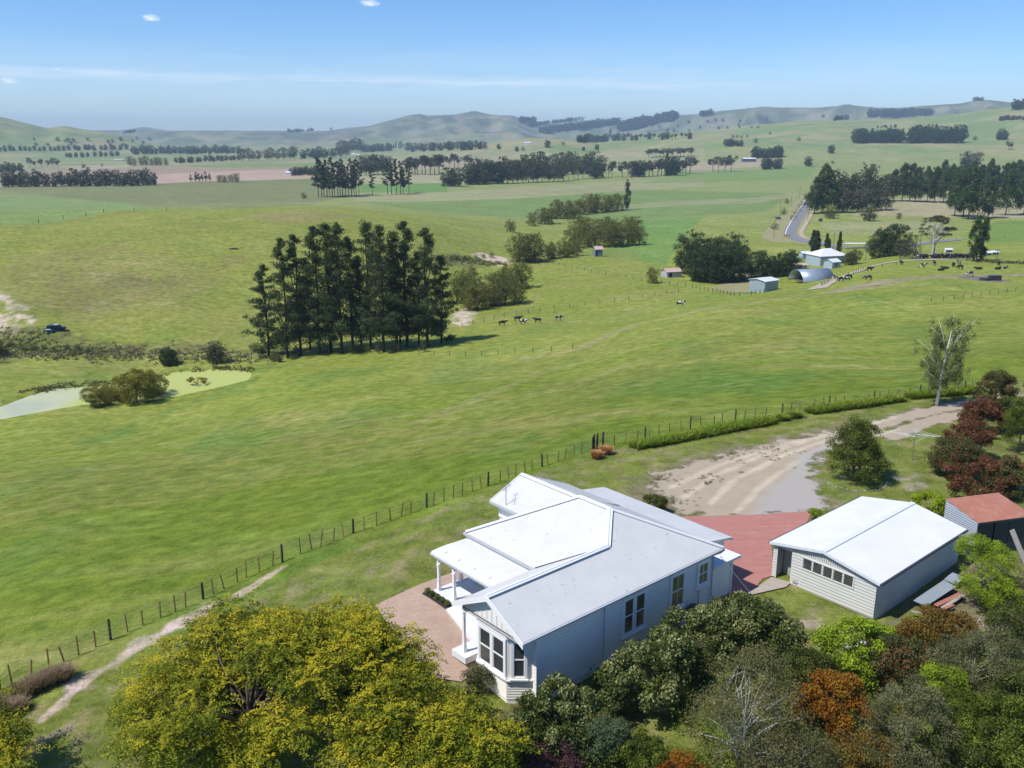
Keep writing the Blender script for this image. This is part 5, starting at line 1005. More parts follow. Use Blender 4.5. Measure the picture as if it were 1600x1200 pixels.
# --- pine grove
variants('pine', 4, 'pine', 30, .62, 9500, L_PINE, DBARK, rw=.19, z0=.10, nb=66, th=.97, tr=.0125, limbs=12, asp=.28, along=True, jit=.6)
variants('pinelow', 2, 'pine', 24, .65, 8500, L_PINE, DBARK, rw=.25, z0=.04, nb=60, th=.97, tr=.014, limbs=8, asp=.28, along=True, jit=.6)
PG = [(420,562,422,'pinelow','shortest pine at the left end of the grove'),(450,561,376,'pine','pine with greyish foliage second from the left of the grove'),(470,560,374,'pine','slim pine third from the left of the grove'),(500,559,362,'pine','pine with a bare lower trunk left of the grove centre'),
      (518,556,360,'pine','full-topped pine next to the bare-trunked one'),(534,557,358,'pine','pine just left of the central dip in the grove skyline'),(552,554,380,'pine','lower pine filling the central dip of the grove'),(580,552,357,'pine','broad-topped pine right of the central dip'),
      (600,552,358,'pine','narrow pointed pine in the right half of the grove'),(620,549,368,'pine','greyer pine between two taller ones on the right'),(636,548,356,'pine','tallest pine in the right half of the grove'),(668,546,364,'pine','leaning pine at the right end of the grove'),(690,540,405,'pinelow','short spreading pine at the right end of the grove')]
for x, y, yt, key, lb in PG:
    p = G(x, y - 4 + random.uniform(-3, 3)); h = hgt(p, (y - yt) * 1.0); put(key, p, h, lb, 'pines of the grove' if False else None, random.uniform(.95, 1.15), name='pine_tree')
for x, y, h in ((485,545,140),(565,541,140),(625,540,145),(655,538,140)):
    p = G(x, y); put('pine', p, hgt(p, h), 'pine in the shaded back row of the grove', 'back row pines of the grove', 1.0, name='pine_tree')
row(('macro', 'scrub'), 452, 560, 680, 547, 6, 19, 'dark bushy sapling in the shade between the pine trunks', 'dark saplings between the pine trunks', 1.0, 3, .4); row('bush', 545, 552, 582, 551, 3, 15, 'light green bush growing at the foot of the pine grove', 'bushes at the foot of the pines', 1.1, cat='bush'); row('olive', 425, 565, 440, 566, 2, 18, 'dark bush at the left foot of the pine grove', 'dark bushes left of the pines', 1.0, cat='bush'); row('bush', 395, 548, 420, 545, 3, 12, 'rough low bush on the bank left of the grove', 'low bushes on the bank', 1.3, cat='bush')
row('bush', 700, 408, 770, 402, 7, 7, 'low dark scrub bush on the stream bank above the willows', 'scrub bushes on the stream bank', 1.4, cat='bush')
row('bush', 10, 545, 150, 548, 8, 9, 'low dark bush in the rough grass of the creek bank', 'low bushes of the creek bank', 1.5, 5, cat='bush')
# ---------------------------------------------------------------- roads
t = NT('asphalt'); t.base(t.mix(t.noise(.8, 5), (.15, .15, .165), (.22, .22, .235)), .85); ASPH = t.m
t = NT('farm_gravel'); t.base(t.mix(t.noise(1.2, 6, .7), (.30, .25, .18), (.44, .38, .29)), .95); FGR = t.m
t = NT('dry_verge'); t.base(t.mix(t.noise(.5, 6, .7), (.34, .28, .17), (.17, .20, .06)), .95); VERGE = t.m
def strip(name, line, wid, mat, off, step=3.0):
    P = [G(a, b) for a, b in line]; Q = []; 
    for a, b in zip(P, P[1:]):
        n = max(1, int((b - a).length / step))
        for k in range(n): Q.append(a.lerp(b, k / n))
    Q.append(P[-1]); Q = np.array([(q.x, q.y) for q in Q])
    for _ in range(6): Q[1:-1] = (Q[:-2] + Q[1:-1] * 2 + Q[2:]) / 4
    d = np.gradient(Q, axis=0); d /= np.linalg.norm(d, axis=1, keepdims=True); nr = np.stack([-d[:, 1], d[:, 0]], 1); C_ = []
    for u in (-.5, -.17, .17, .5): p = Q + nr * wid * u; C_.append(np.c_[p, zf(p[:, 0], p[:, 1]) + off])
    V = np.stack(C_, 1).reshape(-1, 3); n = len(Q); b = np.arange(n - 1)[:, None] * 4; F = np.concatenate([b + np.array([k, k + 4, k + 5, k + 1]) for k in range(3)]); F = F[:, ::-1].copy()
    tag(link(name, mesh_np(name, V, F, mat)), kind='structure')
RL = [(1269,306),(1258,324),(1245,343),(1236,357),(1233,366),(1240,372),(1255,377),(1280,381),(1330,388),(1400,386),(1500,374)]
strip('road_verge', [(1265,306),(1250,326),(1228,350),(1212,366),(1215,375),(1232,379)], 16, VERGE, .06); strip('road_verge', RL[:8], 17, VERGE, .10); strip('road', RL, 7.2, ASPH, .2)
strip('road_line', [(a - 7.2 if k < 3 else a - 6, b) for k, (a, b) in enumerate(RL[:5])], .5, plain('road_paint', (.7, .7, .68), .6), .24)
strip('footpath', [(1270,330),(1262,345),(1251,364),(1254,371),(1270,375),(1290,379)], 2.6, FGR, .26)
strip('farm_lane', [(1276,452),(1300,438),(1335,426),(1372,413),(1420,408),(1480,405),(1530,405)], 5.5, FGR, .14)
sheet('farm_yard', [(1148,420),(1175,418),(1172,432),(1190,455),(1150,458),(1110,450),(1130,444)], VERGE, .08, 3)
m = MB(); pl = plain('road_paint', (.7, .7, .68), .6)
# ---------------------------------------------------------------- fences
FP = plain('dark_post', (.055, .045, .035), .9, .35, 5); FB = plain('brown_batten', (.19, .105, .045), .9, .3, 5); WIRE = plain('fence_wire', (.25, .25, .25), .5)
def fence(label, line, posts, post_h=1.15, bat=0, wire=True, z=None, pr=.07, name='wire_fence', lean=0.03):
    P = [G(a, b) if z is None else U(a, b, z) for a, b in line]
    for p in P: p.z = zg(p.x, p.y)
    L = [0]; 
    for a, b in zip(P, P[1:]): L.append(L[-1] + (Vector((b.x, b.y)) - Vector((a.x, a.y))).length)
    def at(s):
        for k in range(len(P) - 1):
            if s <= L[k + 1] + 1e-6: u = (s - L[k]) / max(L[k + 1] - L[k], 1e-6); q = P[k].lerp(P[k + 1], max(0, u)); return (q.x, q.y)
        return (P[-1].x, P[-1].y)
    T = thing(name, label, 'fence', P[0]); O = Vector(P[0]); n = max(2, int(L[-1] / posts) + 1); step = L[-1] / (n - 1)
    pm = MB(); pm.tube([(0, 0, -.3), (0, 0, post_h)], [pr, pr * .92], 7); pme = pm.mesh('post', FP)
    bm_ = MB(); bm_.box(-.035, .035, -.03, .03, -.1, post_h * .93); bme = bm_.mesh('batten', FB)
    xy = [at(step * k) for k in range(n)]; zz = zf(np.array([p[0] for p in xy]), np.array([p[1] for p in xy]))
    for k, (p, h) in enumerate(zip(xy, zz)):
        o = link('post', pme, T, Vector((p[0], p[1], h)) - O); o.rotation_euler = (random.uniform(-1, 1) * lean, random.uniform(-1, 1) * lean, random.random() * 6); o.scale = (1, 1, random.uniform(.9, 1.12))
    if bat:
        nb = int(L[-1] / bat); S = [(k + random.uniform(.35, .65)) * L[-1] / nb for k in range(nb)]; S = [s for s in S if abs((s / step) - round(s / step)) * step > .45]
        xb = [at(s) for s in S]; zb = zf(np.array([p[0] for p in xb]), np.array([p[1] for p in xb])); rest = MB()
        for k, (p, h) in enumerate(zip(xb, zb)):
            q = Vector((p[0], p[1], h)) - O
            if k < 100: o = link('batten', bme, T, q); o.rotation_euler = (random.gauss(0, .09), random.gauss(0, .09), random.uniform(-.3, .3)); o.scale = (1, 1, random.uniform(.85, 1.12))
            else: rest.bar(q + Vector((0, 0, -.1)), q + Vector((random.gauss(0, .09), random.gauss(0, .06), post_h * random.uniform(.8, 1.02))), .055, .04)
        if rest.V: tag(rest.build('batten', FB, T), kind='stuff')
    if wire:
        w = MB(); m_ = max(8, int(L[-1] / 4)); sx = [at(L[-1] * k / m_) for k in range(m_ + 1)]; sz = zf(np.array([p[0] for p in sx]), np.array([p[1] for p in sx]))
        for hz_ in (.25, .5, .75, 1.0): w.tube([Vector((p[0], p[1], h + hz_ * post_h * .92)) - O for p, h in zip(sx, sz)], .007, 3)
        w.build('wire', WIRE, T)
    return T
fence('long batten and wire fence dividing the villa garden from the big sloping pasture', [(0,1079),(62,1053),(160,1006),(270,958),(380,905),(470,866),(555,832),(640,803),(720,775),(800,746),(860,725),(926,703)], 5.6, 1.25, .95, pr=.085)
fence('wire fence running behind the strap-leaved plants beside the driveway', [(932,702),(1010,686),(1090,668),(1180,653),(1265,640),(1340,630),(1420,620),(1500,612),(1560,606),(1640,600)], 5.0, 1.15, 1.3, pr=.075)
for x, y in ((928,703),(933,702),(942,699)):
    p = U(x, y, -.5); p.z = zg(p.x, p.y); m = MB(); m.tube([(0, 0, -.4), (0, 0, 1.45)], [.1, .095], 9); o = m.build('strainer_post', FP); o.location = p; tag(o, {928: 'thick strainer post, leftmost of the three by the orange tussocks', 933: 'thick strainer post, middle one of three by the orange tussocks', 942: 'strainer post right of the pair by the orange tussocks'}[x], 'post')
fence('fence along the creek bank left of the pond and pines', [(-10,556),(90,558),(150,552),(240,556),(330,564),(400,566)], 5, 1.2, 0)
fence('short fence with pale wires between the pond and the pine grove', [(350,556),(400,560),(430,570)], 4, 1.2, 0)
fence('fence in the green bowl behind the hill crest at the upper left', [(0,352),(60,349),(95,343),(140,336),(165,331),(230,330),(260,329)], 14, 1.6, 0, False, pr=.14)
fence('fence crossing the lower pasture right of the pine grove', [(655,556),(720,556),(800,553),(860,549),(895,545)], 4.5, 1.2, 0)
fence('fence above the five black cows in the hollow', [(722,511),(790,495),(850,485),(920,477),(1000,466),(1060,457)], 5, 1.3, 0, pr=.09)
fence('long fence from the creek willows to the lone willow', [(846,408),(880,415),(940,428),(985,436),(1015,441)], 5, 1.3, 0, pr=.09)
fence('farmyard fence running below the dark tree clump to the white shed corner', [(1022,441),(1080,449),(1120,457),(1152,463),(1172,462),(1200,456)], 4, 1.3, 0, pr=.1)
fence('fence above the farm lane beside the black and white cows', [(1283,447),(1300,437),(1330,430),(1355,422),(1400,414)], 4.5, 1.3, 0, pr=.1)
fence('fence across the top of the right pasture below the trough', [(1455,472),(1485,469),(1513,465),(1545,461),(1582,456),(1640,450)], 3.4, 1.1, 0, pr=.06)
fence('roadside fence along the far lane behind the farmhouse', [(1255,388),(1300,391),(1350,396),(1420,380),(1520,372),(1600,372)], 9, 1.3, 0, False, pr=.1)
# ---------------------------------------------------------------- cows
def cow_mesh(v):
    bm = bmesh.new(); pts = {}; J = [ # name, pos, radius
     ('hip', (-.62, 0, 1.15), .33), ('mid', (0, 0, 1.08), .40), ('sh', (.55, 0, 1.12), .34), ('neck', (.92, 0, 1.18 if v != 1 else .95), .19), ('pol', (1.15, 0, 1.35 if v != 1 else .55), .15), ('muz', (1.48, 0, 1.18 if v != 1 else .25), .09),
     ('r1', (-.70, .2, .85), .19), ('r2', (-.78, .22, .5), .09), ('r3', (-.72, .22, .03), .065), ('q1', (-.66, -.2, .85), .19), ('q2', (-.72, -.22, .5), .09), ('q3', (-.60, -.22, .03), .065),
     ('f1', (.52, .18, .78), .15), ('f2', (.55, .2, .42), .075), ('f3', (.58, .2, .03), .06), ('g1', (.50, -.18, .78), .15), ('g2', (.45, -.2, .42), .075), ('g3', (.42, -.2, .03), .06), ('t1', (-.98, 0, 1.15), .05), ('t2', (-1.02, 0, .6), .045), ('e1', (1.1, .24, 1.38 if v != 1 else .6), .05), ('e2', (1.1, -.24, 1.38 if v != 1 else .6), .05)]
    E = [('hip','mid'),('mid','sh'),('sh','neck'),('neck','pol'),('pol','muz'),('hip','r1'),('r1','r2'),('r2','r3'),('hip','q1'),('q1','q2'),('q2','q3'),('sh','f1'),('f1','f2'),('f2','f3'),('sh','g1'),('g1','g2'),('g2','g3'),('hip','t1'),('t1','t2'),('pol','e1'),('pol','e2')]
    ix = {n: i for i, (n, _, _) in enumerate(J)}
    if v == 2: J = [(n, (p[0] * (1 if n[0] not in 'rqfg' else .9), p[1] * (1.8 if n[1:] in ('2', '3') else 1), max(.06, p[2] - .68)), r) for n, p, r in J]   # lying down
    me = bpy.data.meshes.new('cow'); me.from_pydata([p for _, p, _ in J], [(ix[a], ix[b]) for a, b in E], []); o = bpy.data.objects.new('tmp', me); COL.objects.link(o)
    o.modifiers.new('s', 'SKIN'); 
    for i, (_, _, r) in enumerate(J): me.skin_vertices[0].data[i].radius = (r * .82, r)
    me.skin_vertices[0].data[0].use_root = True; ss = o.modifiers.new('u', 'SUBSURF'); ss.levels = 1; ss.render_levels = 1
    dg = bpy.context.evaluated_depsgraph_get(); out = bpy.data.meshes.new_from_object(o.evaluated_get(dg)); bpy.data.objects.remove(o); bpy.data.meshes.remove(me)
    for p in out.polygons: p.use_smooth = True
    return out
def cow_mat(name, thr):
    t = NT(name); i_ = t.n('ObjectInfo'); va = t.n('VectorMath', operation='ADD'); t.L.new(t.obj(), va.inputs[0]); sc = t.n('VectorMath', operation='SCALE'); sc.inputs[3].default_value = 9.0
    cb = t.n('CombineXYZ'); 
    for k in range(3): t.L.new(i_.outputs['Random'], cb.inputs[k])
    t.L.new(cb.outputs[0], sc.inputs[0]); t.L.new(sc.outputs[0], va.inputs[1]); f = t.noise(1.7, 2, .4, va.outputs[0]); t.base(t.mix(t.ramp(f, thr, thr + .03), (.018, .016, .016), (.62, .60, .56)), .7); return t.m
CB = cow_mat('mostly_black_hide', .72); CW_ = cow_mat('black_and_white_hide', .56); CM = {}
for v in (0, 1, 2):
    for mt in (CB, CW_): m_ = cow_mesh(v); m_.materials.append(mt); CM[(v, mt.name)] = m_
def cow(x, y, v, mt, rz, label, group=None, s=1.12):
    p = G(x, y); o = link('cow', CM[(v, mt.name)], None, p); o.rotation_euler = (0, 0, rz); o.scale = (s, s, s); tag(o, label, 'cow', group)
for x, y, v, mt, rz, lb in ((785,509,0,CB,.2,'black cow walking at the left end of the five in the hollow'),(809,502,0,CB,.1,'black cow highest of the three middle ones in the hollow'),(818,507,0,CW_,.3,'black cow with white marks, lower of the middle pair in the hollow'),(840,505,0,CB,2.9,'black cow fourth from the left in the hollow'),(873,501,0,CW_,.1,'black and white cow farthest right of the five in the hollow'),
    (1063,479,0,CW_,.2,'mostly white patched cow alone on the slope below the farmyard fence'),(1303,437,1,CW_,.2,'black and white cow nearest the curved barn'),(1314,440,1,CB,3.4,'black cow grazing with its head beside a white-marked one'),(1320,440,1,CW_,.1,'white-marked cow grazing tight behind a black one'),(1326,436,1,CB,2.2,'dark cow up by the lane fence, left of the fence strainer'),(1356,438,1,CB,2.4,'dark cow grazing alone below the lane fence'),
    (1359,424,0,CB,.1,'black cow walking beside the top of the lane fence'),(1408,414,0,CB,1.6,'black cow seen end-on near the herd at the lane'),(1441,419,0,CW_,.1,'black cow with white belly left of the yellowish one under the gum'),(1459,415,0,CW_,1.4,'pale-headed cow standing directly under the umbrella gum'),(1470,423,2,CB,.1,'black cow lying down below the umbrella gum'),(1477,420,2,CB,2.8,'dark cow resting just right of the lying one'),
    (1489,417,1,CB,1.3,'dark cow grazing midway between gum and double poplar'),(1498,413,0,CW_,1.5,'brown and white cow near the herd right of the gum'),(1500,421,1,CB,1.9,'dark cow grazing below the brown and white one'),(1529,421,2,CB,2.9,'black cow lying below the double poplar'),(1528,411,1,CB,.4,'dark cow at the foot of the double poplar'),(1559,421,2,CB,.2,'black cow lying at the right, left one of a resting pair'),(1568,420,2,CW_,.1,'white-marked cow lying at the right of the resting pair'),(1515,432,1,CW_,2.6,'black and white cow just left of the muddy trough'),(1560,415,0,CB,1.2,'dark cow standing above the resting pair at the right')):
    cow(x, y, v, mt, rz, lb)
for k in range(64):
    x = random.uniform(1432, 1519); y = 404.0 - (x - 1432) * .012 + random.uniform(-1.3, 1.3)
    cow(x, y, 0, CW_ if random.random() < .35 else CB, random.choice((0, 3.14)) + random.uniform(-.5, .5), 'cow in the dense herd crowding the lane beneath the umbrella gum', 'herd crowding the lane')
# trough
p = G(1538, 438); m = MB(); m.tube([(0, 0, 0), (0, 0, .7)], 1.3, 16); m.box(1.2, 4.6, -.6, .6, 0, 1.3); o = m.build('water_trough', plain('dark_trough', (.04, .045, .055), .5)); o.location = p; o.rotation_euler[2] = .1; tag(o, 'dark rectangular water trough in the muddy patch at the right', 'trough')
# ---------------------------------------------------------------- farm buildings
GW = plain('galvanised_wall', (.27, .33, .37), .5, .12, .6); RW = plain('bright_roof', (.62, .63, .65), .45, .08, .5); BLW = plain('pale_blue_wall', (.34, .42, .48), .6, .1, .6); RUST = plain('rusty_roof', (.46, .34, .30), .8, .3, .8); DKI = plain('dark_opening', (.02, .02, .025), .9)
def at_px(px, py): return G(px, py)
def gable(label, name, px, py, L_, W_, he, hr, rz, wall, roof, door=None, hip=False, win=0, lean=None):
    """base corner nearest the camera at the pixel; local x along the ridge, y away"""
    p = G(px, py); T = thing(name, label, 'house' if name == 'farmhouse' else 'shed', p, rz); m = MB(); m.box(0, L_, 0, W_, -.6, he); w = m.build('wall', wall, T)
    if not hip: m = MB(); m.extr([(0.02, 0, he), (0.02, W_, he), (0.02, W_ / 2, hr - .1)], (L_ - .04, 0, 0)); m.build('gable_end', wall, T)
    m = MB(); o = .35
    if hip:
        a, b, c, d = (-o, -o, he), (L_ + o, -o, he), (L_ + o, W_ + o, he), (-o, W_ + o, he); r0 = (W_ / 2, W_ / 2, hr); r1 = (L_ - W_ / 2, W_ / 2, hr); m.slab([a, b, r1, r0], .08); m.slab([b, c, r1], .08); m.slab([c, d, r0, r1], .08); m.slab([d, a, r0], .08)
    else: m.slab([(-o, -o, he), (L_ + o, -o, he), (L_ + o, W_ / 2, hr), (-o, W_ / 2, hr)], .08); m.slab([(-o, W_ / 2, hr), (L_ + o, W_ / 2, hr), (L_ + o, W_ + o, he), (-o, W_ + o, he)], .08)
    m.build('roof', roof, T)
    if door: m = MB(); m.box(door[0], door[1], -.05, -.01, 0, door[2]); m.build('door', DKI, T)
    for k in range(win): m = MB(); x = L_ * (k + .5) / win; m.box(x - .6, x + .6, -.07, -.01, .9, 2.1); m.build('window', GLASS, T)
    return T
gable('galvanised shed with bright white roof at the near corner of the farmyard', 'farm_shed', 1194.5, 456.5, 6.6, 6.4, 3.4, 4.0, .62, GW, RW)
gable('white-roofed farmhouse beneath the pointed cypresses', 'farmhouse', 1281, 416, 13, 10, 4.0, 6.6, .30, BLW, RW, hip=True, win=3, door=(5.5, 6.6, 2.1))
gable('small pale outbuilding attached at the right of the farmhouse', 'outbuilding', 1300, 420, 4.5, 4.5, 2.6, 3.7, .5, BLW, RW, win=1)
gable('tiny white-roofed outbuilding left of the farmhouse', 'outbuilding', 1254, 405, 4, 4, 2.6, 3.3, .2, BLW, RW)
gable('low pinkish-roofed stable hidden between dark bushes and curved barn', 'outbuilding', 1243, 423, 5, 3.5, 2.2, 2.8, .2, GW, RUST)
gable('old low shed with patchy rust-pink roof left of the dark tree clump', 'old_shed', 1042, 434, 6.5, 4.5, 2.2, 3.4, .35, plain('old_blue_wall', (.36, .38, .42), .7, .3, 1), RUST, door=(1, 2.2, 1.8))
gable('tiny tall hut with rusty roof at the edge of the willow thicket', 'hut', 930, 401, 3.6, 3.4, 3.4, 4.8, .2, plain('slate_wall', (.15, .19, .24), .7, .2, 1), RUST, door=(.2, 1.2, 2.5))
gable('small open barn with pale blue roof on the far plain', 'barn', 1161, 253, 26, 12, 6, 8, .02, plain('dark_barn', (.06, .09, .16), .7), RW)
gable('tiny white-walled shed at the left end of the short clipped belt', 'barn', 447, 274, 9, 8, 4, 6, .1, RW, RW)
gable('long low white building far out on the tan field at the left', 'barn', 177, 252, 22, 9, 3, 4, .1, plain('dim_white', (.5, .5, .5), .7), RW)
for k, (x, y) in enumerate(((534,243.5),(541,242),(549,242.5),(526,245),(556,244),(345,227),(438,238))): gable('tiny white-walled house among the distant gums of the valley', 'far_house', x, y, 11, 8, 4, 6, random.uniform(-.3, .3), RW, RUST if k % 2 else RW)
for o_ in [o for o in COL.objects if o.get('label', '').startswith('tiny white-walled house')]: o_['group'] = 'tiny distant houses'
gable('tiny pale dot of a barn on the middle green rise', 'barn', 820, 226, 14, 9, 4, 6, .1, RW, RW)
def quonset():
    p = G(1255, 443); T = thing('curved_barn', 'half-round blue-grey iron barn with a dark open end', 'barn', p, .30); r = 4.7; L_ = 13.0; n = 18
    t = NT('curved_iron'); t.base(t.mix(t.noise(.6, 4), (.25, .31, .39), (.34, .40, .47)), .38); t.b.inputs['Metallic'].default_value = .35; w = t.n('TexWave', wave_type='BANDS', bands_direction='X'); w.inputs['Scale'].default_value = .8; t.L.new(t.obj(), w.inputs['Vector']); t.bump(w.outputs['Fac'], .2, .03)
    V = []
    for x in (0, L_):
        for k in range(n + 1): a = math.pi * k / n; V.append((x, r - r * math.cos(a), r * math.sin(a) * .92))
    F = [(k, k + 1, n + 2 + k, n + 1 + k) for k in range(n)]; m = MB(); m.add(V, F); o = m.build('shell', t.m, T, smooth=True); so = o.modifiers.new('t', 'SOLIDIFY'); so.thickness = .08
    m = MB(); m.add([(L_ - .1, v[1], v[2] - .02) for v in V[:n + 1]], [tuple(range(n + 1))]); m.build('end_wall', GW, T)
    m = MB(); m.box(1.5, 5, 1.5, 7.5, 0, .4); m.bar((2, 2, .2), (5, 7, 2.2), .3); m.build('stacked_timber', wood_ if False else plain('barn_timber', (.12, .09, .06), .9), T)
quonset()
# white flat roof beyond the lane (a carport) and small items
p = G(1332, 388); m = MB(); m.slab([(-6, -2.2, 2.6), (5, -2.6, 2.6), (7.5, 1.2, 2.7), (-2.5, 1.6, 2.7)], .15); r_ = m.build('roof', RW); T = thing('carport', 'flat white carport roof beside the lane behind the farmhouse', 'carport', p, 0); r_.parent = T
for x, y in ((-5, -1.9), (4.4, -2.2), (6.4, .9), (-2.3, 1.2)): m = MB(); m.box(x - .08, x + .08, y - .08, y + .08, -.3, 2.46); m.build('post', GW, T)
# power poles
def pole(x, y, hpx, label):
    p = G(x, y); h = hgt(p, hpx); T = thing('power_pole', label, 'pole', p); m = MB(); m.tube([(0, 0, -.5), (0, 0, h)], [.17, .12], 8); m.build('pole', plain('pole_grey', (.16, .15, .14), .8) if not bpy.data.materials.get('pole_grey') else bpy.data.materials['pole_grey'], T)
    m = MB(); m.bar((-1.1, 0, h - .5), (1.1, 0, h - .5), .14); m.build('crossarm', bpy.data.materials['pole_grey'], T)
for a in ((1209,372,33,'dark power pole on the pale gravel corner at the road bend'),(1218,342,24,'power pole on the left verge by the small blue box'),(1236,322,20,'power pole second up the left side of the straight road'),(1249,312,18,'power pole near the top of the straight road'),(1262,346,28,'power pole on the right verge below the tall poplars'),(1302,390,26,'power pole between the slim and pointed cypresses'),(1435,406,42,'tall pale power pole in front of the brown trees'),(1352,408,22,'thin power pole right of the grey-olive bushes'),(1557,404,14,'short pole in the rough grass at the right of the double poplar')): pole(*a)
# yellow chevron sign at the bend, small dark boxes
p = G(1229, 371); T = thing('road_sign', 'yellow chevron board at the bend of the road', 'sign', p, .1); m = MB(); m.box(-2.0, 2.0, -.04, .04, .6, 1.5); m.build('board', plain('sign_yellow', (.70, .42, .02), .5), T)
for k in range(4): m = MB(); x = -1.6 + k; m.add([(x, -.05, 1.45), (x + .3, -.05, 1.45), (x + .65, -.05, 1.05), (x + .3, -.05, .65), (x, -.05, .65), (x + .35, -.05, 1.05)], [(0, 1, 2, 5), (5, 2, 3, 4)]); m.build('chevron', DKI, T)
for s in (-1.5, 1.5): m = MB(); m.box(s - .05, s + .05, .04, .12, -.3, 1.5); m.build('post', GW, T)
p = G(1282, 346); m = MB(); m.box(-1, 1, -.8, .8, 0, 1.9); m.box(-1.1, 1.1, -.9, .9, 1.9, 2.0); o = m.build('pump_shed', plain('dark_box', (.05, .06, .07), .6)); o.location = p; tag(o, 'small dark box shed on the field right of the straight road', 'shed')
p = G(1216, 343); m = MB(); m.box(-1.6, 1.6, -.8, .8, .3, 1.4); m.box(-.9, .9, -.7, .7, 1.4, 1.9); o = m.build('parked_car', plain('blue_box', (.05, .08, .16), .4)); o.location = p; tag(o, 'tiny dark blue vehicle beside the power pole on the left verge', 'car')
# ute and trailer
def ute():
    p = G(89, 517); T = thing('utility_truck', 'dark blue farm truck with a canopy parked on the hillside', 'truck', p, .35); bl = plain('navy_paint', (.012, .025, .055), .3, .1); wh = plain('tyre', (.015, .015, .015), .9)
    m = MB(); m.extr([(-2.4, -.85, .45), (2.4, -.85, .45), (2.45, -.85, 1.0), (1.4, -.85, 1.12), (.8, -.85, 1.75), (-.7, -.85, 1.8), (-2.35, -.85, 1.7)], (0, 1.7, 0)); m.build('body', bl, T, bevel=.05)
    m = MB(); m.box(.0, .75, -.87, -.85, 1.15, 1.6); m.box(.0, .75, .85, .87, 1.15, 1.6); m.box(-2.42, -2.38, -.7, .7, 1.1, 1.6); m.build('window', GLASS, T)
    m = MB(); m.box(-.6, .6, -.7, .7, 1.8, 1.84); m.build('roof_rack', plain('silver_rack', (.5, .5, .5), .4), T)
    for x in (-1.5, 1.5):
        for y in (-.8, .8): m = MB(); m.tube([(x, y - .12, .38), (x, y + .12, .38)], .38, 14); m.build('wheel', wh, T)
    p = G(78, 520); T = thing('farm_trailer', 'small blue and white trailer behind the farm truck on the hillside', 'trailer', p, .35); m = MB(); m.box(-1.1, 1.1, -.7, -.65, .5, 1.0); m.box(-1.1, 1.1, .65, .7, .5, 1.0); m.box(-1.1, 1.1, -.65, .65, .45, .52); m.box(-1.15, -1.1, -.7, .7, .5, 1.0); m.bar((1.1, 0, .5), (2.2, 0, .45), .08); m.build('body', plain('trailer_blue', (.05, .12, .25), .4), T)
    m = MB(); m.box(-.9, .3, -.5, .5, .53, .95); m.build('white_load', plain('white_load', (.7, .7, .7), .5), T)
    for y in (-.78, .78): m = MB(); m.tube([(0, y - .08, .32), (0, y + .08, .32)], .32, 12); m.build('wheel', wh, T)
ute()
p = G(365, 390); m = MB(); m.tube([(-1.8, 0, .2), (0, .2, .35), (1.9, .1, .25)], [.25, .35, .15], 7); m.tube([(.4, .1, .3), (1.4, .5, 1.0)], [.12, .05], 5); o = m.build('fallen_log', DBARK); o.location = p; tag(o, 'dark fallen log with a stub branch on the open hillside', 'log')
# round pale tank and calf shelters beyond the lane
for x, y, lb in ((1482,394,'pale shelter roof on the grass left of the double poplar'),(1543,399,'long pale shelter roof right of the double poplar'),(1554,398,'short pale shelter roof farthest right beyond the lane')):
    p = G(x, y); m = MB(); m.slab([(-1.6, -.8, 1.1), (1.6, -.8, 1.1), (1.7, .8, 1.6), (-1.5, .8, 1.6)], .08); m.box(-1.5, 1.5, .7, .78, -.2, 1.5); m.box(-1.5, -1.42, -.7, .7, -.2, 1.15); m.box(1.42, 1.5, -.7, .7, -.2, 1.15); o = m.build('calf_shelter', RW); o.location = p; tag(o, lb, 'shelter')
# rough grass along the lane and creek bank
def rough(line, n, r, hh, mat, name='rough_grass', spread=3.0):
    L_ = [G(a, b) for a, b in line]; P = []
    for k in range(n): j = random.randrange(len(L_) - 1); q = L_[j].lerp(L_[j + 1], random.random()); P.append((q.x + random.gauss(0, spread), q.y + random.gauss(0, spread)))
    P = np.array(P); z = zf(P[:, 0], P[:, 1]); idx = np.repeat(np.arange(n), 9); d = rdir(n * 9, .6); Q = np.c_[P, z][idx] + d * np.array([r, r, hh]) * rng.uniform(.3, 1, (n * 9, 1)); Q[:, 2] = np.maximum(Q[:, 2], z[idx])
    V, F, t = leaves(Q, d, r * .7, r * .35, np.clip(rng.normal(.5, .2, n)[idx] + rng.normal(0, .1, n * 9), 0, 1), .8); tag(link(name, mesh_np(name, V, F, mat, tint=t)), kind='stuff')
RG = leaf_mat('rough_grass', (.13, .14, .055), .4, .25, (.22, .20, .10)); RGD = leaf_mat('rough_dark_grass', (.15, .155, .06), .4, .25, (.24, .20, .10))
rough([(1520,407),(1560,411),(1620,414)], 160, 1.0, 1.0, RG, spread=1.6); rough([(-20,545),(90,552),(200,556),(400,560)], 600, .9, .55, RGD, spread=3.5); rough([(40,612),(95,605),(200,598),(240,590),(340,574),(395,578)], 260, .8, .6, RGD, spread=.8)
rough([(655,408),(720,404),(790,414)], 220, 1.2, .9, RGD, spread=3); rough([(1236,345),(1250,325),(1262,308)], 120, 1.2, 1.1, RG, spread=1.5); rough([(0,520),(60,530),(20,540)], 90, 1.0, .7, RGD, spread=4)
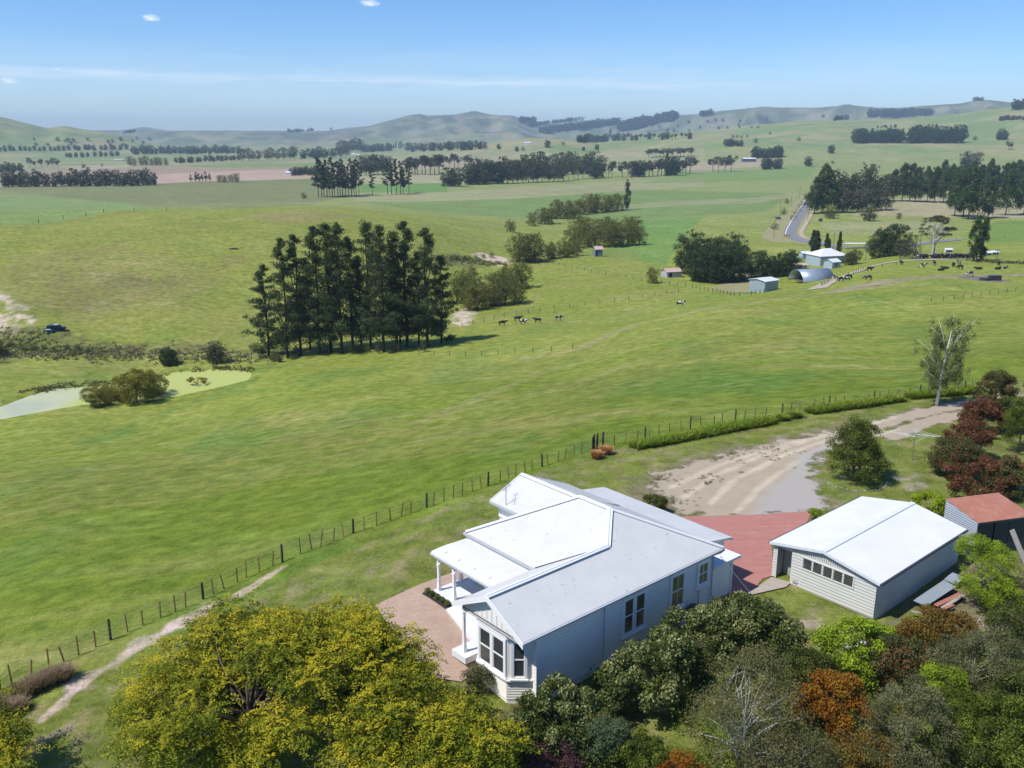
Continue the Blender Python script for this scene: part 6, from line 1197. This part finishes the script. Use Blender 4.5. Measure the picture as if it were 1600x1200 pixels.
# ---------------------------------------------------------------- garden plants
def plant(name, label, cat, px, py, hc, lobes, npf, pr, nl, ln, wd, mat, bark, squash=.75, trunk=None, **k):
    """crown centre pixel (px,py) at height hc above the ground; lobes relative to the base"""
    z = 0.0
    for _ in range(4): p = U(px, py, z + hc); z = zg(p.x, p.y)
    p.z = z; T = thing(name, label, cat, p)
    pf = env_puffs(lobes, npf, pr, squash, inner=k.pop('inner', .15), low=k.pop('low', -.45), jit=k.pop('pj', .2))
    tk = dict(h=hc, r=.12, limbs=12); tk.update(trunk or {})
    V, F, t = puff_leaves(pf, nl, ln, wd, **k); V[:, 2] = np.maximum(V[:, 2], -.2)
    link('crown', mesh_np('crown', V, F, mat, tint=t), T); link('trunk', trunk_mesh('trunk', bark, tk.pop('h'), tk.pop('r'), pf, **tk), T); return T
M_LOC = leaf_mat('golden_locust', (.165, .215, .02), .6, .38, (.56, .46, .03)); M_GLOSS = leaf_mat('glossy_green', (.080, .112, .018), .55, .22, (.34, .34, .14), spec=.3, rough=.45)  # pale second tone of the glossy green paints leaf highlights into the colour
M_LIME = leaf_mat('lime_leaves', (0.280, 0.364, 0.021), .4, .4); M_PHOT = leaf_mat('red_photinia', (.135, .065, .032), .6, .25, (.30, .12, .07)); M_PHOG = leaf_mat('green_photinia', (0.098, 0.118, 0.035), .5, .25, (0.208, 0.065, 0.039), spec=.2)
M_ORNG = leaf_mat('orange_leaves', (0.308, 0.119, 0.020), .45, .35, (.30, .19, .02)); M_GREY = leaf_mat('grey_green', (.125, .13, .055), .5, .2, (.24, .24, .12)); M_BIRCH = leaf_mat('birch_leaves', (0.161, 0.166, 0.065), .55, .3, (0.204, 0.168, 0.072)); M_SAGE = leaf_mat('blue_green', (.11, .155, .075), .4, .25)
M_PURP = leaf_mat('purple_leaves', (0.092, 0.043, 0.050), .4, .15, (0.143, 0.078, 0.078)); M_YG = leaf_mat('yellow_green', (0.238, 0.322, 0.025), .5, .35); M_DG = leaf_mat('deep_green', (.075, .095, .02), .5, .2, (.18, .20, .05)); M_GRN = leaf_mat('fresh_green', (.10, .135, .022), .5, .3, (.24, .28, .04))
M_BRN = leaf_mat('bronze_leaves', (0.193, 0.121, 0.029), .5, .3, (0.220, 0.176, 0.033))
def feather(T, pf, nspr, mat, sprlen=.9, nl=26, leaf=(.15, .055), name='crown'):
    """sprays of small leaflets either side of arching twigs"""
    pf = np.asarray(pf); ar = pf[:, 3] ** 2; idx = rng.choice(len(pf), nspr, p=ar / ar.sum()); d = rdir(nspr, .35)
    c = pf[idx, :3] + d * pf[idx, 3:6] * rng.uniform(.35, 1.0, (nspr, 1)); al = d * np.array([1, 1, .55]) + rng.normal(size=(nspr, 3)) * .35; al /= np.linalg.norm(al, axis=1, keepdims=True)
    u = np.linspace(0, 1, nl)[None, :, None]; Ls = sprlen * rng.uniform(.5, 1.2, (nspr, 1, 1)); side = np.cross(al, [0, 0, 1.0]); side /= np.linalg.norm(side, axis=1, keepdims=True) + 1e-9
    sg = np.where(np.arange(nl) % 2, 1.0, -1.0)[None, :, None]; P = c[:, None] + al[:, None] * u * Ls + np.array([0, 0, -1.0]) * (u ** 2) * Ls * .32 + side[:, None] * sg * (.05 + .10 * (1 - u)) * rng.uniform(.6, 1.5, (nspr, nl, 1))
    P = P.reshape(-1, 3) + rng.normal(size=(nspr * nl, 3)) * .025; ptn = rng.uniform(-.22, .22, len(pf)); tn = np.repeat(np.clip(.43 + ptn[idx] + .34 * d[:, 2] + rng.normal(size=nspr) * .14, 0, 1), nl); nr = np.tile([0, 0, 1.0], (len(P), 1)) + np.repeat(d, nl, 0) * .5  # tint rises with upward direction: sunlit yellow clump tops painted into the leaves
    V, F, t = leaves(P, nr, leaf[0], leaf[1], np.clip(tn + rng.normal(size=len(P)) * .08, 0, 1), .55, along=np.repeat(side, nl, 0), aj=.8)
    return link(name, mesh_np(name, V, F, mat, tint=t), T)
def locust(label, px, py, hc, lobes, npf, pr, nspr, trunk, **k):
    z = 0
    for _ in range(4): p = U(px, py, z + hc); z = zg(p.x, p.y)
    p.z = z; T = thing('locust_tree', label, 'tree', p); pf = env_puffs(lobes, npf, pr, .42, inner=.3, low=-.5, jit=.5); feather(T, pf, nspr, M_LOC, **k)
    link('trunk', trunk_mesh('trunk', BARK, trunk[0], trunk[1], pf, limbs=trunk[2], stems=trunk[3], rl=.42, base_spread=.25), T); return T
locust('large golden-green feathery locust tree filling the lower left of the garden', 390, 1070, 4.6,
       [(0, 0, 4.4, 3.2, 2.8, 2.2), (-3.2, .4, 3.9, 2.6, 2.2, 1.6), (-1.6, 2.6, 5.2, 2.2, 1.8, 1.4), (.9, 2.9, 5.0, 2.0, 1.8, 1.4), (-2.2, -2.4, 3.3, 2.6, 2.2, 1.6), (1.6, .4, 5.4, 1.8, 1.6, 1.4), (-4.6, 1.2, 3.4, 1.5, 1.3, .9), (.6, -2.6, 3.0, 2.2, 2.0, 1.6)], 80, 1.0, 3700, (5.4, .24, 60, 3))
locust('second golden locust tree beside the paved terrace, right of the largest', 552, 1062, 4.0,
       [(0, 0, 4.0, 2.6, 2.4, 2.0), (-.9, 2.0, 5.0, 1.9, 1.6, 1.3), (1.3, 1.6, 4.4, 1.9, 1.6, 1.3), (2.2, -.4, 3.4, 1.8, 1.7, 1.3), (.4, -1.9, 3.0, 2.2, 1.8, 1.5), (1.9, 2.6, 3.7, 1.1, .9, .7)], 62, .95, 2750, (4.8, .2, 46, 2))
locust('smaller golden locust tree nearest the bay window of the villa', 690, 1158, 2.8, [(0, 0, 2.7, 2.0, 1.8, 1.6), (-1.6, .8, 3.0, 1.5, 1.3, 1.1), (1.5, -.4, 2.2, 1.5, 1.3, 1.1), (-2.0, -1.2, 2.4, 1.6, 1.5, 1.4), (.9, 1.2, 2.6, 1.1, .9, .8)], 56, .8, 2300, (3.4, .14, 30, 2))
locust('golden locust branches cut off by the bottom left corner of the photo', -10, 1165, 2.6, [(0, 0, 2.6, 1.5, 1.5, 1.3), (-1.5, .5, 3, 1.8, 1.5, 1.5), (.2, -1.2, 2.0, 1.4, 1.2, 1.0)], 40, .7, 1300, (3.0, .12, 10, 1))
# glossy hedge trees along the villa
gl = dict(ln=.15, wd=.085, shell=.35, seedt=.3, along_out=False, jitter=.9)
plant('laurel_tree', 'glossy dark green laurel below the bay window corner of the villa', 'tree', 862, 1135, 1.7, [(0, 0, 1.5, 1.7, 1.2, 1.4), (-1.2, .3, 1.7, .9, .8, 1.5), (1.2, .6, 1.9, .8, .7, 1.5), (.2, .9, 2.3, .7, .6, 1.2)], 75, .42, 15000, mat=M_GLOSS, bark=BARK, **gl)
plant('laurel_tree', 'glossy green tree between the blue-green shrub and the villa wall', 'tree', 1000, 1060, 1.9, [(0, 0, 1.8, 1.7, 1.3, 1.6), (1.2, .9, 2.1, 1.2, 1.0, 1.4), (-.6, -.9, 1.4, 1.2, 1.0, 1.2)], 80, .45, 16000, mat=M_GLOSS, bark=BARK, **gl)
plant('laurel_tree', 'broad glossy green tree below the double window of the villa', 'tree', 1085, 1005, 1.8, [(0, 0, 1.8, 2.0, 1.5, 1.6), (1.5, 1.0, 2.0, 1.4, 1.1, 1.3), (-1.2, -.6, 1.5, 1.2, 1.0, 1.2)], 90, .45, 18000, mat=M_GLOSS, bark=BARK, **gl)
plant('laurel_tree', 'glossy green tree at the back corner of the villa beside the small lawn', 'tree', 1175, 985, 1.7, [(0, 0, 1.7, 2.0, 1.5, 1.5), (1.3, -.8, 1.4, 1.3, 1.2, 1.2), (-.8, 1.0, 2.0, 1.1, .9, 1.2)], 90, .45, 18000, mat=M_GLOSS, bark=BARK, **gl)
plant('laurel_tree', 'low glossy dark shrub between the purple shrub and the locust', 'shrub', 800, 1165, 1.0, [(0, 0, 1.0, 1.3, 1.0, 1.0)], 40, .4, 7000, mat=M_GLOSS, bark=BARK, **gl)
plant('lavender_bush', 'grey-green soft bush against the front of the bay window', 'shrub', 748, 1062, .6, [(0, 0, .6, .8, .6, .65)], 24, .3, 4500, .12, .03, M_GREY, BARK, along_out=True, trunk=dict(h=.5, r=.04, limbs=5))
plant('sage_bush', 'soft blue-green shrub between the laurel and the bare birch', 'shrub', 935, 1152, 1.1, [(0, 0, 1.1, 1.2, 1.0, 1.1), (.7, .2, .9, .7, .6, .8)], 46, .4, 12000, .13, .035, M_SAGE, BARK, along_out=True, trunk=dict(h=1, r=.06))
plant('purple_bush', 'dark purple-leaved shrub at the bottom centre of the photo', 'shrub', 845, 1195, .9, [(0, 0, .9, 1.6, 1.0, .8), (-1.2, -.3, .6, .9, .8, .6)], 44, .38, 11000, .12, .035, M_PURP, BARK, along_out=True, trunk=dict(h=.9, r=.06))
plant('orange_bush', 'small orange-red bush peeping in at the bottom edge', 'shrub', 1068, 1200, .6, [(0, 0, .6, .9, .7, .5)], 22, .3, 4000, .1, .05, M_ORNG, BARK, trunk=dict(h=.5, r=.04))
plant('fern_bush', 'low mid-green bush at the bottom edge right of the blue-green one', 'shrub', 1000, 1175, .7, [(0, 0, .7, 1.2, .9, .7)], 30, .35, 6000, .13, .05, M_GRN, BARK, trunk=dict(h=.5, r=.04))
# thin birch with pale limbs
plant('birch_tree', 'thin grey-brown birch with pale bare limbs in front of the laurels', 'tree', 1175, 1105, 3.4, [(0, 0, 3.4, 2.2, 1.8, 2.4), (-1.4, -.5, 2.8, 1.4, 1.3, 1.6), (1.5, .2, 3.2, 1.3, 1.3, 1.9), (.3, .9, 4.4, 1.2, 1.0, 1.3), (-.3, -1.2, 2.0, 1.9, 1.2, 1.4)], 150, .55, 17000, .085, .05, M_BIRCH, PBARK, inner=.4, shell=.7, seedt=.3, trunk=dict(h=4.4, r=.06, limbs=30, stems=3, rl=.36, base_spread=.35))
plant('birch_tree', 'lower thin brownish tree at the bottom edge right of the birch', 'tree', 1230, 1190, 1.8, [(0, 0, 1.8, 1.9, 1.4, 1.5), (1, .5, 1.4, 1.2, 1, 1)], 70, .5, 10000, .08, .05, M_BIRCH, GBARK, inner=.3, shell=.6, trunk=dict(h=2.4, r=.07, limbs=24, stems=2, rl=.4))
# right-hand shrubs
plant('lime_tree', 'bright lime green tree dotted with white below the garage corner', 'tree', 1335, 1008, 2.0, [(0, 0, 1.9, 1.7, 1.3, 1.3), (-1.2, -.4, 1.7, 1.1, .9, 1.2), (1.2, .2, 1.9, 1.1, 1, 1.0), (-.2, -1.1, 1.3, 1.1, .9, 1.0)], 80, .42, 12000, .14, .08, M_YG, BARK, shell=.5, trunk=dict(h=2.2, r=.08, limbs=16))
plant('photinia_bush', 'bronze-red rounded bush directly below the garage long wall', 'shrub', 1462, 985, 1.5, [(0, 0, 1.4, 1.9, 1.3, 1.2), (-1.1, -.5, 1.2, 1.1, 1, 1), (1.2, .1, 1.2, 1.1, 1, .9)], 80, .42, 15000, .12, .06, M_BRN, BARK, shell=.4)
plant('photinia_bush', 'reddish bush between the lime green tree and the grey-green tree', 'shrub', 1392, 1035, 1.6, [(0, 0, 1.5, 1.4, 1.1, 1.2), (1.0, .3, 1.5, 1.0, .9, 1.1)], 60, .42, 11000, .12, .06, M_PHOG, BARK, shell=.4)
plant('orange_tree', 'orange and rust coloured autumn tree right of the pale birch', 'tree', 1302, 1092, 1.9, [(0, 0, 1.9, 1.3, 1.1, 1.3), (-.9, -.3, 1.6, .9, .8, 1.0), (.6, -.8, 1.2, 1.0, .8, 1.0)], 60, .42, 11000, .12, .07, M_ORNG, BARK, shell=.45)
plant('dead_shrub', 'dark tangled shrub with dry grey twigs under the rust coloured tree', 'shrub', 1345, 1140, 1.0, [(0, 0, 1.0, 1.2, 1.0, 1.0)], 40, .4, 5000, .1, .06, M_DG, PBARK, shell=.6, trunk=dict(h=1.8, r=.05, limbs=26, stems=3, rl=.5))
plant('olive_tree', 'grey-green olive-like tree at the bottom edge, taller than its neighbours', 'tree', 1418, 1140, 2.6, [(0, 0, 2.5, 1.7, 1.5, 2.0), (.6, .7, 3.2, 1.2, 1.0, 1.4), (-.7, -1.0, 1.6, 1.4, 1.1, 1.4)], 100, .42, 19000, .10, .04, M_GREY, GBARK, shell=.45, trunk=dict(h=3.2, r=.1, limbs=20))
plant('olive_tree', 'grey-green tree on the right between the bronze bush and the edge', 'tree', 1520, 1045, 2.2, [(0, 0, 2.0, 1.9, 1.5, 1.6), (-1.0, .3, 2.2, 1.1, 1.1, 1.3), (1.4, .8, 2.2, 1.4, 1.2, 1.4)], 100, .42, 18000, .10, .04, M_GREY, GBARK, shell=.45, trunk=dict(h=2.8, r=.1, limbs=20))
plant('green_bush', 'dull green rounded shrub behind the grey-green tree at the right edge', 'shrub', 1585, 985, 1.4, [(0, 0, 1.3, 1.6, 1.3, 1.2)], 50, .45, 9000, .11, .05, M_DG, BARK, shell=.4)
plant('green_bush', 'fresh green bushy shrub with upright shoots near the bottom right corner', 'shrub', 1490, 1110, 1.5, [(0, 0, 1.4, 1.2, 1.0, 1.3), (.8, -.6, 1.2, 1.1, .9, 1.1)], 60, .38, 11000, .12, .04, M_GRN, BARK, along_out=True)
plant('green_bush', 'green leafy tree cut off by the bottom right corner', 'tree', 1560, 1140, 1.9, [(0, 0, 1.8, 1.6, 1.3, 1.5), (1.2, .6, 1.8, 1.3, 1.1, 1.3), (-.3, -1.2, 1.2, 1.5, 1.1, 1.1)], 90, .42, 16000, .12, .06, M_GRN, BARK, shell=.4)
plant('green_bush', 'dark leafy shrub at the bottom edge between the two green ones', 'shrub', 1490, 1185, 1.1, [(0, 0, 1.1, 1.6, 1.2, 1.0)], 44, .4, 8000, .12, .05, M_DG, BARK, shell=.4)
plant('yellow_bush', 'tall yellow-green feathery shrub in front of the rusty roofed shed', 'tree', 1542, 895, 2.1, [(0, 0, 1.9, 1.5, 1.2, 1.4), (-.5, .9, 2.9, .9, .8, 1.2), (.9, .6, 2.7, .8, .7, 1.2), (-1.0, -.7, 1.4, 1.0, .9, 1.1), (.4, -1.0, 1.1, 1.2, .9, .9)], 90, .42, 17000, .13, .035, M_YG, GBARK, along_out=True, shell=.5, trunk=dict(h=3, r=.08, limbs=24, stems=2))
plant('grass_bush', 'pale green wispy shrub at the right edge beside the plank', 'shrub', 1592, 925, .9, [(0, 0, .8, 1.4, 1.0, .8)], 36, .4, 7000, .16, .03, M_GREY, BARK, along_out=True)
plant('lime_bush', 'bright lime shrub between the garage roof and the red shed', 'shrub', 1453, 789, .9, [(0, 0, .9, 1.2, .9, .8)], 30, .35, 6000, .12, .06, M_LIME, BARK)
plant('small_yellow_bush', 'small yellow-green bush at the left back corner of the garage', 'shrub', 1276, 805, .35, [(0, 0, .35, .8, .5, .35)], 14, .22, 2000, .1, .05, M_YG, BARK, trunk=dict(h=.4, r=.03))
plant('round_bush', 'round dark green bush on the gravel behind the villa', 'shrub', 1022, 787, .75, [(0, 0, .7, .85, .75, .65)], 34, .28, 6500, .1, .05, M_DG, BARK, trunk=dict(h=.6, r=.05))
T_ = plant('yard_tree', 'dense cone-shaped green tree in its stone-ringed bed on the yard lawn', 'tree', 1342, 705, 2.5, [(0, 0, 1.5, 2.15, 2.0, 1.15), (-.3, 0, 2.8, 1.8, 1.7, 1.4), (.3, .2, 3.3, 1.4, 1.3, 1.4), (-.5, 0, 4.1, .9, .9, .9), (.6, 0, 3.9, .8, .8, .8)], 150, .5, 26000, .17, .045, leaf_mat('yard_tree_leaves', (.085, .115, .022), .6, .25, (.24, .27, .05)), BARK, along_out=True, low=-.8, trunk=dict(h=3.2, r=.11, limbs=26, stems=2))
# red hedge and round bushes on the right
for x, y, hc, rx, rz, m_, lb in ((1574,648,1.6,1.3,1.6,M_DG,'plain dark green bush filling the gap behind the red hedge'),(1505,722,1.5,1.5,1.5,M_PHOG,'bronze-green bush wedged low between two red photinias'),(1556,612,1.9,1.65,1.75,M_PHOG,'dark round bronze-green bush at the top of the red hedge'),(1535,655,1.5,1.7,1.5,M_PHOT,'red photinia below the dark round bush'),(1512,692,1.6,1.7,1.6,M_PHOT,'brownish red photinia in the middle of the hedge'),(1483,718,1.4,1.2,1.5,M_PHOG,'dark green and red bush at the left end of the hedge, by the lawn'),(1530,748,1.4,2.2,1.4,M_PHOT,'widest bright red photinia behind the red shed'),(1588,750,1.5,1.8,1.5,M_PHOG,'dark green and red bush at the right end of the hedge')):
    plant('photinia_bush', lb, 'shrub', x, y, hc * .95, [(0, 0, hc * .95, rx * 1.12, rx * 1.0, rz * 1.1), (-rx * .4, -.2, hc * .8, rx * .7, rx * .7, rz * .75), (rx * .4, .2, hc, rx * .7, rx * .6, rz * .8)], 80, .42, 13000, .15, .07, m_, BARK, shell=.35)
plant('conifer_bush', 'soft green conifer at the right edge behind the red hedge', 'tree', 1598, 665, 2.4, [(0, 0, 2.0, 1.5, 1.4, 2.0), (0, 0, 3.6, 1.0, .9, 1.2)], 80, .45, 14000, .15, .04, M_GRN, BARK, along_out=True, low=-.8)
# silver birch by the drive
def birch():
    p = G(1463, 634); h = 9.2; T = thing('silver_birch', 'tall airy silver birch with white trunk at the edge of the driveway', 'tree', p); bk = NT('birch_bark'); f = bk.noise(6, 5, .7, bk.mapv(bk.obj(), (1, 1, .25))); bk.base(bk.mix(bk.ramp(f, .58, .66), (.66, .64, .60), (.08, .07, .06)), .8)
    tips = []; m = MB(); m.tube([(0, 0, -.3), (.06, 0, 1.5), (.16, .1, 3.2), (.35, .1, 5.2), (.6, .2, 7.4), (.7, .2, h)], [.17, .14, .115, .085, .05, .015], 8)
    br = [((.1, .05, 2.2), (-2.0, .4, 5.0)), ((.16, .1, 3.2), (-1.7, -.6, 6.6)), ((.2, .1, 3.8), (-2.9, .2, 7.0)), ((.3, .1, 4.4), (2.2, .2, 8.6)), ((.35, .1, 5.2), (-.7, .4, 8.8)), ((.3, .1, 4.6), (2.0, -.5, 6.2)), ((.45, .1, 6.2), (1.7, .5, 8.0)), ((.1, 0, 2.6), (1.8, -.4, 4.4)), ((.4, .1, 5.6), (-1.2, .6, 8.0)), ((.1, 0, 1.9), (-1.6, -.7, 3.6)), ((.3, .1, 4.9), (2.9, .1, 8.9)), ((.2, .1, 3.4), (1.2, 1.4, 5.4)), ((.2, .1, 3.0), (-.8, 1.5, 5.0))]
    pf = []
    for a, b in br:
        a = Vector(a); b = Vector(b); mid = a.lerp(b, .5) + Vector((0, 0, .35)); m.tube([a, mid, b], [.05, .032, .008], 6)
        for u in (.35, .5, .65, .8, .95):
            c = a.lerp(b, u) + Vector((random.uniform(-.45, .45), random.uniform(-.45, .45), -random.uniform(.2, .9))); r = random.uniform(.3, .55); pf.append((*c, r, r, r * 1.5))
    for k in range(85): zz_ = random.uniform(1.7, 9.0); q_ = 1.9 * math.sin(min(1, zz_ / 6) * 2.2); pf.append((.3 + random.uniform(-1, 1) * q_, random.uniform(-.7, .7) * q_, zz_, .42, .42, .75))
    V, F, t = puff_leaves(np.array(pf), 18000, .14, .07, droop=.9, shell=.7, seedt=.3); link('crown', mesh_np('crown', V, F, leaf_mat('silver_birch_leaves', (.17, .195, .08), .5, .3), tint=t), T); link('trunk', m.mesh('trunk', bk.m, True), T)
birch()
# strap-leaved borders, tussocks
def blades(P, ln, wd, mat, tint, name, seg=3, arch=.9, up=1.0, splay=.9):
    n = len(P); a = rng.uniform(0, 2 * np.pi, n); d = np.stack([np.cos(a), np.sin(a), np.zeros(n)], 1); s = np.stack([-np.sin(a), np.cos(a), np.zeros(n)], 1); L = ln * rng.uniform(.6, 1.2, (n, 1)); sp = splay * rng.uniform(.3, 1.1, (n, 1)); V = []
    for k in range(seg + 1):
        u = k / seg; c = P + d * L * sp * u + np.array([0, 0, 1.0]) * L * up * (u - arch * .5 * u * u); w_ = wd * (1 - u) ** .6 * .5 + wd * .05; V += [c - s * w_, c + s * w_]
    V = np.stack(V, 1).reshape(-1, 3); b = np.arange(n)[:, None] * (2 * (seg + 1)); F = np.concatenate([b + np.array([2 * k, 2 * k + 1, 2 * k + 3, 2 * k + 2]) for k in range(seg)]); return mesh_np(name, V, F, mat, tint=np.tile(tint, seg))
M_AGA = leaf_mat('agapanthus_leaves', (.13, .205, .016), .5, .3, (.34, .38, .03), spec=.2)
def border(label, line, wpx, n, z=.2):
    L_ = [Vector((a, b, 0)) for a, b in W(line, z)]; P = []
    seg = [(L_[i], L_[i + 1]) for i in range(len(L_) - 1)]; tot = sum((b - a).length for a, b in seg); o = L_[0].copy(); o.z = zg(o.x, o.y)
    for k in range(n):
        u = random.random() * tot
        for a, b in seg:
            l = (b - a).length
            if u <= l: break
            u -= l
        p = a.lerp(b, min(u / l, 1)); q = (b - a).normalized(); v = random.uniform(-1, 1); p = p + Vector((-q.y, q.x, 0)) * v * wpx; P.append((p.x, p.y))
    P = np.array(P); cl = P + rng.normal(size=P.shape) * .05; z = zf(cl[:, 0], cl[:, 1]); Q = np.c_[cl, z] - np.array(o)
    t = np.clip(rng.normal(.5, .2, len(Q)) + .15 * noise2(P[:, 0] * 1.3, P[:, 1] * 1.3), 0, 1); T = link('agapanthus_border', blades(Q, 1.0, .075, M_AGA, t, 'agapanthus_border'), None, o); tag(T, label, 'flower bed'); return T
border('longest strip of strap-leaved green plants along the fence, near the gravel', [(990,694),(1040,686),(1100,676),(1150,665),(1208,657)], .75, 5200)
border('small rounded clump of strap leaves right of the longest strip', [(1217,656),(1227,654)], .4, 420); border('second small clump of strap leaves beside a pale stone', [(1237,653),(1247,651)], .4, 420)
border('middle strip of strap-leaved plants left of the silver birch', [(1264,646),(1300,642),(1350,637),(1406,630)], .75, 4200); border('far strip of strap-leaved plants behind the silver birch', [(1417,627),(1460,625),(1500,622),(1524,618)], .75, 3200)
M_TUS = leaf_mat('brown_tussock', (0.280, 0.203, 0.126), .5, .25, (.34, .26, .17)); M_TUO = leaf_mat('orange_tussock', (.46, .23, .10), .4, .3, (.62, .40, .20))
def tussock(px, py, r, n, mat, label, group=None):
    p = U(px, py, 0); p.z = zg(p.x, p.y); p = U(px, py, p.z); p.z = zg(p.x, p.y); a = rng.uniform(0, 6.28, n); q = np.sqrt(rng.uniform(0, 1, n)) * r * .35; P = np.stack([np.cos(a) * q, np.sin(a) * q, np.zeros(n)], 1)
    tag(link('tussock', blades(P, r * 1.25, .035, mat, rng.uniform(0, 1, n), 'tussock', 4, .9, 1.0, .6), None, p), label, 'tussock', group)
tussock(932, 716, .85, 1500, M_TUO, 'left one of two orange tussocks by the fence strainer post'); tussock(947, 709, .9, 1600, M_TUO, 'right one of two orange tussocks by the fence strainer post')
for k, (x, y) in enumerate(((-12,1108),(12,1100),(36,1085),(58,1074),(80,1064),(99,1058),(24,1112),(2,1122))): tussock(x, y, .95, 1500, M_TUS, 'brown tussock in the row along the fence at the lower left', 'brown tussocks at the lower left')
# box balls in the planter
for k in range(5):
    a = Vector((*hw(3.0, 11.9 - k * .48), .6)); V, F, t = puff_leaves(np.array([(0, 0, .17, .2, .2, .22)]), 420, .06, .04, shell=.25); o = link('box_ball', mesh_np('box_ball', V, F, M_DG, tint=t), None, a); tag(o, 'small clipped green ball in the dark planter bed by the veranda', 'shrub', 'clipped balls in the planter')
# stone ring and dark bed under the yard tree
st = plain('pale_stone', (.27, .26, .23), .9, .3, 6); cx, cy = T_.location.x, T_.location.y
for k in range(34):
    a = math.pi * (.92 + 1.0 * k / 33); x = cx + math.cos(a) * (2.35 + random.uniform(-.12, .12)); y = cy + math.sin(a) * (2.1 + random.uniform(-.12, .12)); r = random.uniform(.05, .12); m = MB(); bm = bmesh.new(); bmesh.ops.create_icosphere(bm, subdivisions=1, radius=r)
    for v in bm.verts: v.co *= random.uniform(.8, 1.2); v.co.z *= .7
    me = bpy.data.meshes.new('stone'); bm.to_mesh(me); bm.free(); me.materials.append(st); tag(link('stone', me, None, (x, y, zg(x, y) + .03)), 'pale stone in the ring round the yard tree bed', 'stone', 'stones edging the yard tree bed')
# white sheet seen through the lime tree
m = MB(); q = [U(1308,985,.5), U(1365,975,.5), U(1372,1003,.5), U(1318,1015,.5)]; m.slab(q, .06); tag(m.build('white_tarpaulin', plain('white_sheet', (.72, .72, .74), .6, .1, 3)), 'white sheet lying half hidden under the bright lime green tree', 'tarpaulin')

def undergrowth(poly, n, mat, hh, name='undergrowth', leaf=.13, per=70):
    Q = np.array(W(poly, 0)); lo = Q.min(0); hi = Q.max(0); P = rng.uniform(lo, hi, (n * 3, 2)); P = P[in_poly(P[:, 0], P[:, 1], Q)][:n]; n = len(P); z = zf(P[:, 0], P[:, 1]); r = rng.uniform(.25, .6, n) * hh
    pf = np.c_[P, z + r * .7, r * 1.2, r * 1.2, r]; V, F, t = puff_leaves(pf, n * per, leaf, leaf * .5, shell=.4, seedt=.35); tag(link(name, mesh_np(name, V, F, mat, tint=t)), kind='stuff')
undergrowth([(760,1110),(860,1090),(1000,1030),(1130,960),(1230,975),(1260,1010),(1330,1040),(1400,1000),(1500,990),(1640,980),(1800,1300),(700,1300)], 420, M_DG, 1.2)
undergrowth([(900,1130),(1100,1080),(1250,1040),(1400,1050),(1640,1030),(1800,1300),(850,1300)], 300, M_GRN, 1.3)
undergrowth([(1180,1060),(1330,1050),(1600,1060),(1700,1260),(1150,1300)], 160, M_BRN, 1.0); undergrowth([(1500,900),(1640,880),(1680,990),(1580,1000),(1530,960)], 90, M_GREY, 1.0)
plant('green_bush', 'dark green rounded shrub tucked between the birch and the rust coloured tree', 'shrub', 1255, 1050, 1.5, [(0, 0, 1.4, 1.2, 1.0, 1.2), (.8, .3, 1.2, .9, .8, 1)], 50, .4, 9000, .12, .06, M_DG, BARK, shell=.4)
plant('bronze_bush', 'bronze and green bush beneath the bottom of the grey-green olive-like tree', 'shrub', 1350, 1185, 1.2, [(0, 0, 1.2, 1.5, 1.1, 1.0)], 44, .4, 8000, .12, .06, M_BRN, BARK, shell=.4)
plant('green_bush', 'pale yellow-green shrub between grey-green trees near the right edge', 'shrub', 1470, 1075, 1.7, [(0, 0, 1.6, 1.1, .9, 1.2)], 40, .4, 7500, .12, .05, M_YG, BARK, shell=.4)
plant('green_bush', 'dull green shrub directly above the bottom right corner tree', 'shrub', 1595, 1085, 1.7, [(0, 0, 1.6, 1.5, 1.2, 1.3)], 50, .42, 9000, .12, .05, M_DG, BARK, shell=.4)

# weeds creeping over the gravel
P_ = np.array(W([(1015,748),(1090,722),(1160,702),(1230,690),(1300,682),(1300,700),(1180,730),(1110,760),(1080,806),(1042,800)], .1)); lo = P_.min(0); hi = P_.max(0); q = rng.uniform(lo, hi, (1500, 2)); q = q[in_poly(q[:, 0], q[:, 1], P_)]; q = q[fbm(q[:, 0] / 3, q[:, 1] / 3, 3) > .12][:170]; z = zf(q[:, 0], q[:, 1]); r = rng.uniform(.05, .16, len(q))
V, F, t = puff_leaves(np.c_[q, z + .02, r * 1.6, r * 1.6, r * .5], len(q) * 30, .07, .03); tag(link('weeds', mesh_np('weeds', V, F, leaf_mat('weed_leaves', (.17, .18, .06), .4, .25, (.2, .15, .08)), tint=t)), kind='stuff')
build_world()
t = bpy.data.materials.new('haze_air'); t.use_nodes = True; nt = t.node_tree; nt.nodes.clear()
vo = nt.nodes.new('ShaderNodeVolumePrincipled'); ou = nt.nodes.new('ShaderNodeOutputMaterial'); nt.links.new(vo.outputs[0], ou.inputs['Volume'])
vo.inputs['Color'].default_value = (.60, .80, 1, 1); vo.inputs['Density'].default_value = HAZE; vo.inputs['Anisotropy'].default_value = 0.0
if HAZE:
    hz = MB().box(-14000, 14000, -3000, 14000, -60, HZT).build('haze', t); tag(hz, kind='stuff')
print('objects', len(bpy.data.objects), 'verts', sum(len(o.data.vertices) for o in bpy.data.objects if o.type == 'MESH'))
